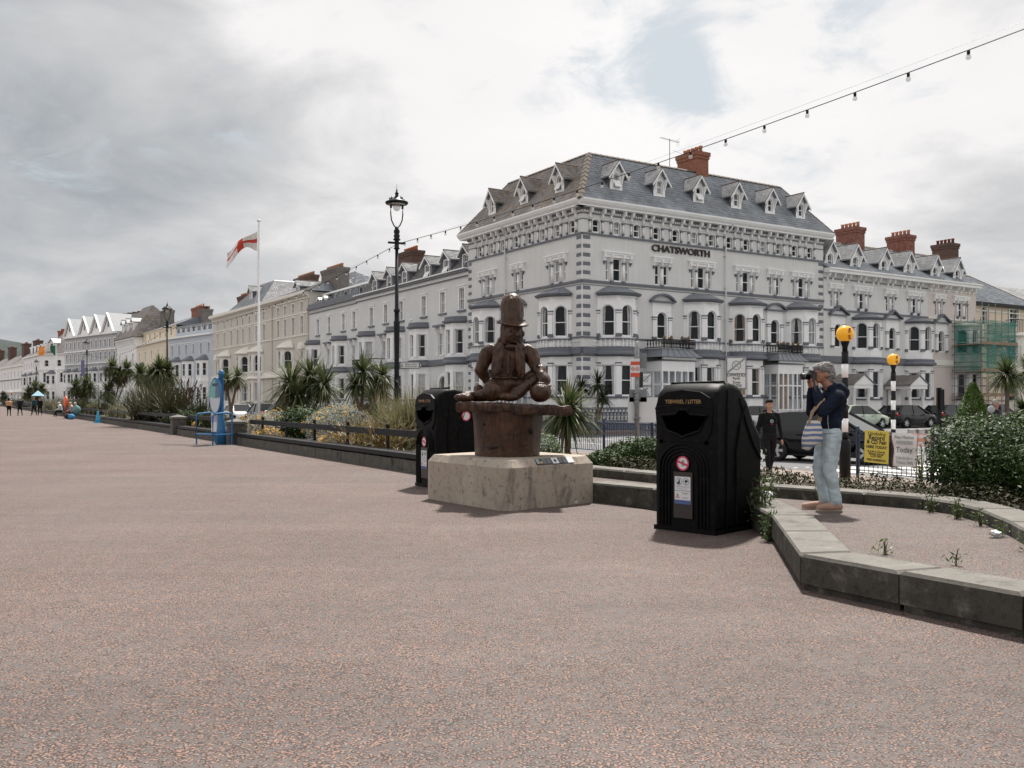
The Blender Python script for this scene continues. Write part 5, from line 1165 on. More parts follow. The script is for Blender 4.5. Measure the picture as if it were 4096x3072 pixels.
def litter_bin(label, x, y, rz, side=False):
    t = thing('litter_bin', label, 'bin', T(x, y, 0, rz), 'black litter bins on the promenade')
    W, D = .41, .50
    prof = [(-D, .02), (-D - .005, .9), (-D + .01, 1.45), (-D + .05, 1.58), (-D + .16, 1.665), (-D + .34, 1.69), (-D + .5, 1.655), (-D + .68, 1.50), (-D + .82, 1.28), (D + .01, 1.07), (D + .02, .9), (D, .02)]
    cen = (0, .8); b = MB(); st = [(-W, .06), (-W + .012, .025), (-W + .05, 0), (-.2, -.008), (.2, -.008), (W - .05, 0), (W - .012, .025), (W, .06)]
    n = len(prof); vs = []
    for xx, ins in st:
        for (py, pz) in prof:
            d = Vector((cen[0] - py, cen[1] - pz)).normalized() * ins
            taper = 1 - .05 * max(0, .5 - pz) ; vs.append((xx * taper, py + d.x, max(.02, pz + d.y)))
    fs = [(i * n + j, i * n + j + 1, (i + 1) * n + j + 1, (i + 1) * n + j) for i in range(len(st) - 1) for j in range(n - 1)]
    fs += [tuple(range(n))[::-1], tuple((len(st) - 1) * n + j for j in range(n))]
    b.add(vs, [f[::-1] for f in fs]); body = O('body', b, M_bin, t, smooth=True)
    body.data.shade_flat(); [setattr(p, 'use_smooth', len(p.vertices) == 4) for p in body.data.polygons]
    # seam between front shell and body, base skirt
    sm = MB(); sm.tube([(-W - .004, -D + .22, .05), (-W - .004, -D + .22, 1.0), (-W + .0, -D + .25, 1.60), (-W + .06, -D + .27, 1.69), (W - .06, -D + .27, 1.70), (W, -D + .25, 1.60), (W + .004, -D + .22, 1.0), (W + .004, -D + .22, .05)], .014, 6); O('seam', sm, M_bin, body)
    O('base_skirt', MB().box(-W - .004, W + .004, -D - .006, D + .004, 0, .05), M_bin, body)
    for s in (-1, 1):
        b = MB(); b.tube([(s * (W + .006), -D + .42, .1), (s * (W + .008), -D + .42, .9), (s * (W + .006), -D + .5, 1.2), (s * W, -D + .62, 1.42)], .012, 5); O('side_rib', b, M_bin, body)
        b = MB(); b.tube([(s * (W + .006), D - .02, .8), (s * (W + .008), D - .2, .98), (s * (W + .006), D - .34, 1.2), (s * W, -D + .5, 1.52)], .010, 5); O('side_rib', b, M_bin, body)
    # hood with the throw-in slot
    y0 = -D - .018
    def plate(pts, y, d, m, name, par=body): b = MB(); b.prism(pts, y - d, y + .02, 'y'); return O(name, b, m, par)
    hood = [(-.36, 1.13), (-.29, 1.02), (.29, 1.02), (.36, 1.13), (.385, 1.40), (.34, 1.52), (.22, 1.585), (0, 1.61), (-.22, 1.585), (-.34, 1.52), (-.385, 1.40)]
    plate(hood, y0 + .012, .012, M_bin, 'hood')
    q = [(-.31, 1.32), (-.22, 1.15), (-.06, 1.10), (0, 1.075), (.06, 1.10), (.22, 1.15), (.31, 1.32), (.10, 1.335), (.05, 1.385), (-.05, 1.385), (-.10, 1.335)]
    b = MB(); b.tube([(px, y0 - .008, pz) for px, pz in q + q[:1]], .016, 6); O('slot_rim', b, M_bin, body)
    O('slot', MB().prism(q, y0 - .004, y0 + .01, 'y'), mat('bin_inside', (.0005, .0005, .0005), .9, 0, spec=0), body)
    b = MB(); b.tube([(-.385, y0 - .003, 1.40), (-.2, y0 - .006, 1.43), (0, y0 - .006, 1.44), (.2, y0 - .006, 1.43), (.385, y0 - .003, 1.40)], .008, 5); O('hood_ridge', b, M_bin, body)
    for k, (rx, rzh) in enumerate(((.19, .16), (.235, .20), (.28, .24), (.325, .28))):      # concentric arched ridges
        pts = [(-rx, y0, .06)] + [(-rx, y0, z) for z in (.3, .6, .72)] + [(rx * math.cos(a), y0, .72 + rzh * math.sin(a)) for a in np.linspace(math.pi, 0, 13)] + [(rx, y0, z) for z in (.6, .3, .06)]
        b = MB(); b.tube(pts, .011, 6); O('arch_ridge', b, M_bin, body)
    for s in (-1, 1): O('lock', disc(.022, 12), mat('bin_inside', None), body, T(s * .30, y0 - .004, 1.02))
    O('sticker_back', MB().box(-.125, .125, -.004, .004, -.26, .26), mat('poster_holder', (.03, .026, .025), .3, .1), body, T(-.0, y0 - .004, .42))
    st_ = O('round_sticker', disc(.083), M_sticker, t, T(0, y0 - .012, .78)); O('ring', ringm(.066, .083), M_red, st_, T(0, -.002, 0)); O('bar', MB().box(-.07, .07, -.004, -.002, -.011, .011), M_red, st_, Matrix.Rotation(math.radians(18), 4, 'Y'))
    O('drawing', MB().box(-.012, .02, -.003, -.001, -.03, .035), mat('grey_print', (.25, .28, .28), .6), st_)
    if side: st2 = O('side_sticker', disc(.085), M_sticker, t, T(W + .012, .06, 1.22, math.pi / 2)); O('ring', ringm(.066, .085), M_red, st2, T(0, -.003, 0))
    n_ = O('notice', MB().box(-.105, .105, -.004, 0, -.15, .16), M_sticker, t, T(0, y0 - .012, .47))
    O('stripe', MB().box(-.105, .105, -.006, -.004, -.15, -.105), M_bluep, n_); O('line', MB().box(-.105, .105, -.006, -.004, -.002, .002), M_bluep, n_)
    for s in (-1, 1): O('pictogram_ring', ringm(.036, .041), mat('teal_print', (.08, .22, .30), .5), n_, T(s * .047, -.007, .105))
    b = MB(); b.box(-.010, .008, -.007, -.005, -.03, .012); b.add([(.012 * math.cos(a) * .6, -.007, .022 + .007 * math.sin(a)) for a in np.linspace(0, 2 * math.pi, 9)[:-1]], [tuple(range(8))]); b.box(-.026, -.012, -.007, -.005, -.03, -.008); O('person_pictogram', b, M_ink, n_, T(-.043, 0, .105))
    b = MB(); b.prism([(-.022, .0), (-.012, .016), (.012, .02), (.026, .008), (.02, -.004), (.006, -.004), (.004, -.028), (-.004, -.028), (-.004, -.008)], -.007, -.005, 'y'); O('dog_pictogram', b, M_ink, n_, T(.047, 0, .105))
    O('warning_triangle', MB().add([(-.032, -.007, -.03), (.032, -.007, -.03), (0, -.007, .035)], [(0, 1, 2)]), mat('pink_print', (.55, .33, .36), .5), n_, T(-.065, 0, -.055)); txt(n_, '!', .05, T(-.065, -.008, -.06), M_ink, ext=.0005)
    txt(n_, 'Gwastraff sbwriel a ch\u0175n yn unig', .0125, T(0, -.006, .045), M_ink, ext=.0003); txt(n_, 'Litter and dog waste only', .0125, T(0, -.006, .022), mat('grey_print', None), ext=.0003)
    txt(n_, 'Dim gwastraff cartref\nna masnachol', .0105, T(.035, -.006, -.028), M_ink, ext=.0003); txt(n_, 'No household or\ncommercial waste', .0105, T(.035, -.006, -.078), mat('grey_print', None), ext=.0003)
    txt(t, 'YSBWRIEL / LITTER', .062, T(0, y0 - .008, 1.475) @ Matrix.Scale(.92, 4, (1, 0, 0)), M_gold, ext=.001, bold=.0006)
    return t
litter_bin('large black litter bin with YSBWRIEL / LITTER lettering, right of the statue plinth', 2.30, 10.77, math.radians(-44.6))
litter_bin('black litter bin half hidden behind the left side of the statue plinth', -1.05, 16.0, math.radians(-59), True)

# ------------------------------------------------------------------ lamp posts and festoon lights
M_clear = bpy.data.materials.new('clear_lamp_glass'); M_clear.use_nodes = True; nt = NT(M_clear.node_tree); bs = nt.n['Principled BSDF']; bs.inputs['Base Color'].default_value = (.8, .8, .78, 1); bs.inputs['Roughness'].default_value = .08
mx = nt.node('ShaderNodeMixShader', ins={0: .45, 1: nt.node('ShaderNodeBsdfTransparent').outputs[0], 2: bs.outputs[0]}); nt.l.new(mx.outputs[0], nt.n['Material Output'].inputs[0])
def lamp_post(label, x, y):
    t = thing('lamp_post', label, 'lamp post', T(x, y, 0, math.radians(25)), 'ornate promenade lamp posts')
    O('post', MB().lathe([(.15, -.1), (.15, .35), (.12, .45), (.105, .5), (.09, 1.2), (.075, 2.6), (.095, 3.82), (.10, 3.9), (.075, 3.95), (.07, 4.2), (.095, 4.22), (.095, 4.28), (.062, 4.32), (.052, 6.15)], 12), M_lamp, t, smooth=True)
    O('collar', MB().lathe([(.06, 6.15), (.10, 6.17), (.07, 6.22), (.07, 6.42), (.12, 6.45), (.08, 6.5), (.095, 6.55), (.095, 6.6), (.07, 6.63), (.095, 6.68), (.095, 6.73), (.06, 6.78), (.055, 6.85)], 12), M_lamp, t, smooth=True)
    b = MB(); b.box(-.28, .28, -.03, .03, 6.32, 6.38); O('cross_arm', b, M_lamp, t)
    for s in (-1, 1):
        b = MB(); b.tube([(s * .03, 0, 6.82), (s * .10, 0, 6.9), (s * .17, 0, 7.05), (s * .195, 0, 7.25), (s * .185, 0, 7.6)], .02, 6); O('yoke', b, M_lamp, t)
        b = MB(); b.tube([(s * .185, 0, 7.42), (s * .19, 0, 7.55)], .035, 8); O('yoke_boss', b, M_lamp, t)
    O('hood', MB().lathe([(.33, 7.55), (.355, 7.58), (.355, 7.62), (.26, 7.66), (.14, 7.73), (.10, 7.76), (.06, 7.78), (.045, 7.86), (.07, 7.89), (.03, 7.92), (.02, 7.97), (.03, 7.99), (.008, 8.02), (.004, 8.17)], 16), M_lamp, t, smooth=True)
    O('reflector', MB().lathe([(.29, 7.555), (.20, 7.54), (.15, 7.53)], 16, cap=False), mat('lamp_white', (.6, .6, .58), .4), t)
    O('globe', MB().ball((0, 0, 7.47), (.12, .12, .135), 14, 10), M_clear, t, smooth=True)
    for k in range(6): a = k * math.pi / 3; b = MB(); b.prism([(.0, 7.66), (.11, 7.65), (.13, 7.74), (.08, 7.72), (.05, 7.79), (.02, 7.71)], -.01, .01, 'y', M=Matrix.Rotation(a, 4, 'Z') @ Matrix.Translation((.12, 0, 0))); O('cresting', b, M_lamp, t)
    return t
LP_ = [(-3.57, 28.5), (-23.2, 61.9), (-45.6, 98.7), (-76.0, 147.0)]
lamp_post('tall dark green lamp post with a round glass globe, nearest, beside the parish church sign', *LP_[0])
lamp_post('second lamp post from the statue, rising behind the palms and yellow house', *LP_[1])
lamp_post('third lamp post along, in front of the gabled grey terrace', *LP_[2])
lamp_post('farthest and smallest lamp post, left of the three coloured flag', *LP_[3])
def festoon(label, p, q, sag, n, group='festoon light strings'):
    p, q = Vector(p), Vector(q); t = thing('festoon_lights', label, 'string lights', Matrix.Translation(p), group)
    f = lambda u: (q - p) * u - Vector((0, 0, 4 * sag * u * (1 - u)))
    b = MB(); b.tube([f(i / 40) for i in range(41)], .0075, 5); O('cable', b, M_black, t)
    b = MB(); b.tube([(q - p) * (i / 20) - Vector((0, 0, 3.2 * sag * (i / 20) * (1 - i / 20))) for i in range(21)], .002, 4); O('catenary_wire', b, M_steel, t)
    bulb = cached('bulb', lambda: MB().ball((0, 0, -.095), .037, 10, 8).mesh('bulb', True)); hold = cached('holder', lambda: MB().lathe([(.02, -.065), (.024, -.02), (.012, .01)], 8).mesh('holder', True))
    M_bulb = M_clear
    for i in range(n):
        u = (i + .5) / n; O('bulb_holder', hold, M_black, t, Matrix.Translation(f(u))); O('bulb', bulb, M_bulb, t, Matrix.Translation(f(u)))
festoon('festoon lights sweeping from the near lamp post up to the top right corner', (-3.5, 28.4, 6.32), (13.4, .2, 6.95), .5, 36)
festoon('festoon lights between the nearest and second lamp posts', (-3.62, 28.6, 6.3), (-23.2, 61.8, 6.32), .75, 40)
festoon('festoon lights between the second and third lamp posts', (-23.2, 62, 6.3), (-45.6, 98.6, 6.32), .9, 40)
festoon('festoon lights between the third and farthest lamp posts', (-45.6, 98.8, 6.3), (-76, 146.9, 6.32), 1.1, 40)
# finger sign on the near lamp post
t = thing('direction_sign', 'white arrow sign reading Eglwys y Plwyf, Parish Church on the lamp post', 'sign', T(-3.46, 28.42, 2.56, math.radians(4)))
O('board', MB().prism([(0, -.105), (.6, -.105), (.69, 0), (.6, .105), (0, .105)], -.02, .02, 'y'), M_ink, t); O('face', MB().prism([(.02, -.085), (.59, -.085), (.665, 0), (.59, .085), (.02, .085)], -.024, -.02, 'y'), M_sticker, t)
O('chevron', MB().prism([(.56, .06), (.59, .06), (.635, 0), (.59, -.06), (.56, -.06), (.60, 0)], -.028, -.024, 'y'), M_ink, t)
txt(t, 'Eglwys y Plwyf', .062, T(.335, -.027, .035), M_ink, ext=.001, bold=.0006); txt(t, 'Parish Church', .062, T(.335, -.027, -.035), M_ink, ext=.001, bold=.0006)
b = MB(); b.ball((.06, -.026, .05), (.012, .002, .014), 8, 6); b.prism([(.05, .03), (.07, .03), (.08, -.01), (.095, -.06), (.082, -.06), (.065, -.02), (.045, -.06), (.03, -.06), (.05, -.005)], -.028, -.024, 'y'); O('walker_pictogram', b, M_ink, t)

# ------------------------------------------------------------------ crossing beacons
M_amber = mat('amber_globe', (.82, .40, .02), .25, .05, 3, emit=(.9, .42, .02, .12)); M_bw = M_sticker
def beacon(label, x, y, z0=-.2):
    t = thing('crossing_beacon', label, 'beacon', T(x, y, z0), 'amber globe crossing beacons')
    O('base', MB().lathe([(.105, -.05), (.105, .80), (.085, .85), (.066, .86)], 14), M_black, t, smooth=True)
    zz = .86
    for i in range(6):
        h = .26 if i else .14; m = (M_black, M_white)[i % 2]
        O('band', MB().lathe([(.06, zz), (.06, zz + h)], 12), m, t, smooth=True); zz += h
    O('band', MB().lathe([(.06, zz), (.066, zz + .02), (.066, zz + .24)], 12), M_black, t, smooth=True); zz += .24
    O('cup', MB().lathe([(.05, zz), (.05, zz + .08), (.09, zz + .2), (.10, zz + .22)], 12), M_black, t, smooth=True); zz += .22
    O('globe', MB().ball((0, 0, zz + .115), .165, 18, 12), M_amber, t, smooth=True); O('cap', MB().lathe([(.05, zz + .27), (.04, zz + .29), (.01, zz + .295)], 8), M_black, t)
    for k in range(2): O('lamp_unit', MB().box(-.02, .02, -.168, -.150, -.045, .045), mat('amber_dark', (.35, .10, .02), .4), t, Matrix.Translation((.03, 0, zz + .11 + (k - .5) * .13)) @ Matrix.Rotation(.3 * (k - .5), 4, 'Y'))
beacon('striped crossing beacon with large amber globe behind the photographer', 6.37, 17.6, -.12); beacon('smaller striped crossing beacon with amber globe beyond the black car', 10.28, 24.8, -.3)
beacon('distant amber crossing beacon above the group at the far left', -92.5, 170, -.1)

# ------------------------------------------------------------------ guard rails
def guardrail(label, pts, h=1.0, z0=-.2, posts=True, group='navy pavement guard rails'):
    p0 = Vector(pts[0]); t = thing('guard_rail', label, 'railing', T(p0.x, p0.y, z0), group)
    barm = cached(('gb', h), lambda: MB().tube([(0, 0, .12), (0, 0, h - .02)], .0085, 5).ball((0, 0, h), .018, 6, 4).mesh('bar')); ringg = cached('grng', lambda: MB().tube([(.075 * math.cos(a), 0, .075 * math.sin(a)) for a in np.linspace(0, 2 * math.pi, 15)], .008, 4, cap=False).mesh('ring'))
    pm = cached(('gp', h), lambda: MB().lathe([(.035, -.1), (.035, h + .02), (.05, h + .03), (.03, h + .05), (.045, h + .08), (.03, h + .12), (.005, h + .13)], 8).mesh('post', True))
    for a, c in zip(pts[:-1], pts[1:]):
        a, c = Vector(a) - p0, Vector(c) - p0; L = (c - a).length; d = (c - a) / L; rz = math.atan2(d.y, d.x); at = lambda u: T(a.x + d.x * u, a.y + d.y * u, 0, rz)
        for z in (.12, h - .19, h - .02): O('rail', MB().box(0, L, -.012, .012, z - .012, z + .012), M_navy, t, at(0))
        n = int(L / .115)
        for i in range(n): O('bar', barm, M_navy, t, at((i + .5) * L / n))
        for i in range(int(L / .165)): O('rail_ring', ringg, M_navy, t, at(.08 + i * .165) @ T(0, 0, h - .105))
        k = max(1, round(L / 2.2))
        for i in range(k + 1): O('post', pm, M_navy, t, at(i * L / k))
X_ = lambda s, n: tuple(P(s, n)[:2])
guardrail('navy guard rail with ring pattern beside the road, right of the statue', [X_(27.5, 17.05), X_(18.3, 17.05)])
guardrail('navy guard rail carrying yellow and white posters by the crossing', [X_(13.3, 16.75), X_(7.2, 16.75)])
guardrail('navy guard rail on the far pavement round the hotel corner', [HP(-3.3, 9), HP(-3.3, -1.2), HP(-1.6, -3.4), HP(1.1, -3.5)], 1.05)
# posters on the second rail
def on_rail(u, zc, off=.03):
    """point on the poster rail seen at column u"""
    r = (u - 512) / F; a = P(0, 16.75); s = (r * a.y - a.x) / (DV.x - r * DV.y); q = P(s, 16.75 - off); return T(q.x, q.y, zc, math.atan2(-DV.y, -DV.x))
M_yposter = mat('yellow_poster', (.62, .50, .08), .6, .05); M_pinkp = mat('pink_edge', (.70, .25, .2), .6, .2)
t = thing('poster', 'yellow poster for a record and CD fair tied to the railing', 'poster', on_rail(877.5, .495) @ Matrix.Rotation(math.radians(2), 4, 'Y'), 'posters on the railing')
O('board', MB().box(-.30, .30, -.006, .006, -.345, .345), M_yposter, t)
for s, z, sz, bo in (('Llandudno', .275, .105, .0008), ('Record', .19, .135, .004), ('& CD Fair', .095, .118, .004), ('HERE TODAY', -.01, .085, .003), ("St John's Church", -.105, .065, .0015), ('Mostyn Street', -.155, .065, .0015), ('LL30 2NN', -.205, .065, .0015), ('FREE ADMISSION', -.285, .062, .002)):
    txt(t, s, sz, T(0, -.008, z), M_ink, ext=.001, bold=bo)
t = thing('poster', 'white flea market poster with curling pink edges on the railing', 'poster', on_rail(906, .46), 'posters on the railing')
b = MB(); nn = 10
for i in range(nn + 1): u = i / nn; b.v += [(-.28 + .02 * math.sin(u * 5), -.004 - .02 * math.sin(u * 9), -.35 + .70 * u), (.28 - .02 * math.sin(u * 4 + 1), -.004 - .02 * math.cos(u * 8), -.35 + .70 * u)]
for i in range(nn): b.f.append((2 * i, 2 * i + 1, 2 * i + 3, 2 * i + 2)); b.m.append(0)
O('sheet', b, M_sticker, t)
for k in (0, 1): b = MB(); b.tube([b0 for b0 in [(p[0], p[1] - .003, p[2]) for p in [((-.28 + .02 * math.sin(i / nn * 5)) if k == 0 else (.28 - .02 * math.sin(i / nn * 4 + 1)), -.004 - .02 * (math.sin(i / nn * 9) if k == 0 else math.cos(i / nn * 8)), -.35 + .7 * i / nn) for i in range(nn + 1)]]], .006, 4); O('edge', b, M_pinkp, t)
for s, z, sz in (('Flea Market', .26, .095), ('Today', .0, .155), ('Llandudno', -.165, .095), ('Town Hall', -.26, .095)): txt(t, s, sz, T(0, -.032, z), mat('grey_print', None) if sz < .1 else M_ink, ext=.001)
for z in (.175, .15, .125): O('small_print', MB().box(-.2, .2, -.031, -.03, z - .005, z + .005), mat('grey_print', None), t)
t = thing('poster', 'small white poster with a red arrow beside the flea market poster', 'poster', on_rail(922.5, .68), 'posters on the railing')
O('sheet', MB().box(-.205, .205, -.004, .004, -.125, .125), M_sticker, t)
O('arrow', MB().prism([(-.12, -.035), (.04, -.035), (.04, -.075), (.14, 0), (.04, .075), (.04, .035), (-.12, .035), (-.09, 0)], -.008, -.004, 'y'), mat('red_arrow', (.60, .28, .22), .6, .2), t); O('arrow_ring', ringm(.018, .03, 16), mat('orange_print', (.62, .42, .12), .6), t, T(0, -.011, 0))
for z in (-1, 1): O('border', MB().box(-.205, .205, -.007, -.004, z * .118 - .007, z * .118 + .007), M_pinkp, t)
for z in (-1, 1): O('border', MB().box(z * .198 - .007, z * .198 + .007, -.007, -.004, -.111, .111), M_pinkp, t)

# ------------------------------------------------------------------ signs
sp = thing('sign_post', 'grey metal post with sign backs, between the statue and the large bin', 'sign post', T((637 - 512) / F * 20, 20, -.1))
O('pole', MB().lathe([(.05, 0), (.05, 2.86), (.0, 2.87)], 12), M_steel, sp, smooth=True)
n_ = O('notice', MB().box(-.1, .1, -.075, -.06, -.2, .2), M_sticker, sp, T(-.05, 0, 2.29)); 
O('notice_band', MB().box(-.1, .1, -.079, -.0755, .06, .135), mat('orange_red_print', (.62, .08, .04), .5), n_); O('notice_band', MB().box(-.1, .1, -.079, -.0755, -.2, -.11), mat('orange_red_print', None), n_)
for s in (-1, 1): O('prohibition_ring', ringm(.03, .04, 20), mat('orange_red_print', None), n_, T(s * .048, -.082, -.025)); O('prohibition_bar', MB().box(-.034, .034, -.083, -.081, -.005, .005), mat('orange_red_print', None), n_, T(s * .048, 0, -.025) @ Matrix.Rotation(.78, 4, 'Y'))
O('sign_back', MB().box(.0, .22, .06, .075, 2.28, 2.62), M_lead, sp); O('sign_back', MB().box(-.16, .22, .06, .075, 1.55, 1.82), M_lead, sp); O('sign_back', MB().box(.06, .14, .06, .075, 1.86, 2.2), M_ink, sp)
O('sign_back', MB().box(-.19, .5, .06, .08, 1.10, 1.65), M_sticker, sp)
for z in (2.4, 2.5, 1.62, 1.75, 1.2, 1.55): O('clip', MB().box(-.07, .07, -.055, .062, z - .015, z + .015), M_steel, sp)
def zone_sign(label, u, d, z1, h, w_, rz=0):
    t = thing('zone_sign', label, 'sign', T((u - 512) / F * d, d, -.25, rz), 'zone ends signs')
    O('pole', MB().lathe([(.038, 0), (.038, z1 + .2), (.0, z1 + .21)], 10), M_steel, t); O('board', MB().box(-w_ / 2 - .03, w_ / 2 + .03, -.06, -.04, z1 + .25 - h - .02, z1 + .25 + .03), M_lead, t)
    zc = z1 + .25 - h / 2
    O('plate', MB().box(-w_ / 2, w_ / 2, -.068, -.061, -.01, h / 2 - .02), M_sticker, t, T(0, 0, zc)); O('plate', MB().box(-w_ / 2, w_ / 2, -.068, -.061, -h / 2 + .02, -.025), M_sticker, t, T(0, 0, zc))
    g = mat('grey_print', None); O('ring', ringm(.105 * w_ / .5, .13 * w_ / .5), g, t, T(0, -.072, zc + h * .245))
    for a in (.78, -.78): O('cross', MB().box(-.11 * w_ / .5, .11 * w_ / .5, -.072, -.070, -.008, .008), g, t, T(0, 0, zc + h * .245) @ Matrix.Rotation(a, 4, 'Y'))
    O('stripe', MB().box(-.30 * w_ / .5, .30 * w_ / .5, -.075, -.073, -.022, .022), g, t, T(0, 0, zc + h * .245) @ Matrix.Rotation(-.68, 4, 'Y'))
    for s, z, sz in (('DIWEDD', -.10, .125), ('Parth', -.20, .095), ('Zone', -.315, .095), ('ENDS', -.42, .115)): txt(t, s, sz * h / .82 * .95, T(0, -.072, zc + (z + .04) * h / .92), M_ink, ext=.001, bold=.0015)
zone_sign('white sign reading DIWEDD Parth Zone ENDS above the large bin', 735.7, 23.6, 2.58, .80, .46)
zone_sign('zone ends sign half hidden behind the grey sign post', 646.5, 33, 2.45, .84, .42, math.radians(-35))
t = thing('sign_post', 'plain black square post beyond the crossing, left of the conifer', 'post', T((939 - 512) / F * 27, 27, -.3)); O('post', MB().box(-.055, .055, -.055, .055, 0, 2.15), M_black, t); O('sign_edge', MB().box(-.02, .02, -.3, .06, 1.5, 2.1), M_black, t)
t = thing('street_sign', 'white street nameplate on black posts partly hidden by the shrub', 'sign', T(8.62, 18.75, -.2, math.radians(-8)))
O('plate', MB().box(0, 1.05, -.02, .02, .84, 1.02), M_sticker, t); O('plate', MB().box(0, 1.05, -.02, .02, .84, .845), M_ink, t)
for xx in (-.04, 1.0): O('post', MB().lathe([(.04, 0), (.04, 1.06), (.055, 1.07), (.02, 1.12), (0, 1.13)], 8), M_black, t, T(xx, .03, 0))
txt(t, "ST GEORGE'S", .088, T(.2, -.023, .975), M_ink, ext=.001, align='LEFT'); txt(t, 'CRESCENT', .088, T(.26, -.023, .885), M_ink, ext=.001, align='LEFT')

# blue map sign with hoop rails
t = thing('map_sign', 'blue visitor map totem with oval board and hoop rails', 'sign', T(-9.72, 30.75, 0, math.radians(-42)))
O('post', MB().lathe([(.17, 0), (.15, .5), (.085, .95), (.08, 2.3), (.10, 2.32), (.10, 2.4), (.05, 2.48), (0, 2.5)], 12), M_sea, t, smooth=True)
M_map = bpy.data.materials.new('map_print'); M_map.use_nodes = True; nt = NT(M_map.node_tree); ob = nt.node('ShaderNodeTexCoord').outputs['Object']; sp_ = nt.node('ShaderNodeSeparateXYZ', ins={0: ob})
c1 = nt.ramp(nt.math('ADD', sp_.outputs[0], nt.math('MULTIPLY', nt.noise(ob, 6, 3).outputs[0], .25)), [(.02, (.16, .45, .40)), (.14, (.16, .45, .40)), (.16, (.10, .16, .26)), (.5, (.10, .16, .26))])
c2 = nt.mix(nt.mapr(nt.math('ADD', sp_.outputs[2], nt.math('MULTIPLY', nt.noise(ob, 9, 3).outputs[0], .2)), .02, .06), (.55, .58, .62), c1); nt.l.new(c2, nt.n['Principled BSDF'].inputs['Base Color'])
O('board_rim', MB().add([(.36 * math.cos(a), y_, .62 * math.sin(a)) for y_ in (-.16, -.09) for a in np.linspace(0, 2 * math.pi, 33)[:-1]], [tuple(range(32)), tuple(range(63, 31, -1))] + [(i, 32 + i, 32 + (i + 1) % 32, (i + 1) % 32) for i in range(32)]), M_sea, t, T(-.12, 0, 1.62))
O('map_face', disc(.56, 32, .58), M_map, t, T(-.12, -.165, 1.62)); O('header', MB().box(-.16, .16, -.17, -.166, .33, .42), mat('dark_blue_print', (.03, .05, .10), .5), t, T(-.12, 0, 1.62))
O('notice_panel', MB().box(-.40, -.06, -.13, -.10, .42, 1.05), M_sticker, t); O('notice_stripe', MB().box(-.40, -.06, -.134, -.1305, .75, .98), mat('lilac_print', (.35, .32, .55), .5), t)
for xx in (-.62, .42):
    b = MB(); b.tube([(xx, -.55, 0), (xx, -.55, .95), (xx, -.50, 1.02), (xx, -.1, 1.06), (xx, .1, 1.04), (xx, .15, .95), (xx, .15, 0)], .03, 8); O('hoop', b, M_sea, t)
    b = MB(); b.tube([(xx, -.55, .35), (xx, .15, .35)], .025, 6); O('hoop_rail', b, M_sea, t)
b = MB(); b.tube([(-.62, -.55, .35), (.42, -.55, .35)], .025, 6); O('cross_rail', b, M_sea, t)

# ------------------------------------------------------------------ flags
def flag_mesh(L, H, nx=26, nz=14, droop=.25, amp=.14):
    vs = []; 
    for i in range(nx + 1):
        u = i / nx
        for j in range(nz + 1):
            v = j / nz
            vs.append((-L * u * .95, amp * math.sin(u * 7 + v * 1.5) * u ** .6 + .05 * math.sin(v * 6 + u * 3) * u, H * (v - 1) * (1 - .42 * math.sin(math.pi * min(1, u * 1.25)) ** 2) - droop * L * u * (1 + .35 * u) + .08 * H * math.sin(u * 5) * (1 - v) + (.28 * H * u * u) * (1 - v)))
    return vs, nx, nz
def flag(label, u, d, top, L, H, colf, mats, droop, cat='flag', zbase=.2, amp=.14):
    x = (u - 512) / F * d; t = thing('flagpole', 'tall white pole flying the ' + label + ' flag', 'flagpole', T(x, d, zbase))
    h = top - zbase
    O('pole', MB().lathe([(.055, -.2), (.05, h * .5), (.045, h * .5 + .01), (.032, h - .06), (.032, h - .05)], 10), M_sash, t, smooth=True); O('truck', MB().lathe([(.03, h - .05), (.09, h - .04), (.08, h), (.0, h + .02)], 10), M_sash, t, smooth=True)
    b = MB(); b.tube([(-.04, -.05, h - .4), (-.05, -.06, h * .66), (-.16, -.05, h * .58), (-.10, -.05, h * .555), (.06, -.06, h * .565)], .008, 4); O('halyard', b, M_sash, t)
    vs, nx, nz = flag_mesh(L, H, droop=droop, amp=amp); b = MB(); b.v = vs
    for i in range(nx):
        for j in range(nz):
            b.f.append((i * (nz + 1) + j, (i + 1) * (nz + 1) + j, (i + 1) * (nz + 1) + j + 1, i * (nz + 1) + j + 1)); b.m.append(colf((i + .5) / nx, (j + .5) / nz))
    me = b.mesh('flag', True); sol = None
    o = O('flag', me, mats, None, T(x - .05, d, top - .42)); tag(o, label + ' flag blowing from its white pole', cat, None, 'thing'); return t
M_fw = mat('white_flag_cloth', (.72, .70, .68), .8, .1, 3); M_fr = mat('red_flag_cloth', (.55, .06, .04), .8, .1, 3)
flag('red crossed white', 258.8, 35, 8.33, 1.3, .74, lambda u, v: 1 if (.42 < v < .62 or .42 < u < .57) else 0, [M_fw, M_fr], .46, amp=.27)
flag('green, white and orange striped', 56, 110, 8.4, 2.2, 1.25, lambda u, v: 0 if u < .3 else (1 if u < .62 else 2), [mat('green_cloth', (.02, .13, .07), .8), M_fw, mat('orange_cloth', (.80, .28, .04), .8)], .06, amp=.1)
o = O('banner', MB().box(-.28, .28, -.01, .01, -1.6, 1.6), mat('purple_banner', (.16, .15, .30), .7), None, T(-43.5 * 120 / 98.7 - 15.7, 147, 6.2)); tag(o, 'slim purple banner hanging beside the farthest lamp post', 'banner', None, 'thing')

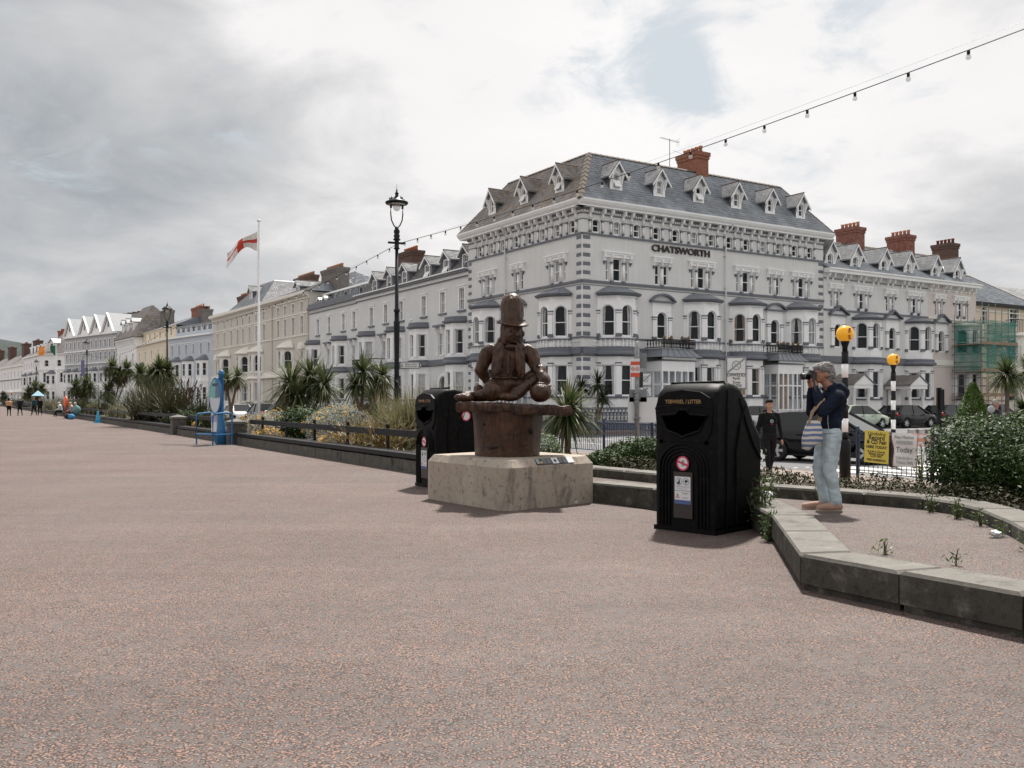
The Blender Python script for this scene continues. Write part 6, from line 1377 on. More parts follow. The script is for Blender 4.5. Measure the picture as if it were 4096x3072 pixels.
# ------------------------------------------------------------------ promenade odds and ends at the far left
x, y = (65.8 - 512) / F * 73, 73
t = thing('lifebuoy_post', 'orange lifebuoy housing on a red post by the bench wall', 'lifebuoy', T(x, y, 0, math.radians(-48)))
O('post', MB().lathe([(.05, 0), (.05, .95)], 8), mat('red_post', (.40, .02, .02), .4), t); O('housing', MB().lathe([(.0, -.10), (.30, -.09), (.40, -.03), (.40, .05), (.3, .10), (.0, .11)], 20), mat('orange_plastic', (.75, .11, .03), .35), t, T(0, 0, 1.32) @ Matrix.Rotation(math.pi / 2, 4, 'X') @ Matrix.Scale(1.12, 4, (0, 1, 0)), True)
t = thing('traffic_cone', 'light blue traffic cone on the promenade', 'cone', T((97.9 - 512) / F * 59.2, 59.2, 0)); mcone = mat('cone_blue', (.03, .33, .55), .5)
O('base', MB().box(-.22, .22, -.22, .22, 0, .04), mcone, t); O('body', MB().lathe([(.17, .04), (.13, .25), (.08, .5), (.04, .76), (.03, .77)], 14), mcone, t, smooth=True)
t = thing('gazebo', 'pale blue pitched canopy above the shrubs at the far left', 'gazebo', T((38 - 512) / F * 100, 100, 0, .4)); mgz = mat('pale_blue_canvas', (.32, .52, .66), .7)
O('canopy', MB().add([(-.6, -.6, 1.9), (.6, -.6, 1.9), (.6, .6, 1.9), (-.6, .6, 1.9), (0, 0, 2.5)], [(0, 1, 4), (1, 2, 4), (2, 3, 4), (3, 0, 4)]), mgz, t)
for a in (-.55, .55):
    for c in (-.55, .55): O('leg', MB().box(a - .03, a + .03, c - .03, c + .03, 0, 1.9), M_steel, t)
for i, u_ in enumerate((67.5, 71.5)):
    r_ = (u_ - 512) / F; d_ = 7.2 / (NV.x * r_ + NV.y); p = Vector((r_ * d_, d_, 0)); o = O('bag', MB().ball((0, 0, .2), (.26, .18, .22), 10, 8), mat(['dark_bag', 'blue_bag'][i], [(.02, .015, .02), (.03, .25, .5)][i], .7), None, T(p.x, p.y, 0), True); tag(o, ['dark bag on the ground below the lifebuoy', 'bright blue beach bag beside the dark bag'][i], 'bag', None, 'thing')

# ------------------------------------------------------------------ kegs, litter
def keg():
    t = thing('keg', '', 'keg', None, 'steel kegs stacked by the crossing'); O('barrel', MB().lathe([(.13, 0), (.15, .02), (.145, .06), (.155, .14), (.15, .25), (.155, .36), (.145, .44), (.15, .48), (.13, .5)], 14), mat('keg_steel', (.50, .48, .45), .35, .2, 6, metal=.8), t, smooth=True); O('rim', MB().lathe([(.15, .44), (.15, .5), (.13, .5)], 14, cap=False), mat('keg_steel', None), t); return t
k0 = keg(); first = True
for i, u in enumerate((912, 921, 930)):
    k_ = k0 if i == 0 else copy_tree(k0); k_.matrix_basis = T((u - 512) / F * 41, 41, -.318) @ Matrix.Scale(1.25, 4, (1, 0, 0)) @ Matrix.Scale(1.25, 4, (0, 1, 0))
    k_['label'] = ['left', 'middle', 'right'][i % 3] + ' one of three steel kegs standing on the road behind the posters'
for i, (x, y, z, s) in enumerate(((3.15, 11.45, .29, .09), (4.34, 8.25, .28, .06), (.9, 13.2, .01, .05))):
    b = MB(); b.ball((0, 0, 0), (s, s * .7, s * .45), 9, 6); rr = random.Random(i); b.v = [tuple(c + rr.uniform(-.25, .25) * s for c in v) for v in b.v]
    o = O('litter', b, M_sticker, None, T(x, y, z + s * .3)); tag(o, ['crumpled white paper on the gravel left of the photographer', 'white scrap of litter against the curved inner kerb', 'small pale scrap by the plinth corner'][i], 'litter', None, 'thing')

# ------------------------------------------------------------------ cars
M_tyre = mat('tyre_rubber', (.012, .012, .012), .8, .2, 20); M_rim = mat('alloy_rim', (.55, .56, .58), .3, .1, metal=.7); M_cglass = mat('car_glass', (.008, .010, .011), .04, .1, spec=.5); M_trim = mat('car_trim', (.015, .015, .016), .5)
M_tail = mat('tail_lamp', (.45, .01, .015), .15); M_head = mat('head_lamp', (.55, .58, .6), .08, .1, metal=.4); M_plate = mat('yellow_plate', (.65, .48, .04), .5)
def car(label, M, paint, L=4.25, H=1.46, W=1.76, suv=0, plate=None, group=None, rear_plate=True):
    t = thing('car', label, 'car', M, group); k = L / 4.25; hw = W / 2
    xs = [-2.12, -2.08, -1.9, -1.66, -1.58, -1.45, -1.29, -1.13, -1.0, -.92, -.5, 0, .5, .92, 1.0, 1.1, 1.27, 1.43, 1.56, 1.64, 1.85, 2.02, 2.1]
    def deck(x):      # top of the lower body
        if x < -1.95: return .93 + .02 * (x + 2.12) / .17
        if x < 1.0: return .98 - .05 * (x + 1.95) / 2.95
        return .93 - .20 * ((x - 1.0) / 1.1) ** 1.6
    def sill(x):
        s = .24
        for c in (-1.29, 1.27):
            if abs(x - c) < .37: s = max(s, .31 + math.sqrt(max(0, .37 ** 2 - (x - c) ** 2)))
        return s if abs(x) < 1.9 else .32
    b = MB(); n = 8; 
    for x in xs:
        e = 1 - .16 * max(0, (abs(x) - 1.7) / .42) ** 2; s0, d0 = sill(x), deck(x); m1, m2 = max(s0 + .02, .45), max(s0 + .04, .70)
        half = [(hw * .93 * e, s0), (hw * e, m1), (hw * .985 * e, m2), (hw * .93 * e, d0 - .04), (hw * .85 * e, d0)]
        row = [(x * k, -y_, z) for y_, z in half] + [(x * k, y_, z) for y_, z in half[::-1]]; b.v += row
    n = 10
    for i in range(len(xs) - 1):
        for j in range(n - 1): b.f.append((i * n + j, i * n + j + 1, (i + 1) * n + j + 1, (i + 1) * n + j)); b.m.append(0)
    b.f += [tuple(range(n))[::-1], tuple((len(xs) - 1) * n + j for j in range(n))]; b.m += [0, 0]
    body = O('body', b, paint, t, smooth=True)
    # glasshouse
    rx = [(-1.98, .97), (-1.45 - .1 * suv, H - .06), (-1.1, H - .01), (-.3, H), (.25, H - .03), (1.12, .93)]
    g = MB(); st = [(-1.98, .955, .80), (-1.45 - .15 * suv, H - .05, .62), (-1.0, H - .01, .60), (-.3, H, .60), (.28, H - .035, .59), (1.15, .925, .74)]
    base = [(-2.0, .95), (-1.6, .97), (-1.0, .96), (-.3, .95), (.5, .94), (1.2, .92)]
    for (x, z, y_), (xb, zb) in zip(st, base):
        y_ *= W / 1.76; yb = .80 * W / 1.76
        g.v += [(xb * k, -yb, zb - .03), (x * k, -y_, z), (x * k, y_, z), (xb * k, yb, zb - .03)]
    for i in range(5):
        for j in range(3): g.f.append((i * 4 + j, i * 4 + j + 1, (i + 1) * 4 + j + 1, (i + 1) * 4 + j)); g.m.append(0)
    O('glasshouse', g, M_cglass, t)
    r = MB(); 
    for (x, z, y_) in st[1:5]: y_ *= W / 1.76; r.v += [(x * k, -y_ - .015, z - .035), (x * k, -y_ * .9, z + .015), (x * k, y_ * .9, z + .015), (x * k, y_ + .015, z - .035)]
    for i in range(3):
        for j in range(3): r.f.append((i * 4 + j, i * 4 + j + 1, (i + 1) * 4 + j + 1, (i + 1) * 4 + j)); r.m.append(0)
    O('roof_panel', r, paint, t, smooth=True)
    for s in (-1, 1):
        for i0, wd in ((4, .045), (1, .07)):
            a, c = g.v[(4 if i0 == 4 else 1) * 4 + (1 if s < 0 else 2)], g.v[(5 if i0 == 4 else 0) * 4 + (0 if s < 0 else 3)]
            O('pillar', MB().tube([Vector(a) + Vector((0, s * .01, 0)), Vector(c) + Vector((0, s * .01, 0))], wd, 5), paint, t)
        O('door_pillar', MB().tube([(-.35 * k, s * .615 * W / 1.76, H - .05), (-.45 * k, s * .81 * W / 1.76, .93)], .035, 5), M_trim, t)
        O('mirror', MB().ball((.78 * k, s * (hw + .08), 1.0), (.07, .11, .075), 8, 6), paint, t, smooth=True)
        for x in (-.62, .32): O('door_handle', MB().box(x * k - .09, x * k + .09, s * hw * .995 - .02, s * hw * .995 + .02, .80, .83), M_trim, t)
        for x in (-.48, .62, -1.2): O('door_gap', MB().tube([(x * k, s * (hw * .99), .34 if x > -1 else .72), (x * k, s * (hw * 1.003), .7), (x * k - .02, s * hw * .94, .93)], .006, 4), M_trim, t)
        O('headlamp', MB().ball((1.86 * k, s * hw * .72, .70), (.22, .17, .09), 10, 6), M_head, t, smooth=True); O('tail_lamp', MB().ball((-1.98 * k, s * hw * .74, .84), (.12, .17, .13), 10, 6), M_tail, t, smooth=True)
        for x in (-1.29, 1.27):
            wl = O('wheel', MB().lathe([(.20, -.1), (.27, -.11), (.305, -.09), (.32, -.05), (.32, .05), (.305, .09), (.27, .11), (.20, .1)], 28, cap=False), M_tyre, t, T(x * k, s * (hw - .11), .32) @ Matrix.Rotation(math.pi / 2, 4, 'X'), True)
            rm = MB(); rm.lathe([(.215, .085), (.205, .10), (.19, .06)], 24, cap=False); rm.lathe([(.0, .09), (.05, .085), (.06, .05)], 12, cap=False)
            for q in range(5): a = q * 2 * math.pi / 5; rm.prism([(.03, -.03), (.20, -.045), (.20, .045), (.03, .03)], .055, .085, 'z', M=Matrix.Rotation(a, 4, 'Z'))
            O('rim', rm, M_rim, wl, None if s < 0 else Matrix.Rotation(math.pi, 4, 'X')); O('hub_shadow', MB().lathe([(.0, 0), (.2, 0)], 20, cap=False), M_trim, wl, T(0, 0, .03 if s < 0 else -.03))
    O('bumper_grille', MB().box(2.06 * k, 2.12 * k, -.5, .5, .36, .50), M_trim, t); O('rear_bumper_line', MB().box(-2.135 * k, -2.1 * k, -hw * .8, hw * .8, .36, .46), M_trim, t)
    if rear_plate: O('number_plate', MB().box(-2.15 * k, -2.125 * k, -.26, .26, .60, .71), M_plate, t)
    if plate:
        O('number_plate', MB().box(2.13 * k, 2.15 * k, -.26, .26, .42, .53), M_sticker, t); txt(t, plate, .11, T(2.155 * k, 0, .475) @ Matrix.Rotation(math.pi / 2, 4, 'Z'), M_ink, ext=.001, bold=.001)
    O('underside', MB().box(-1.8 * k, 1.8 * k, -hw * .8, hw * .8, .17, .35), M_trim, t)
    return t
M_carb = mat('black_car_paint', (.003, .0035, .005), .15, .1, 2, spec=.25, coat=.3); M_cars = mat('silver_car_paint', (.45, .46, .48), .3, .08, 2, metal=.5, coat=.5); M_carw = mat('white_car_paint', (.70, .70, .70), .25, .05, 2, coat=.6); M_carg = mat('mint_car_paint', (.40, .48, .38), .25, .05, 2, coat=.6); M_carbl = mat('dark_blue_car_paint', (.02, .03, .06), .2, .1, 2, coat=.6)
rdir = math.atan2(-DV.y, -DV.x)
car('black hatchback on the crossing behind the photographer', T(9.4, 27.05, -.318, math.atan2(-.657, .753)), M_carb, L=4.35, plate='V12 BVT')
def at_uv(u, n): r = (u - 512) / F; d = n / (NV.x * r + NV.y); return r * d, d
for i, (u, p, lab, suv, h) in enumerate(((283, M_cars, 'silver car parked beyond the flower bed, right of the flagpole', 1, 1.55), (263, M_carbl, 'dark car parked beyond the flower bed behind the flagpole', 1, 1.55), (240, M_carw, 'white car parked beyond the flower bed near the map sign', 0, 1.46), (146, M_carw, 'white car glimpsed between the palms on the left', 0, 1.5))):
    x, y = at_uv(u, 18.9 if i < 3 else 19.5); car(lab, T(x, y, -.318, rdir + (math.pi if i != 2 else 0)), p, H=h, suv=suv, group='cars parked along the promenade road')
sdir = math.atan2(ER.y, ER.x)
for t_, p, lab, h in ((17.6, M_carg, 'mint green car parked on the side street', 1.46), (22.6, M_carb, 'black car with yellow plate left of the black post', 1.46), (27.4, M_carb, 'black car with yellow plate left of the conifer', 1.46), (32.6, M_carbl, 'dark blue car further back beside the standing man', 1.5), (8.6, M_cars, 'silver car glimpsed left of the young man in black', 1.46)):
    x, y = HP(t_, -4.95); car(lab, T(x, y, -.318, sdir), p, H=h, group='cars parked in the side street')
# ------------------------------------------------------------------ plants
RG = np.random.RandomState(4)
def blades(c, az, el, L, w, droop, seg=5, off=0):
    """ribbon leaves: arrays of azimuth, start elevation, length, width, droop -> verts, quads"""
    n = len(az); t = np.linspace(0, 1, seg + 1)
    d = np.stack([np.cos(el) * np.cos(az), np.cos(el) * np.sin(az), np.sin(el)], 1)
    c = np.asarray(c, float); c = np.broadcast_to(c, (n, 3))
    p = c[:, None] + d[:, None] * (L[:, None] * (off + (1 - off) * t))[:, :, None]
    p[:, :, 2] -= (droop * L)[:, None] * t ** 2
    side = np.stack([-np.sin(az), np.cos(az), np.zeros(n)], 1)
    wd = (w[:, None] * np.minimum(1, .35 + 3 * t) * (1 - t ** 2.2) + .001)[:, :, None] * side[:, None] * .5
    V = np.stack([p - wd, p + wd], 2).reshape(-1, 3); k = 2 * (seg + 1)
    base = (np.arange(n) * k)[:, None, None] + (np.arange(seg) * 2)[None, :, None] + np.array([0, 1, 3, 2])[None, None]
    return V, base.reshape(-1, 4)
def join(parts):
    V, Fq, o = [], [], 0
    for v, f in parts: V.append(v); Fq.append(f + o); o += len(v)
    return np.concatenate(V), np.concatenate(Fq)
def leaves(pts, nrm, size, asp=.45, jit=.7):
    """small pointed leaves at pts, facing roughly nrm"""
    n = len(pts); r = RG.normal(size=(n, 3)); nn = nrm + jit * r; nn /= np.linalg.norm(nn, axis=1)[:, None]
    u = np.cross(nn, RG.normal(size=(n, 3))); u /= np.linalg.norm(u, axis=1)[:, None] + 1e-9; v = np.cross(nn, u)
    s = (size * RG.uniform(.6, 1.3, n))[:, None]; m = nn * s * .12
    V = np.stack([pts - u * s * .5, pts + v * s * asp * .5 - m, pts + u * s * .5, pts - v * s * asp * .5 - m], 1).reshape(-1, 3)
    return V, np.arange(n * 4).reshape(-1, 4)
def blob_pts(n, rad, shell=.55, lumps=9, seed=0):
    """points through the outer part of a lumpy crown"""
    g = np.random.RandomState(seed); d = g.normal(size=(n, 3)); d /= np.linalg.norm(d, axis=1)[:, None]
    lc = g.normal(size=(lumps, 3)); lc /= np.linalg.norm(lc, axis=1)[:, None]; lr = g.uniform(.5, 1, lumps)
    k = .72 + .34 * np.max(lr[None] * np.clip((d @ lc.T - .55) / .45, 0, 1), 1)
    r = k * (shell + (1 - shell) * g.uniform(0, 1, n) ** .6)
    return d * r[:, None] * np.asarray(rad), d
ML_cord = mat_leaf('cordyline_leaf', [(.035, .06, .025), (.06, .09, .03), (.10, .13, .05), (.16, .16, .07), (.05, .075, .03)], .55, .28, .2)
ML_cordd = mat_leaf('dark_cordyline_leaf', [(.02, .03, .018), (.035, .05, .022), (.06, .07, .03)], .6, .2, .12)
ML_dead = mat_leaf('dead_leaf', [(.13, .085, .045), (.18, .12, .07), (.10, .06, .03), (.22, .16, .10)], .8, .2, .2)
ML_phor = mat_leaf('phormium_leaf', [(.03, .04, .02), (.055, .06, .03), (.085, .085, .04), (.11, .095, .05), (.03, .04, .022)], .62, .2, .12)
ML_gold = mat_leaf('bronze_leaf', [(.20, .12, .04), (.13, .10, .035), (.26, .17, .06), (.10, .09, .04)], .5, .4, .25)
ML_grass = mat_leaf('grass_blade', [(.20, .18, .09), (.14, .15, .07), (.30, .25, .15), (.10, .12, .05), (.34, .27, .17)], .7, .3, .3)
ML_silver = mat_leaf('silver_leaf', [(.28, .31, .29), (.36, .38, .36), (.22, .25, .22)], .8, .2, .2)
ML_shrub = mat_leaf('shrub_leaf', [(.012, .027, .006), (.024, .050, .011), (.044, .078, .020), (.016, .033, .008), (.07, .10, .034)], .5, .1, .03)
ML_dark = mat_leaf('dark_leaf', [(.012, .022, .01), (.022, .035, .014), (.035, .05, .02)], .5, .4, .1)
ML_conif = mat_leaf('conifer_leaf', [(.05, .10, .012), (.08, .15, .02), (.11, .18, .025), (.035, .07, .01)], .6, .3, .15)
ML_weed = mat_leaf('weed_leaf', [(.05, .09, .025), (.08, .13, .03), (.04, .07, .02), (.11, .15, .05)], .5, .4, .25)
ML_cover = mat_leaf('ground_cover_leaf', [(.03, .038, .013), (.045, .043, .018), (.02, .03, .01), (.065, .048, .026), (.038, .05, .015)], .7, .2, .08)
M_yflow = mat('yellow_petals', (.62, .36, .02), .7, .25, 9); M_trunk = mat('palm_trunk', (.13, .10, .075), .95, .35, 9, bump=.8, bscale=25); M_stem = mat('green_stem', (.07, .06, .03), .9, .3)
M_rfl = mat('dark_red_seedhead', (.07, .022, .02), .8, .3, 9)

def head(c, R, n, low=-.7, w=.045, droop=(.15, .6)):
    az = RG.uniform(0, 2 * math.pi, n); el = np.arcsin(RG.uniform(math.sin(low), 1, n))
    R = R * 1.22; w = w * 1.3; return blades(c, az, el, R * RG.uniform(.75, 1.1, n), np.full(n, w) * RG.uniform(.7, 1.2, n), .8 * RG.uniform(*droop, n) * (1.1 - .6 * np.sin(np.clip(el, 0, 2))), 5, .04)
def palm(label, x, y, z0, heads, group='cordyline palms in the beds', m=None, dead=0, n=150, w=.045):
    """heads: (dx, dy, z, R) above a branching trunk"""
    t = thing('palm_tree', label, 'palm', T(x, y, z0), group); parts = []; dp = []
    for dx, dy, z, R in heads:
        parts.append(head((dx, dy, z), R, int(n * 1.5), w=w))
        if dead: az = RG.uniform(0, 6.28, dead); dp.append(blades((dx, dy, z), az, RG.uniform(-1.3, -.3, dead), R * RG.uniform(.6, 1, dead), np.full(dead, w), RG.uniform(.2, .7, dead), 4))
    O('crown', npmesh('crown', *join(parts)), m or ML_cord, t)
    if dp: O('dead_leaves', npmesh('dead', *join(dp)), ML_dead, t)
    fork = min(h[2] for h in heads) * .55
    b = MB()
    for dx, dy, z, R in heads: b.tube([(0, 0, -.1), (dx * .1, dy * .1, fork * .6), (dx * .35, dy * .35, fork), (dx * .8, dy * .8, (fork + z) / 2), (dx, dy, z)], [.085, .075, .065, .055, .05], 7)
    O('trunk', b, M_trunk, t, smooth=True); return t
def tuft(label, x, y, z0, R, H, n, m, name='grass_clump', cat='grass', w=.02, droop=(.5, 1.1), group=None, el=(.7, 1.5), spread=.25):
    t = thing(name, label, cat, T(x, y, z0), group); az = RG.uniform(0, 6.28, n); e = RG.uniform(*el, n); rr = spread * R * np.sqrt(RG.uniform(0, 1, n)); a2 = RG.uniform(0, 6.28, n)
    c = np.stack([rr * np.cos(a2), rr * np.sin(a2), np.zeros(n)], 1); L = H * RG.uniform(.8, 1.35, n) / np.maximum(.55, np.sin(e))
    O('foliage', npmesh('tuft', *blades(c, az, e, np.minimum(L, 1.6 * H), np.full(n, w) * RG.uniform(.6, 1.2, n), RG.uniform(*droop, n) * np.cos(e) * 1.4, 7)), m, t); return t
def shrub(label, x, y, z0, rad, n, m, size, name='shrub', cat='shrub', group=None, flowers=0, seed=0, asp=.45, fz=.3, shell=.36, stems=True):
    t = thing(name, label, cat, T(x, y, z0), group); p, d = blob_pts(int(n * 1.35), rad, shell, 11, seed + 3); p[:, 2] += rad[2] * .75; keep = p[:, 2] > .0; p, d = p[keep], d[keep]
    O('foliage', npmesh('fol', *leaves(p, d + [0, 0, .5], np.full(len(p), size), asp)), m, t)
    if stems:
        b = MB(); g = np.random.RandomState(seed)
        for i in range(9): a = g.uniform(0, 6.28); b.tube([(0, 0, -.1), (rad[0] * .3 * math.cos(a), rad[1] * .3 * math.sin(a), rad[2] * .5), (rad[0] * .65 * math.cos(a), rad[1] * .65 * math.sin(a), rad[2] * g.uniform(.7, 1.3))], [.03, .02, .008], 5)
        O('stems', b, M_stem, t)
    if flowers:
        g = np.random.RandomState(seed + 9); q, dd = blob_pts(flowers, [r * 1.06 for r in rad], .93, 9, seed + 3); q[:, 2] += rad[2] * .78; k = q[:, 2] > rad[2] * fz; q = q[k]; P5 = []
        q = np.repeat(q, 7, 0) + g.normal(size=(len(q) * 7, 3)) * .022
        O('flowers', npmesh('fl', *leaves(q, np.tile([0, 0, 1.], (len(q), 1)), np.full(len(q), .035), .95, .35)), M_yflow, t)
    return t
def bed(u, n):
    r = (u - 512) / F; d = n / (NV.x * r + NV.y); return r * d, d

# palms of the promenade bed
x, y = bed(303, 12.3); palm('broad spiky palm with several heads in the bed right of the flagpole', x, y, .15, [(-.6, .2, 2.0, 1.25), (.9, -.1, 1.95, 1.15), (.2, .5, 2.3, 1.1), (-.1, -.4, 1.5, 1.0)], n=170, w=.05, dead=60)
x, y = bed(361, 10.6); palm('slender palm with three heads left of the near lamp post', x, y, .2, [(.05, 0, 2.15, .72), (.62, .2, 2.05, .6), (-.1, -.3, 1.75, .62)], n=120, w=.04, dead=20)
x, y = bed(372, 11.6); palm('dark low palm behind the slender three-headed palm', x, y, .2, [(0, 0, 1.2, .8), (.3, .2, 1.6, .6)], n=120, m=ML_cordd)
x, y = bed(231, 12.2); palm('palm with brown dead skirt behind the blue map sign', x, y, .2, [(-.25, 0, 2.35, .75), (.3, .1, 2.5, .7)], dead=150, n=90)
for u, n_, hs, lab in ((112, 11.2, [(0, 0, 4.1, .8), (.5, .3, 3.3, .75), (1.2, .2, 3.95, .8), (-.3, 0, 2.0, .9)], 'tall branching palm in front of the white bracketed house'), (141, 11.0, [(0, 0, 3.1, .75)], 'single headed palm with curving trunk in front of the yellow house'), (160, 11.0, [(0, 0, 3.2, .85), (-.6, .2, 2.7, .7), (.4, .3, 3.0, .7)], 'bushy palm heads by the second lamp post'),
                       (82, 11.0, [(-.7, 0, 2.6, .9), (.3, .2, 3.0, .9), (.9, 0, 2.5, .8), (0, -.2, 1.4, 1.0)], 'brownish palm cluster in front of the gabled terrace'), (34, 9.8, [(-.9, 0, 2.4, 1.1), (0, .2, 3.2, 1.1), (1.2, 0, 3.0, .9), (.3, 0, 2.0, 1.1)], 'far brown palm cluster at the left below the farthest lamp'), (3, 8.9, [(0, 0, 2.2, 1.2), (.6, 0, 1.4, 1.2)], 'dark palm at the very left edge')):
    x, y = bed(u, n_); palm(lab, x, y, .2, [(a_, b_, c_, d_ * 1.3) for a_, b_, c_, d_ in hs], dead=110, n=150, w=.085)
palm('lush green palm just right of the carved figure', (567.5 - 512) / F * 21.5, 21.5, 0, [(0, 0, 1.22, .82)], n=230, w=.05, dead=25)
palm('small dark palm below the hotel corner, left one', (581 - 512) / F * 46.8, 46.8, -.2, [(0, 0, 2.3, .75), (-.5, .2, 1.6, .6)], m=ML_cordd, n=110); palm('small dark palm below the hotel corner, right one', (598 - 512) / F * 47.2, 47.2, -.2, [(0, 0, 2.5, .8), (.3, .2, 1.8, .6)], m=ML_cordd, n=110)
palm('round headed palm behind the shrubs near the right edge', (1007 - 512) / F * 27, 27, -.2, [(0, 0, 2.45, .62)], n=240, w=.035, dead=50); palm('second palm cut by the right edge of the picture', (1030 - 512) / F * 28, 28, -.2, [(0, 0, 2.55, .65), (-.2, 0, 1.4, .5)], n=180, w=.04, dead=40)
# grasses, phormiums
for u, n_, R, H, k, lab in ((407, 9.7, .8, 1.3, 1000, 'tall pale ornamental grass beside the left bin'), (393, 9.9, .9, 1.5, 900, 'golden ornamental grass right of the near lamp post'), (424, 10.2, .9, 1.65, 800, 'seeding grass rising behind the left bin'), (447, 10.4, .8, 1.7, 700, 'grass fringe behind the carved figure'),
                             (118, 8.9, 1.2, 1.0, 500, 'pale grass mound left of the second stone pillar'), (96, 9.2, 1.2, 1.2, 400, 'windblown grass mound above the blue cone'), (64, 9.0, 1.5, 1.5, 400, 'pale grass mound behind the lifebuoy'), (50, 8.8, 1.6, 1.4, 400, 'grass mound behind the seated figures')):
    x, y = bed(u, n_); tuft(lab, x, y, .22, R, H, int(k * 1.6), ML_grass, w=.024 if u > 200 else .035, group='ornamental grasses in the bed', spread=.45, el=(.6, 1.48), droop=(.5, 1.2))
for u, n_, R, H, k, m, lab in ((160, 9.5, 1.5, 2.5, 420, ML_phor, 'huge dark flax clump left of the map sign'), (146, 9.0, 1.4, 2.0, 330, ML_phor, 'sprawling flax clump over the second stone pillar'), (176, 9.8, 1.3, 2.2, 330, ML_phor, 'dark flax clump with red seed spikes'), (199, 9.6, .9, 1.3, 260, ML_cordd, 'spiky dark green clump behind the map sign hoop'),
                                (366, 8.8, .6, .85, 120, ML_gold, 'bronze and gold flax by the bench rail'), (388, 8.75, .6, .8, 120, ML_gold, 'second bronze flax next to the tall grass'), (58, 10.2, 1.3, 1.7, 200, ML_cordd, 'dark spiky clump behind the lifebuoy grass'), (44, 9.6, 1.4, 1.6, 200, ML_cordd, 'dark spiky clump below the pale blue canopy'), (104, 9.8, 1.2, 1.7, 200, ML_cordd, 'dark spiky clump left of the tall branching palm'), (130, 10.4, .9, 1.9, 200, ML_cordd, 'very dark upright clump between two palms'), (88, 8.9, 1.1, 1.4, 220, ML_phor, 'green flax clump right of the lifebuoy')):
    x, y = bed(u, n_); tuft(lab, x, y, .22, R, H, k, m, name='flax_clump', cat='plant', w=.055 if H > 1 else .035, el=(.55, 1.5), droop=(.1, .55), group='flax clumps in the bed', spread=.5)
x, y = bed(186, 10.2); t = thing('seed_spikes', 'dark red flax seed spikes left of the map sign', 'plant', T(x, y, .3))
for i, (dx, h) in enumerate(((-.35, 2.3), (.05, 2.35), (.45, 2.25), (.75, 2.05), (.25, 1.9), (-.1, 1.75))):
    b = MB(); b.tube([(dx * .5, 0, 0), (dx * .8, 0, h * .6), (dx + .12, 0, h)], .012, 4)
    for k in range(14): z = h * (.5 + .5 * k / 14); b.ball((dx * (.65 + .35 * k / 14) + .12 * (k / 14) + RG.uniform(-.07, .07), RG.uniform(-.05, .05), z), (.035, .03, .06), 5, 4)
    O('spike', b, M_rfl, t)
# shrubs and flowers
for i, (u, n_, rad, k, fl, lab) in enumerate(((262, 8.9, (.9, .8, .5), 2600, 170, 'silver shrub dotted with yellow flowers right of the map sign'), (277, 9.0, (.8, .7, .55), 2400, 160, 'yellow flowered silver shrub left of the dark leafy shrub'), (328, 9.3, (.8, .8, .62), 3000, 150, 'silver mound with yellow heads in the middle of the bed'), (345, 9.2, (.85, .8, .68), 3200, 150, 'taller silver mound with yellow flowers by the slender palm'), (247, 8.6, (.4, .4, .4), 900, 60, 'small yellow flowering tuft beside the stone pillar'))):
    x, y = bed(u, n_); shrub(lab, x, y, .22, rad, k, ML_silver, .05, seed=20 + i, flowers=fl, asp=.3, group='silver shrubs with yellow flowers', shell=.75)
for i, (u, n_, lab) in enumerate(((337, 8.55, 'dense low yellow flowers below the bench rail'), (268, 8.5, 'low yellow flowers trailing under the rail'), (204, 9.0, 'yellow flowers left of the map sign'))):
    x, y = bed(u, n_); shrub(lab, x, y, .18, (.55, .3, .24), 700, ML_silver, .05, seed=40 + i, flowers=260, asp=.35, name='flowers', cat='flowers', group='low yellow flowers by the rail')
for i, (u, n_, rad, k, m, sz, lab) in enumerate(((300, 9.2, (.8, .8, .65), 2600, ML_shrub, .10, 'dark leafy shrub between two silver shrubs'), (316, 10.6, (1.1, .9, .7), 2600, ML_shrub, .10, 'leafy green shrub below the broad palm'), (291, 14.0, (1.1, 1.1, 1.0), 4200, ML_dark, .09, 'rounded very dark bush behind the broad palm'), (350, 12.8, (1.6, 1.0, .7), 2600, ML_shrub, .1, 'green hedge behind the slender palm'),
                                                   (190, 8.8, (.9, .6, .5), 1600, ML_shrub, .09, 'low green shrub behind the rail left of the map sign'), (212, 9.2, (.8, .7, .55), 1600, ML_shrub, .09, 'low green shrub with yellow flecks behind the map sign'), (176, 8.7, (.7, .5, .4), 1200, ML_shrub, .08, 'low green shrub at the second stone pillar'), (136, 12.5, (1.8, 1.2, .8), 2200, ML_dark, .12, 'dark green hedge below the single headed palm'), (75, 10.2, (2.0, 1.4, .9), 2200, ML_shrub, .12, 'green bush mass behind the lifebuoy'), (26, 9.0, (2.0, 1.4, 1.0), 2200, ML_shrub, .13, 'green bush left of the pale blue canopy'), (10, 8.9, (2.2, 1.2, 1.0), 2000, ML_dark, .13, 'dark bush behind the walkers at the far left'))):
    x, y = bed(u, n_); shrub(lab, x, y, .2, rad, k, m, sz, seed=60 + i, group='leafy shrubs in the bed')
shrub('small feathery bush right of the wooden stump', (548 - 512) / F * 17.4, 17.4, .25, (.38, .38, .36), 2200, ML_weed, .05, seed=81, asp=.25)
for i, (u, d, rad, lab) in enumerate(((607, 16.3, (.42, .4, .20), 'left bush of the evergreen clump around the sign post'), (623, 16.5, (.45, .4, .28), 'middle bush of the evergreen clump around the sign post'), (640, 16.6, (.5, .45, .34), 'right bush of the evergreen clump around the sign post'), (655, 16.4, (.5, .5, .36), 'evergreen bush mostly hidden by the large bin'))):
    shrub(lab, (u - 512) / F * d, d, .27, rad, 3200, ML_shrub, .055, seed=90 + i, group='evergreen bushes by the sign post')
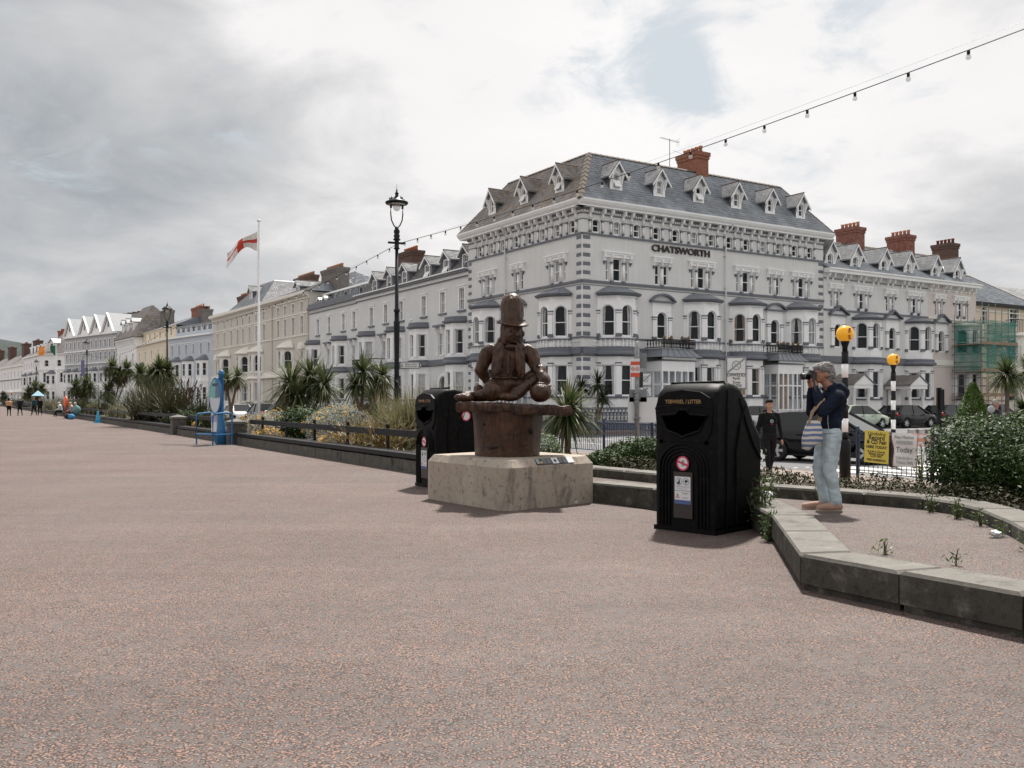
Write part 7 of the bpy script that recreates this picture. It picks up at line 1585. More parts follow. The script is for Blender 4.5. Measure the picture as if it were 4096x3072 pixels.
# big evergreen mass on the right: four merged bushes
for i, (x, y, rad, k, lab) in enumerate(((5.75, 11.3, (.85, .9, .62), 7500, 'glossy evergreen bush nearest the curved kerb'), (6.75, 11.6, (1.0, 1.0, .74), 9000, 'tall glossy evergreen bush in front of the conifer'), (6.2, 9.9, (.95, 1.0, .62), 8000, 'broad glossy evergreen bush spilling over the kerb at the right'), (7.6, 10.8, (1.2, 1.3, .86), 9000, 'glossy evergreen bush cut by the right edge'), (5.6, 8.1, (.9, 1.0, .48), 6500, 'lowest glossy evergreen bush at the right edge above the gravel'))):
    shrub(lab, x, y, .27, rad, k, ML_shrub, .062, seed=120 + i, group='glossy evergreen bushes on the right', asp=.36)
t = thing('conifer', 'bright green cone shaped conifer behind the shrubs', 'tree', T((973 - 512) / F * 27.5, 27.5, -.3)); g = np.random.RandomState(8); n = 7000
zz = g.uniform(.1, 2.3, n) ** 1.0; a = g.uniform(0, 6.28, n); rr = (.62 * (1 - (zz / 2.35) ** 1.9) + .05) * (.75 + .2 * np.sin(a * 7 + zz * 9) * .5 + .25 * g.uniform(0, 1, n)); p = np.stack([rr * np.cos(a), rr * np.sin(a), zz], 1); d = np.stack([np.cos(a), np.sin(a), np.full(n, .8)], 1)
O('crown', npmesh('con', *leaves(p, d, np.full(n, .075), .4)), ML_conif, t); b = MB(); b.tube([(0, 0, 0), (0, 0, 2.0)], [.06, .02], 6); O('trunk', b, M_trunk, t)
# ground cover between the kerb and the street: one low mass
pts = []; g = np.random.RandomState(17)
n = 26000; s_ = g.uniform(3, 15.5, n); nn = 9.4 + g.beta(1.2, 1.6, n) * 2.3; lump = .5 + .5 * np.sin(s_ * 3.1 + 1.3 * np.sin(nn * 4)) * np.sin(nn * 2.7 + s_); zb = np.interp(nn, [9.3, 10.6, 11.6, 12], [.31, .26, .0, -.1]); keep = lump > g.uniform(0, .8, n)
p = DV[:][0] * s_, DV[:][1] * s_; xy = np.stack([DV.x * s_ + NV.x * nn, DV.y * s_ + NV.y * nn, zb + g.uniform(.0, .2, n) * (.4 + lump)], 1)[keep]
o = O('ground_cover', npmesh('gc', *leaves(xy, np.tile([0, 0, 1.], (len(xy), 1)), np.full(len(xy), .048), .5, .9)), ML_cover); o['kind'] = 'stuff'; o['label'] = 'low brownish green ground cover behind the inner kerb'
# weeds
def weed(label, x, y, z, h, n, seed, m=ML_weed, leaf=.07):
    t = thing('weed', label, 'weed', T(x, y, z), 'weeds along the kerbs'); g = np.random.RandomState(seed); V = []; b = MB()
    for i in range(n):
        a = g.uniform(0, 6.28); lean = g.uniform(.05, .3) * h; hh = h * g.uniform(.55, 1); o_ = g.normal(size=2) * .05 * h; b.tube([(o_[0], o_[1], -.02), (o_[0] + lean * .4 * math.cos(a), o_[1] + lean * .4 * math.sin(a), hh * .5), (o_[0] + lean * math.cos(a), o_[1] + lean * math.sin(a), hh)], [.006, .005, .003], 4)
        k = int(14 * hh / .3) + 4; tt = g.uniform(.1, 1, k); V.append(np.stack([o_[0] + lean * math.cos(a) * tt + g.normal(size=k) * .035, o_[1] + lean * math.sin(a) * tt + g.normal(size=k) * .035, hh * tt], 1))
    p = np.concatenate(V); O('leaves', npmesh('w', *leaves(p, g.normal(size=p.shape) * .5 + [0, 0, .8], np.full(len(p), leaf), .3)), m, t); O('stems', b, M_stem, t)
for i, (x, y, z, h, n, lab) in enumerate(((2.86, 10.55, .0, .72, 14, 'tall weeds between the large bin and the kerb'), (2.72, 9.75, 0, .34, 8, 'weeds at the foot of the kerb right of the large bin'), (2.9, 11.2, .1, .85, 10, 'tall weeds behind the large bin'), (3.72, 11.0, .26, .22, 4, 'small weed against the inner kerb left of the photographer'), (4.6, 10.1, .26, .26, 5, 'small weed against the inner kerb bend'), (4.62, 9.55, .26, .22, 8, 'broad leaf weed at the curved kerb'), (4.58, 9.0, .26, .2, 7, 'weed sprouting below the evergreen bushes'), (4.42, 8.35, .26, .17, 6, 'weed by the white litter scrap'), (4.2, 7.5, .26, .2, 6, 'bushy weed on the right side of the gravel'), (4.1, 6.9, .26, .16, 5, 'weed tuft at the right edge of the gravel'), (2.98, 7.35, .262, .14, 4, 'bright green weed on the gravel by the kerb corner'), (3.3, 6.85, .262, .12, 3, 'seedling on the gravel beside the front kerb'), (2.45, 7.15, 0, .04, 3, 'tiny weed at the kerb corner foot'), (7.55, 17.0, -.15, .85, 9, 'tall weeds in front of the flea market poster'), (7.0, 14.4, -.19, .75, 9, 'leafy weeds left of the evergreen bushes'))):
    weed(lab, x, y, z, h, n, 200 + i, leaf=.07 if h > .3 else .045)
# garden plants before the beige hotel
for i, (u, d, rad, m, lab) in enumerate(((247, 84, (1.0, 1.0, .9), ML_dark, 'dark spiky bush in the beige hotel garden'), (271, 80, (1.6, 1.2, .9), ML_shrub, 'reddish green bush in the beige hotel garden'))):
    shrub(lab, (u - 512) / F * d, d, -.1, rad, 1500, m, .16, seed=150 + i)
# ------------------------------------------------------------------ bodies grown from tapered limbs into one skin
_tmp = bpy.data.scenes.new('tmp')
def cap_mb(b, p0, p1, r0, r1, n=12):
    p0, p1 = Vector(p0), Vector(p1); d = (p1 - p0); L = max(d.length, 1e-4); q = d.to_track_quat('Z', 'X').to_matrix().to_4x4(); M = Matrix.Translation(p0) @ q
    prof = [(r0 * math.cos(a), r0 * math.sin(a)) for a in np.linspace(-math.pi / 2 + .15, 0, 4)] + [(r1 * math.cos(a), L + r1 * math.sin(a)) for a in np.linspace(0, math.pi / 2 - .15, 4)]
    b.lathe(prof, n, M=M)
def skin_body(prims, voxel, smooth=4, fold=0, ztop=9):
    """prims: ('c', p0, p1, r0, r1, mat) or ('e', centre, radii, (rx,ry,rz), mat) -> mesh, material index by nearest limb"""
    b = MB()
    for p in prims:
        if p[0] == 'c': cap_mb(b, *p[1:5])
        else: b.ball((0, 0, 0), p[2], 16, 12, M=Matrix.Translation(p[1]) @ Matrix.Rotation(p[3][2], 4, 'Z') @ Matrix.Rotation(p[3][1], 4, 'Y') @ Matrix.Rotation(p[3][0], 4, 'X'))
    o = bpy.data.objects.new('t', b.mesh('t')); _tmp.collection.objects.link(o)
    m = o.modifiers.new('r', 'REMESH'); m.mode = 'VOXEL'; m.voxel_size = voxel
    if smooth: s = o.modifiers.new('s', 'SMOOTH'); s.iterations = smooth; s.factor = .5
    _tmp.view_layers[0].update()
    with bpy.context.temp_override(scene=_tmp, view_layer=_tmp.view_layers[0]): dg = bpy.context.evaluated_depsgraph_get()
    me = bpy.data.meshes.new_from_object(o.evaluated_get(dg), depsgraph=dg); bpy.data.objects.remove(o)
    V = np.empty(len(me.vertices) * 3, np.float32); me.vertices.foreach_get('co', V); V = V.reshape(-1, 3); FC = np.empty(len(me.polygons) * 3, np.float32); me.polygons.foreach_get('center', FC); FC = FC.reshape(-1, 3)
    if fold:      # creases in the cloth, below ztop
        N0 = np.empty(len(V) * 3, np.float32); me.vertices.foreach_get('normal', N0); nz = np.array([mathutils.noise.noise(Vector((v[0] * 11 + v[2] * 7, v[1] * 11, v[2] * 17))) - .5 * abs(mathutils.noise.noise(Vector((v[0] * 6, v[1] * 6, v[2] * 30)))) for v in V.tolist()], np.float32)
        V = V + N0.reshape(-1, 3) * (fold * nz * np.clip((ztop - V[:, 2]) / .06, 0, 1) * np.clip((V[:, 2] - .09) / .05, 0, 1))[:, None]; me.vertices.foreach_set('co', V.ravel()); me.update()
    best = np.full(len(FC), 1e9); mi = np.zeros(len(FC), np.int32)
    for p in prims:
        if p[0] == 'c':
            a, c = np.array(p[1], float), np.array(p[2], float); d = c - a; h = np.clip((FC - a) @ d / max(d @ d, 1e-9), 0, 1); s = np.linalg.norm(FC - a - h[:, None] * d, axis=1) - (p[3] + (p[4] - p[3]) * h)
        else:
            R = np.array((Matrix.Rotation(p[3][2], 3, 'Z') @ Matrix.Rotation(p[3][1], 3, 'Y') @ Matrix.Rotation(p[3][0], 3, 'X'))); q = (FC - np.array(p[1])) @ R; r = np.array(p[2]); k = np.linalg.norm(q / r, axis=1); s = (k - 1) * r.min()
        w_ = s < best; best[w_] = s[w_]; mi[w_] = p[5] if p[0] == 'c' else p[4]
    me.materials.clear(); me.polygons.foreach_set('material_index', mi); me.shade_smooth(); return me
def skin_mat(name, c): return mat(name, c, .55, .12, 30, spec=.4)
MK = skin_mat('skin', (.42, .24, .17)); MKd = skin_mat('tanned_skin', (.36, .18, .12))
def cloth(name, c, sc=14): return mat(name, c, .9, .25, sc, bump=.35, bscale=35, spec=.2)
M_eye = mat('eye', (.02, .015, .012), .3, 0)
def hand(side, wrist, tip, spread, m, r=.0095):
    """palm and five unequal fingers from wrist towards tip; spread = sideways vector"""
    w_, t_ = Vector(wrist), Vector(tip); d = t_ - w_; sp = Vector(spread); pr = [('c', w_, w_ + d * .45, .022, .028, m), ('e', tuple(w_ + d * .35), (.030, .022, .042), (0, 0, 0), m)]
    nrm = d.normalized().cross(sp.normalized())
    for i, (o_, L) in enumerate(((-1.5, .82), (-.5, .96), (.5, 1.0), (1.5, .9))):
        a = w_ + d * .48 + sp * o_ * .018; k = w_ + d * (.48 + .3 * L) + sp * o_ * .020 + nrm * .006; e = w_ + d * (.42 + .55 * L) + sp * o_ * .019 + nrm * .03; pr += [('c', a, k, r, r * .95, m), ('c', k, e, r * .95, r * .8, m)]
    a = w_ + d * .2 - sp * .028; k = w_ + d * .42 - sp * .048 + nrm * .012; e = w_ + d * .62 - sp * .045 + nrm * .025; return pr + [('c', a, k, r * 1.15, r, m), ('c', k, e, r, r * .85, m)]

def person(label, M, h, cols, stride=.12, arms=(.08, -.08), voxel=.018, group=None, hood=None, hairlong=False, beard=False, bald=False, build=1.0, hands_front=False, logo=False, hair_top=True):
    """standing or walking figure facing -y. cols = top, bottom, skin, hair, shoe materials"""
    t = thing('person', label, 'person', M, group); k = h / 1.75; top, bot, sk, hr, sh = 0, 1, 2, 3, 4; bw = build
    V = lambda x, y, z: (x * k, y * k, z * k); pr = []
    for s, st in ((-1, stride), (1, -stride)):
        hip, kn, an = V(.09 * s, 0, .90), V(.095 * s, -st * .9 - .02, .49), V(.09 * s, -st * 1.6 + (.05 if st < 0 else 0), .09)
        pr += [('c', hip, kn, .088 * k * bw, .062 * k, bot), ('c', kn, an, .06 * k, .047 * k, bot), ('c', (an[0], an[1] + .03 * k, .045 * k), (an[0] + .012 * s, an[1] - .15 * k, .035 * k), .043 * k, .036 * k, sh)]
    pr += [('e', V(0, 0, .94), (.165 * k * bw, .115 * k * bw, .13 * k), (0, 0, 0), bot), ('e', V(0, 0, 1.10), (.165 * k * bw, .115 * k * bw, .17 * k), (0, 0, 0), top), ('e', V(0, .01, 1.30), (.185 * k * bw, .12 * k * bw, .17 * k), (0, 0, 0), top), ('c', V(-.14, .01, 1.41), V(.14, .01, 1.41), .062 * k, .062 * k, top), ('c', V(0, .01, 1.42), V(0, -.01, 1.53), .055 * k, .05 * k, sk)]
    for s, sw in zip((-1, 1), arms):
        shd = V(.185 * s * bw, .01, 1.40)
        if hands_front: el, wr, tp = V(.25 * s, -.05, 1.13), V(.10 * s, -.26, 1.12), V(.02 * s, -.30, 1.15)
        else: el, wr, tp = V(.245 * s, sw * .6 + .03, 1.12), V(.25 * s, sw * 1.6 - .02, .88), V(.245 * s, sw * 1.8 - .03, .72)
        pr += [('c', shd, el, .056 * k, .046 * k, top), ('c', el, wr, .045 * k, .034 * k, top)] + hand(s, wr, tp, (0, .9, .0) if not hands_front else (0, .2, .9), sk, .0095)
    pr += [('e', V(0, 0, 1.635), (.075 * k, .092 * k, .112 * k), (0, 0, 0), sk), ('e', V(0, -.03, 1.57), (.055 * k, .06 * k, .055 * k), (0, 0, 0), hr if beard else sk), ('c', V(0, -.088, 1.645), V(0, -.106, 1.615), .011 * k, .015 * k, sk)]
    for s in (-1, 1): pr += [('e', V(.077 * s, .008, 1.63), (.014 * k, .022 * k, .032 * k), (0, 0, 0), sk)]
    if not bald: pr += [('e', V(0, .022, 1.68), (.082 * k, .092 * k, .088 * k), (0, 0, 0), hr)] + ([('e', V(0, -.035, 1.715), (.07 * k, .06 * k, .042 * k), (0, 0, 0), hr)] if hair_top else [])
    if hairlong: pr += [('e', V(0, .06, 1.58), (.085 * k, .06 * k, .13 * k), (0, 0, 0), hr)]
    if hood: pr += [('e', V(0, .085, 1.48), (.13 * k, .07 * k, .07 * k), (0, 0, 0), top)]
    O('body', skin_body(pr, voxel, 4, .012 if voxel < .02 else 0, 1.45 * k), cols, t)
    if voxel < .015:
        b = MB()
        for s in (-1, 1): O('eye', MB().ball(V(.03 * s, -.083, 1.645), (.012 * k, .008 * k, .006 * k), 8, 6), M_eye, t); O('eyebrow', MB().tube([V(.014 * s, -.093, 1.665), V(.045 * s, -.083, 1.668)], .004, 4), cols[3], t)
        O('mouth', MB().tube([V(-.022, -.086, 1.578), V(0, -.091, 1.576), V(.022, -.086, 1.578)], .004, 4), mat('lips', (.25, .10, .08), .5), t)
    if logo:
        O('logo_disc', disc(.042, 20), mat('pale_blue_print', (.25, .36, .40), .8), t, T(.0, -.137 * k * bw, 1.27 * k)); O('logo_figure', MB().prism([(-.008, -.03), (.008, -.03), (.014, .0), (.006, .03), (-.006, .03), (-.014, 0)], -.003, 0, 'y'), mat('brown_print', (.16, .10, .06), .8), t, T(0, -.139 * k * bw, 1.27 * k)); O('logo_text', MB().box(-.03, .03, -.002, 0, -.008, .008), mat('red_thread', (.35, .03, .02), .8), t, T(0, -.134 * k * bw, 1.205 * k))
    return t
def seated(label, M, cols, hood=False, blob=False, voxel=.03):
    t = thing('person', label, 'person', M, 'people sitting on the bench wall'); pr = []
    for s in (-1, 1): pr += [('c', (.1 * s, 0, .48), (.11 * s, -.42, .50), .085, .065, 1), ('c', (.11 * s, -.42, .50), (.11 * s, -.46 - .1 * s, .10), .06, .045, 1), ('c', (.11 * s, -.46 - .1 * s, .05), (.11 * s, -.64 - .1 * s, .045), .045, .04, 4)]
    pr += [('e', (0, 0, .55), (.18, .15, .13), (0, 0, 0), 1 if not blob else 0), ('c', (0, 0, .60), (0, -.10, 1.0), .15, .16, 0), ('e', (0, -.19, 1.22), (.085, .095, .115), (0, 0, 0), 2), ('e', (0, -.165, 1.26), (.095, .10, .10), (0, 0, 0), 0 if hood else 3), ('c', (0, -.1, 1.02), (0, -.17, 1.14), .06, .055, 2)]
    for s in (-1, 1): pr += [('c', (.19 * s, -.08, 1.0), (.23 * s, -.2, .72), .06, .05, 0), ('c', (.23 * s, -.2, .72), (.08 * s, -.40, .66), .048, .038, 0)] + hand(s, (.08 * s, -.40, .66), (.02 * s, -.52, .62), (0, 0, .9), 2, .011)
    if blob: pr += [('e', (0, -.05, .75), (.30, .30, .34), (0, 0, 0), 0)]
    O('body', skin_body(pr, voxel), cols, t); return t

# the photographer, facing left (-x)
Z0 = .262; t = thing('person', 'grey haired person in navy fleece and pale blue trousers taking a photograph', 'person', T(3.5, 10.3, Z0))
JK, TR, SK, HR, SH, SO, SKN = 0, 1, 2, 3, 4, 5, 6
pr = []
for yy, hipx, knx, ankx, toe in ((-.09, .05, .025, .095, -.125), (.09, .03, -.03, .03, -.225)):
    pr += [('c', (hipx + .01, yy, .84), (knx, yy, .46), .105, .078, TR), ('c', (knx, yy, .46), (ankx, yy, .12), .077, .066, TR), ('c', (ankx, yy, .12), (ankx + .01, yy, .07), .04, .04, SO),
           ('c', (ankx + .035, yy, .052), (ankx - .10, yy, .048), .044, .046, SH), ('c', (ankx - .10, yy, .048), (toe + .03, yy, .038), .046, .034, SH), ('c', (ankx + .04, yy, .014), (toe + .02, yy, .013), .028, .026, SKN)]
pr += [('e', (.045, 0, .86), (.125, .165, .13), (0, 0, 0), TR), ('e', (.05, 0, .97), (.135, .175, .12), (0, 0, 0), JK), ('c', (.05, 0, 1.0), (.095, 0, 1.22), .135, .145, JK), ('e', (.10, 0, 1.24), (.14, .19, .15), (0, .2, 0), JK), ('c', (.10, -.13, 1.30), (.10, .13, 1.30), .07, .07, JK),
       ('c', (.075, 0, 1.33), (.01, 0, 1.44), .058, .054, SK), ('e', (.155, 0, 1.36), (.095, .13, .075), (0, .45, 0), JK), ('e', (.22, 0, 1.30), (.05, .10, .085), (0, .2, 0), JK), ('c', (.03, -.09, 1.36), (.12, -.11, 1.39), .035, .04, JK), ('c', (.03, .09, 1.36), (.12, .11, 1.39), .035, .04, JK)]
# head bent to the viewfinder
pr += [('e', (-.035, 0, 1.525), (.088, .072, .108), (0, -.12, 0), SK), ('e', (-.075, 0, 1.465), (.045, .05, .045), (0, 0, 0), SK), ('c', (-.118, 0, 1.535), (-.138, 0, 1.505), .011, .014, SK), ('e', (-.005, -.074, 1.515), (.021, .013, .03), (0, 0, 0), SK), ('e', (-.005, .074, 1.515), (.021, .013, .03), (0, 0, 0), SK)]
pr += [('e', (.0, 0, 1.575), (.108, .088, .085), (0, .1, 0), HR), ('e', (.055, 0, 1.525), (.062, .083, .10), (0, 0, 0), HR), ('e', (-.075, 0, 1.60), (.055, .07, .042), (0, -.3, 0), HR), ('e', (-.03, -.066, 1.59), (.06, .03, .045), (0, 0, 0), HR), ('e', (-.03, .066, 1.59), (.06, .03, .045), (0, 0, 0), HR), ('e', (.02, -.02, 1.625), (.07, .06, .035), (0, .2, 0), HR)]
for s in (-1, 1):
    sh, el, wr, tp = (.085, .185 * s, 1.27), (-.085, .19 * s, 1.10), (-.125, .075 * s, 1.355), (-.155, .045 * s, 1.465)
    pr += [('c', sh, el, .072, .062, JK), ('c', el, (-.115, .105 * s, 1.29), .062, .056, JK), ('c', (-.115, .105 * s, 1.29), wr, .054, .040, JK)] + hand(s, wr, tp, (-.9, 0, .2), SK, .0098)
me = skin_body(pr, .0085, 3, .008, 1.36)
mw = [cloth('navy_fleece', (.008, .0125, .026), 30), cloth('pale_blue_cotton', (.42, .50, .54), 9), MKd, mat('grey_hair', (.22, .21, .20), .75, .45, 45, bump=.8, bscale=120), mat('pink_suede', (.36, .22, .17), .9, .15, 20), mat('black_sock', (.01, .01, .012), .9), mat('cream_sole', (.55, .47, .36), .8)]
hv = {i_ for p_ in me.polygons if p_.material_index == HR for i_ in p_.vertices}
for i_ in hv: q_ = me.vertices[i_]; q_.co += q_.normal * (.011 * mathutils.noise.noise(Vector((q_.co.x * 26, q_.co.y * 60, q_.co.z * 42))) + .006 * mathutils.noise.noise(q_.co * 110))      # locks of hair
body = O('body', me, mw, t)
O('eye', MB().ball((-.112, -.042, 1.54), (.008, .010, .006), 8, 6), M_eye, t); O('glasses_arm', MB().tube([(-.10, -.06, 1.545), (-.02, -.078, 1.545)], .003, 4), M_steel, t)
O('mouth', MB().tube([(-.108, -.022, 1.462), (-.117, 0, 1.462)], .004, 4), mat('lips', (.25, .10, .08), .5), t)
b = MB(); b.tube([(-.015, -.186, .88), (-.03, -.19, 1.0), (-.03, -.195, 1.08)], .005, 4); O('side_zip', b, mat('grey_piping', (.3, .31, .33), .6), t)
b = MB(); b.tube([(.05 + .138 * math.cos(a), .178 * math.sin(a), .865) for a in np.linspace(0, 2 * math.pi, 25)], .006, 4, cap=False); O('hem_piping', b, mat('grey_piping', None), t)
for yy, ankx in ((-.09, .095), (.09, .03)):
    for i in range(3): O('lace', MB().tube([(ankx - .06 - .025 * i, yy - .03, .085 - .008 * i), (ankx - .06 - .025 * i, yy + .03, .088 - .008 * i)], .004, 4), mat('pink_lace', (.50, .36, .30), .8), t)
cam_ = thing('camera', 'black camera held to the eye of the grey haired person', 'camera', T(3.5 - .145, 10.3, Z0 + 1.50)); mcb = mat('camera_black', (.010, .010, .011), .35, .1)
O('camera_body', MB().box(-.03, .025, -.065, .065, -.042, .042), mcb, cam_); O('viewfinder', MB().box(-.025, .03, -.022, .022, .042, .062), mcb, cam_); O('lens', MB().lathe([(.034, 0), (.034, .05), (.037, .055), (.037, .09), (.028, .09), (.026, .075), (0, .07)], 16), mcb, cam_, Matrix.Translation((-.03, 0, -.004)) @ Matrix.Rotation(-math.pi / 2, 4, 'Y'), True); O('silver_ring', MB().lathe([(.0375, .05), (.0375, .056)], 16, cap=False), M_steel, cam_, Matrix.Translation((-.03, 0, -.004)) @ Matrix.Rotation(-math.pi / 2, 4, 'Y'))
b = MB(); b.tube([(0, -.065, .02), (.0, -.10, -.08), (.02, -.13, -.22), (.05, -.15, -.30), (.06, -.16, -.36), (.04, -.16, -.30), (.0, -.12, -.15), (-.01, -.07, 0)], .009, 5); O('strap', b, mcb, cam_)
# striped tote bag on the forearm
M_tote = bpy.data.materials.new('striped_tote'); M_tote.use_nodes = True; nt = NT(M_tote.node_tree); ob = nt.node('ShaderNodeTexCoord').outputs['Object']; z_ = nt.node('ShaderNodeSeparateXYZ', ins={0: ob}).outputs[2]
fr = nt.math('FRACT', nt.math('ADD', nt.math('MULTIPLY', z_, 17), nt.math('MULTIPLY', nt.noise(ob, 9, 2).outputs[0], .5))); nt.l.new(nt.mix(nt.mapr(fr, .46, .5), (.60, .55, .50), (.13, .18, .31)), nt.n['Principled BSDF'].inputs['Base Color']); nt.n['Principled BSDF'].inputs['Roughness'].default_value = .9
bag = thing('tote_bag', 'blue and cream striped tote bag hanging from the forearm', 'bag', T(3.5 - .175, 10.3 - .17, Z0 + .70))
b = MB(); n = 16; rows = [(-.0, .030, .008), (.03, .105, .035), (.1, .115, .06), (.2, .10, .055), (.28, .078, .035), (.31, .07, .018)]
for z, rx, ry in rows:
    for i in range(n): a = 2 * math.pi * i / n; b.v.append((rx * math.cos(a) * (1 + .07 * math.sin(5 * a + z * 20)) - (.28 - z) * .12, ry * math.sin(a) * (1 + .15 * math.cos(4 * a + z * 15)), z + .03 * math.cos(a) * (z < .05)))
for r in range(len(rows) - 1):
    for i in range(n): b.f.append((r * n + i, r * n + (i + 1) % n, (r + 1) * n + (i + 1) % n, (r + 1) * n + i)); b.m.append(0)
b.f.append(tuple(range(n))[::-1]); b.m.append(0); O('sack', b, M_tote, bag, smooth=True)
mst = mat('tan_webbing', (.30, .21, .14), .9, .2, 20)
for s in (-1, 1): b = MB(); b.tube([(-.055 + .02 * s, s * .02, .26), (-.02, s * .03, .40), (.06, s * .03 + .0, .50), (.115, .0, .545), (.10, -.02 * s, .46), (.055 + .01 * s, -.01 * s, .30)], .013, 5); O('handle', b, mst, bag)

# the young man and the others
blk = cloth('black_cotton', (.008, .008, .009), 20); blk2 = cloth('black_trousers', (.010, .010, .012), 20); dhair = mat('dark_hair', (.010, .007, .005), .75, .3, 60, spec=.12); dsh = mat('dark_shoe', (.012, .012, .012), .6)
person('young man in a black hooded top with small round logo walking over the crossing', T((769.5 - 512) / F * 21.2, 21.2, -.3, math.radians(6)), 1.80, [blk, blk2, MK, dhair, dsh], stride=.11, arms=(.05, -.04), voxel=.0115, hood=True, logo=True)
person('balding man in a dark leather jacket with pale hood walking behind the shrubs', T((996 - 512) / F * 26.5, 26.5, -.3, math.radians(100)), 1.80, [mat('black_leather', (.012, .012, .013), .35, .2, 10), blk2, MKd, mat('short_grey_hair', (.30, .26, .23), .8), dsh], voxel=.016, hair_top=False)
b = MB(); b.ball((0, 0, 0), (.10, .11, .11), 12, 8); 
o = O('hood', b, cloth('pale_grey_hood', (.34, .35, .37)), [q for q in bpy.data.objects if q.get('label', '').startswith('balding man')][0], T(.0, .15, 1.52), True)
person('man in a dark coat looking at his hands beside the parked cars', T(*HP(29.0, -7.2), -.318, math.radians(-20)), 1.78, [cloth('dark_coat', (.012, .016, .024)), blk2, MK, dhair, dsh], stride=.02, hands_front=True, voxel=.03)
x = lambda u, d: (u - 512) / F * d
GL = 'walkers at the far left'
person('person in a peach top walking away at the far left edge', T(x(9, 84), 84, 0, math.radians(200)), 1.66, [cloth('peach_top', (.52, .29, .18)), blk2, MK, dhair, dsh], hairlong=True, voxel=.03, group=GL, build=1.5)
person('white haired person in dark clothes second from the left edge', T(x(20, 86), 86, 0, 0), 1.70, [cloth('dark_navy_top', (.012, .016, .022)), blk2, MK, mat('white_hair', (.5, .48, .46), .8), dsh], voxel=.03, group=GL, build=1.45)
person('bald person in a dark teal top beside the white haired person', T(x(34, 86), 86, 0, math.radians(-15)), 1.74, [cloth('teal_top', (.015, .05, .065)), blk2, MKd, dhair, mat('white_shoe', (.55, .55, .55), .6)], voxel=.03, group=GL, bald=True, build=1.25)
person('dark clothed person half hidden at the right of the walking group', T(x(40, 88), 88, 0, math.radians(10)), 1.68, [blk, blk2, MK, dhair, dsh], voxel=.03, group=GL, build=1.1)
pw = lambda u: bed(u, 7.72); rzb = math.atan2(NV.y, NV.x) + math.pi / 2 + math.pi
RS = math.atan2(NV.y, NV.x) - math.pi / 2
px, py = pw(61); seated('person in a white hooded top sitting left of the lifebuoy', T(px, py, -.05, RS), [cloth('white_hoodie', (.55, .56, .60)), blk2, MK, dhair, mat('tan_shoe', (.35, .22, .16), .7)], hood=True)
px, py = pw(72.5); seated('person in pale clothes sitting behind the one in the green cape', T(px, py, -.05, RS), [cloth('pale_pink_top', (.50, .42, .42)), blk2, MK, mat('white_hair', None), dsh])
px, py = pw(77.5); seated('person wrapped in a pale green cape on the bench wall', T(px, py, -.05, RS), [cloth('sea_green_cape', (.14, .25, .25)), cloth('blue_jeans', (.06, .10, .17)), MK, mat('white_hair', None), dsh], blob=True)

# gull on the bay roof
gx, gy = pA(7.4); q = Vector((gx, gy)) - Vector((.8545, .519)) * .9
t = thing('gull', 'white gull standing on a bay roof of the grey terrace', 'gull', T(q.x, q.y, 7.27, 2.2)); mg = mat('gull_white', (.75, .75, .74), .8)
pr = [('e', (0, 0, .16), (.16, .07, .075), (0, -.25, 0), 0), ('c', (.10, 0, .20), (.14, 0, .30), .045, .035, 0), ('e', (.16, 0, .32), (.045, .035, .038), (0, 0, 0), 0), ('c', (.19, 0, .315), (.235, 0, .305), .014, .006, 1), ('c', (-.1, 0, .13), (-.24, 0, .12), .05, .015, 2), ('c', (0, -.03, .1), (0, -.03, 0), .012, .01, 1), ('c', (0, .03, .1), (0, .03, 0), .012, .01, 1)]
O('body', skin_body(pr, .012), [mg, mat('gull_yellow', (.5, .3, .05), .6), mat('gull_grey', (.3, .31, .33), .8)], t)

# ------------------------------------------------------------------ carved wooden figure on its stump
M_wood = bpy.data.materials.new('varnished_wood'); M_wood.use_nodes = True; nt = NT(M_wood.node_tree); bs = nt.n['Principled BSDF']; pos = nt.node('ShaderNodeNewGeometry').outputs['Position']
gr = nt.noise(nt.vmath('MULTIPLY', pos, (9, 9, 1.6)), 3.0, 6, .65, .6).outputs[0]; big = nt.noise(pos, 3.2, 4, .6).outputs[0]
c = nt.ramp(nt.math('ADD', nt.math('MULTIPLY', gr, .6), nt.math('MULTIPLY', big, .4)), [(.3, (.012, .006, .004)), (.45, (.034, .016, .009)), (.58, (.072, .032, .016)), (.72, (.12, .06, .032))])
c = nt.mix(nt.mapr(nt.noise(nt.vmath('MULTIPLY', pos, (22, 22, 2.2)), 2.2, 3, .6).outputs[0], .68, .74, 0, .8), c, (.20, .16, .125))
c = nt.mix(nt.mapr(nt.noise(nt.vmath('MULTIPLY', pos, (14, 14, 1.2)), 1.7, 4, .6, .8).outputs[0], .70, .74, 0, .9), c, (.012, .006, .004))
nt.l.new(c, bs.inputs['Base Color']); bs.inputs['Roughness'].default_value = .4; bs.inputs['Specular IOR Level'].default_value = .35
nt.l.new(nt.node('ShaderNodeBump', ins={'Strength': .5, 'Distance': .02, 'Height': nt.math('ADD', gr, nt.noise(pos, 14, 3).outputs[0])}).outputs[0], bs.inputs['Normal'])
st = thing('wooden_statue', 'dark varnished wooden carving of a seated hatted figure on a round stump', 'statue', T(-.067, 13.62, .672))
g = random.Random(2); b = MB(); rows = 14; n = 48; ph = [g.uniform(0, 6.28) for _ in range(5)]
for j in range(rows + 1):
    z = .65 * j / rows; r0 = .478 + .05 * (j / rows) ** 1.5
    for i in range(n): a = 2 * math.pi * i / n; r = r0 * (1 + .018 * math.sin(3 * a + ph[0]) + .012 * math.sin(7 * a + ph[1] + z * 3) + .007 * math.sin(17 * a + ph[2] + z * 5)) - (.05 if abs(math.sin(a * .5 + .9 + .03 * math.sin(z * 20))) > .9985 else 0); b.v.append((r * math.cos(a), r * math.sin(a), z))
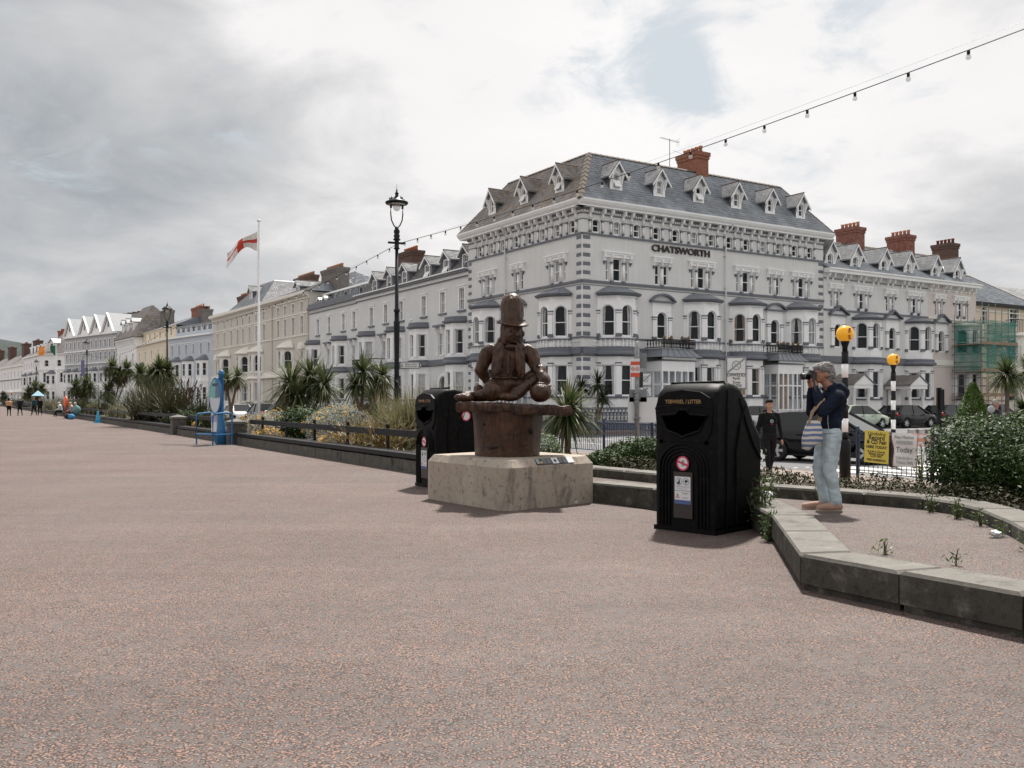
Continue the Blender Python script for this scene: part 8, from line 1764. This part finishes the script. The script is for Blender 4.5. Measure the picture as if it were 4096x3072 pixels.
for j in range(rows):
    for i in range(n): b.f.append((j * n + i, j * n + (i + 1) % n, (j + 1) * n + (i + 1) % n, (j + 1) * n + i)); b.m.append(0)
O('stump', b, M_wood, st, smooth=True)
for p, q, r in (((-.30, -.40, .14), (-.12, -.475, .15), .022), ((.02, -.49, .2), (.30, -.39, .17), .010), ((.33, -.38, .42), (.36, -.36, .33), .03), ((-.36, -.34, .47), (-.30, -.385, .475), .022)): O('knot', MB().tube([p, ((Vector(p) + Vector(q)) / 2 + Vector((0, -.012, -.006)))[:], q], [r * .3, r, r * .3], 6), mat('wood_crack', (.008, .004, .003), .8, 0), st)
# slab: an uneven plank seat with an axe-cut edge
poly = []; A0, A1 = -.735, .925
top_e = [(A0 + (A1 - A0) * i / 26, -.56 + .05 * math.sin(i * .7) + .02 * math.sin(i * 2.3)) for i in range(27)]; bot_e = [(A1 - (A1 - A0) * i / 18, .46 + .05 * math.sin(i * .9)) for i in range(19)]
pl = top_e + bot_e; n = len(pl); b = MB(); vs = []
for kz, ins in ((.655, .97), (.69, 1.0), (.76, 1.0), (.80, .98)):
    for (px_, py_) in pl: vs.append((px_ * ins, py_ * ins, kz - .065 * (px_ + .7) / 1.6 + .012 * math.sin(px_ * 21 + kz * 40)))
b.add(vs, [tuple(range(n))[::-1], tuple(3 * n + i for i in range(n))] + [(k * n + i, k * n + (i + 1) % n, (k + 1) * n + (i + 1) % n, (k + 1) * n + i) for k in range(3) for i in range(n)]); O('slab', b, M_wood, st)
for xx in (-.46, -.1, .06, .43, .62): O('split', MB().tube([(xx, -.62, .80 - .065 * (xx + .7) / 1.6), (xx + .03, -.625, .73 - .065 * (xx + .7) / 1.6), (xx + .05, -.60, .675 - .065 * (xx + .7) / 1.6)], .008, 5), mat('wood_crack', None), st)
# figure, in stump coordinates (x right, -y to the viewer, z above the plinth)
zf = .79; E = lambda c_, r, rot=(0, 0, 0): ('e', c_, r, rot, 0); K = lambda p, q, a, c_: ('c', p, q, a, c_, 0)
fp_ = [K((-.06, .0, .98), (-.20, -.27, .95), .165, .135), E((-.21, -.27, .95), (.15, .15, .15)), K((-.24, -.16, .90), (-.50, -.04, .88), .10, .08), K((-.50, -.05, .885), (-.60, -.18, .87), .07, .075), E((-.63, -.22, .855), (.145, .075, .062), (0, .10, .12)), E((-.43, .02, .99), (.075, .09, .06), (0, -.5, 0)),     # kneeling leg, boot
       K((.03, .0, .98), (.46, -.02, 1.23), .135, .105), E((.485, -.04, 1.24), (.09, .095, .105)), K((.47, -.06, 1.20), (.14, -.24, .92), .088, .082), K((.20, -.21, .965), (.12, -.25, .905), .098, .092), E((.02, -.33, .865), (.15, .085, .062), (0, .05, .3)), E((.10, -.28, .90), (.075, .08, .07)),      # raised knee, shin, boot
       E((-.03, 0, 1.05), (.23, .20, .15)), K((-.03, .0, 1.12), (.02, -.03, 1.46), .165, .185), E((.03, -.02, 1.51), (.245, .165, .13)), K((-.18, 0, 1.56), (.24, -.01, 1.55), .08, .085), E((-.03, -.155, 1.145), (.185, .05, .022)), E((-.03, -.165, 1.145), (.03, .045, .028)),
       K((-.235, 0, 1.555), (-.335, .02, 1.27), .098, .082), K((-.335, .02, 1.27), (-.265, .09, 1.09), .084, .07), K((.28, -.01, 1.545), (.375, -.07, 1.32), .108, .092), K((.375, -.07, 1.32), (.50, -.17, 1.15), .092, .085), K((.49, -.165, 1.165), (.53, -.195, 1.115), .095, .098), K((.53, -.195, 1.11), (.55, -.21, 1.085), .075, .07),
       E((-.125, -.165, 1.38), (.075, .035, .24), (0, .14, .35)), E((.165, -.165, 1.37), (.07, .035, .25), (0, -.10, -.35)), E((-.085, -.205, 1.40), (.032, .022, .22), (0, .16, 0)), E((.135, -.21, 1.39), (.03, .022, .23), (0, -.1, 0)), E((-.14, -.02, 1.63), (.035, .10, .12), (0, .25, 0)), E((.20, -.03, 1.63), (.035, .10, .11), (0, -.25, 0)), E((-.09, -.12, 1.60), (.045, .05, .09), (0, .3, .5)), E((.155, -.13, 1.59), (.04, .05, .085), (0, -.3, -.5)),
       K((.02, -.20, 1.52), (.01, -.215, 1.20), .022, .016), E((.05, -.19, 1.60), (.075, .05, .035)),
       K((.03, -.03, 1.58), (.06, -.07, 1.72), .082, .078),
       E((.075, -.09, 1.795), (.125, .135, .165), (.1, 0, .3)), E((.10, -.155, 1.70), (.062, .055, .055)), E((.105, -.205, 1.675), (.03, .022, .022)), K((.118, -.215, 1.825), (.14, -.262, 1.765), .017, .03), E((.055, -.198, 1.765), (.036, .028, .03)), E((.178, -.172, 1.765), (.032, .03, .03)), K((.045, -.205, 1.862), (.10, -.222, 1.868), .015, .015), K((.14, -.215, 1.868), (.19, -.185, 1.858), .015, .015), K((.075, -.222, 1.718), (.165, -.203, 1.722), .012, .012), K((.085, -.22, 1.70), (.155, -.205, 1.703), .014, .014),
       K((-.035, -.10, 1.90), (-.045, -.11, 1.66), .035, .028), K((-.06, -.04, 1.90), (-.085, -.05, 1.68), .042, .032), K((-.05, .03, 1.9), (-.06, .04, 1.68), .05, .04), K((.185, -.06, 1.9), (.205, -.06, 1.70), .038, .03), K((.17, .02, 1.9), (.19, .03, 1.70), .05, .04), E((.06, .05, 1.82), (.12, .09, .14)), E((.225, -.06, 1.80), (.03, .035, .045)), K((.0, -.19, 1.905), (.06, -.215, 1.895), .02, .016)]
for i in range(6): a = i / 5; fp_.append(K((.47 + .10 * a, -.275 + .09 * a, 1.115), (.475 + .11 * a, -.285 + .09 * a, 1.07), .015, .012))
fp_ += hand(1, (.545, -.215, 1.09), (.60, -.31, 1.0), (.9, .3, 0), 0, .017)
# plain round-crowned hat and a plain round jar
fp_ += [E((.075, -.05, 1.955), (.245, .25, .036), (.22, .13, 0)), K((.075, -.03, 1.985), (.068, .02, 2.20), .165, .172), E((.068, .025, 2.21), (.173, .173, .20)), E((.48, -.27, .935), (.16, .16, .145)), E((.48, -.27, 1.065), (.085, .085, .022))]
me = skin_body(fp_, .0095, 1); 
V = np.empty(len(me.vertices) * 3, np.float32); me.vertices.foreach_get('co', V); V = V.reshape(-1, 3); N_ = np.empty_like(V).ravel(); me.vertices.foreach_get('normal', N_); N_ = N_.reshape(-1, 3)
NO = mathutils.noise
dsp = np.array([.006 * NO.noise(Vector(v) * 9) + .003 * NO.noise(Vector((v[0] * 40, v[1] * 40, v[2] * 9))) + .012 * (NO.voronoi(Vector((v[0] * 17, v[1] * 17, v[2] * 8)))[0][0] - .35) for v in V.tolist()], np.float32)      # chisel facets
am = np.where((V[:, 2] > 1.66) & (V[:, 2] < 1.92) & (V[:, 1] < -.05), .25, 1.0); V += N_ * (dsp * am)[:, None]; V[:, 0] = np.where(V[:, 0] < .42, .03 + (V[:, 0] - .03) * (1 + .16 * np.clip((V[:, 2] - 1.0) / .2, 0, 1) * np.clip((1.68 - V[:, 2]) / .1, 0, 1)), V[:, 0]); me.vertices.foreach_set('co', V.ravel()); me.update()
O('carved_figure', me, M_wood, st)
for s, ex, ey in ((-1, .055, -.198), (1, .138, -.19)): O('eye', MB().ball((ex, ey - .026, 1.82), (.022, .014, .012), 8, 6), mat('wood_crack', None), st)
O('mouth', MB().tube([(.066, -.232, 1.722), (.118, -.242, 1.705), (.172, -.212, 1.726)], .0085, 5), mat('wood_crack', None), st)
# plaque on the plinth's chamfer
a = Vector((.0, 12.38)); c_ = Vector((1.18, 13.42)); e_ = (c_ - a).normalized(); inn = Vector((-e_.y, e_.x)); pc = a.lerp(c_, .53) + inn * .045
Mq = Matrix.Translation((pc.x + .06, pc.y - 13.66, .632)) @ Matrix.Rotation(math.atan2(e_.y, e_.x), 4, 'Z') @ Matrix.Rotation(math.radians(-42), 4, 'X')
mdk = mat('plaque_black', (.018, .02, .028), .3, .2, 20)
pq = O('plaque', MB().box(-.36, .36, -.012, .0, -.05, .05), mdk, PLINTH, Mq); O('card', MB().box(-.055, .06, -.016, -.012, -.05, .05), M_sticker, pq); O('panel', MB().box(.24, .36, -.016, -.012, -.05, .05), M_sticker, pq); O('picture', MB().box(-.355, -.30, -.016, -.012, -.04, .04), mat('grey_print', None), pq); O('orange_spot', disc(.018, 12), mat('orange_print', None), pq, T(-.27, -.017, -.02))
O('spade', MB().prism([(0, .034), (.024, .004), (.024, -.012), (.012, -.02), (.004, -.012), (.01, -.034), (-.01, -.034), (-.004, -.012), (-.012, -.02), (-.024, -.012), (-.024, .004)], -.018, -.016, 'y'), M_ink, pq)
for x0, x1 in ((-.24, -.17), (-.15, -.075), (.075, .145), (.16, .23)):
    for j in range(5): O('print_line', MB().box(x0, x1 - .012 * (j % 2), -.0135, -.012, .03 - j * .015 - .003, .03 - j * .015 + .002), mat('pale_print', (.30, .31, .33), .5), pq)
bpy.data.scenes.remove(_tmp)
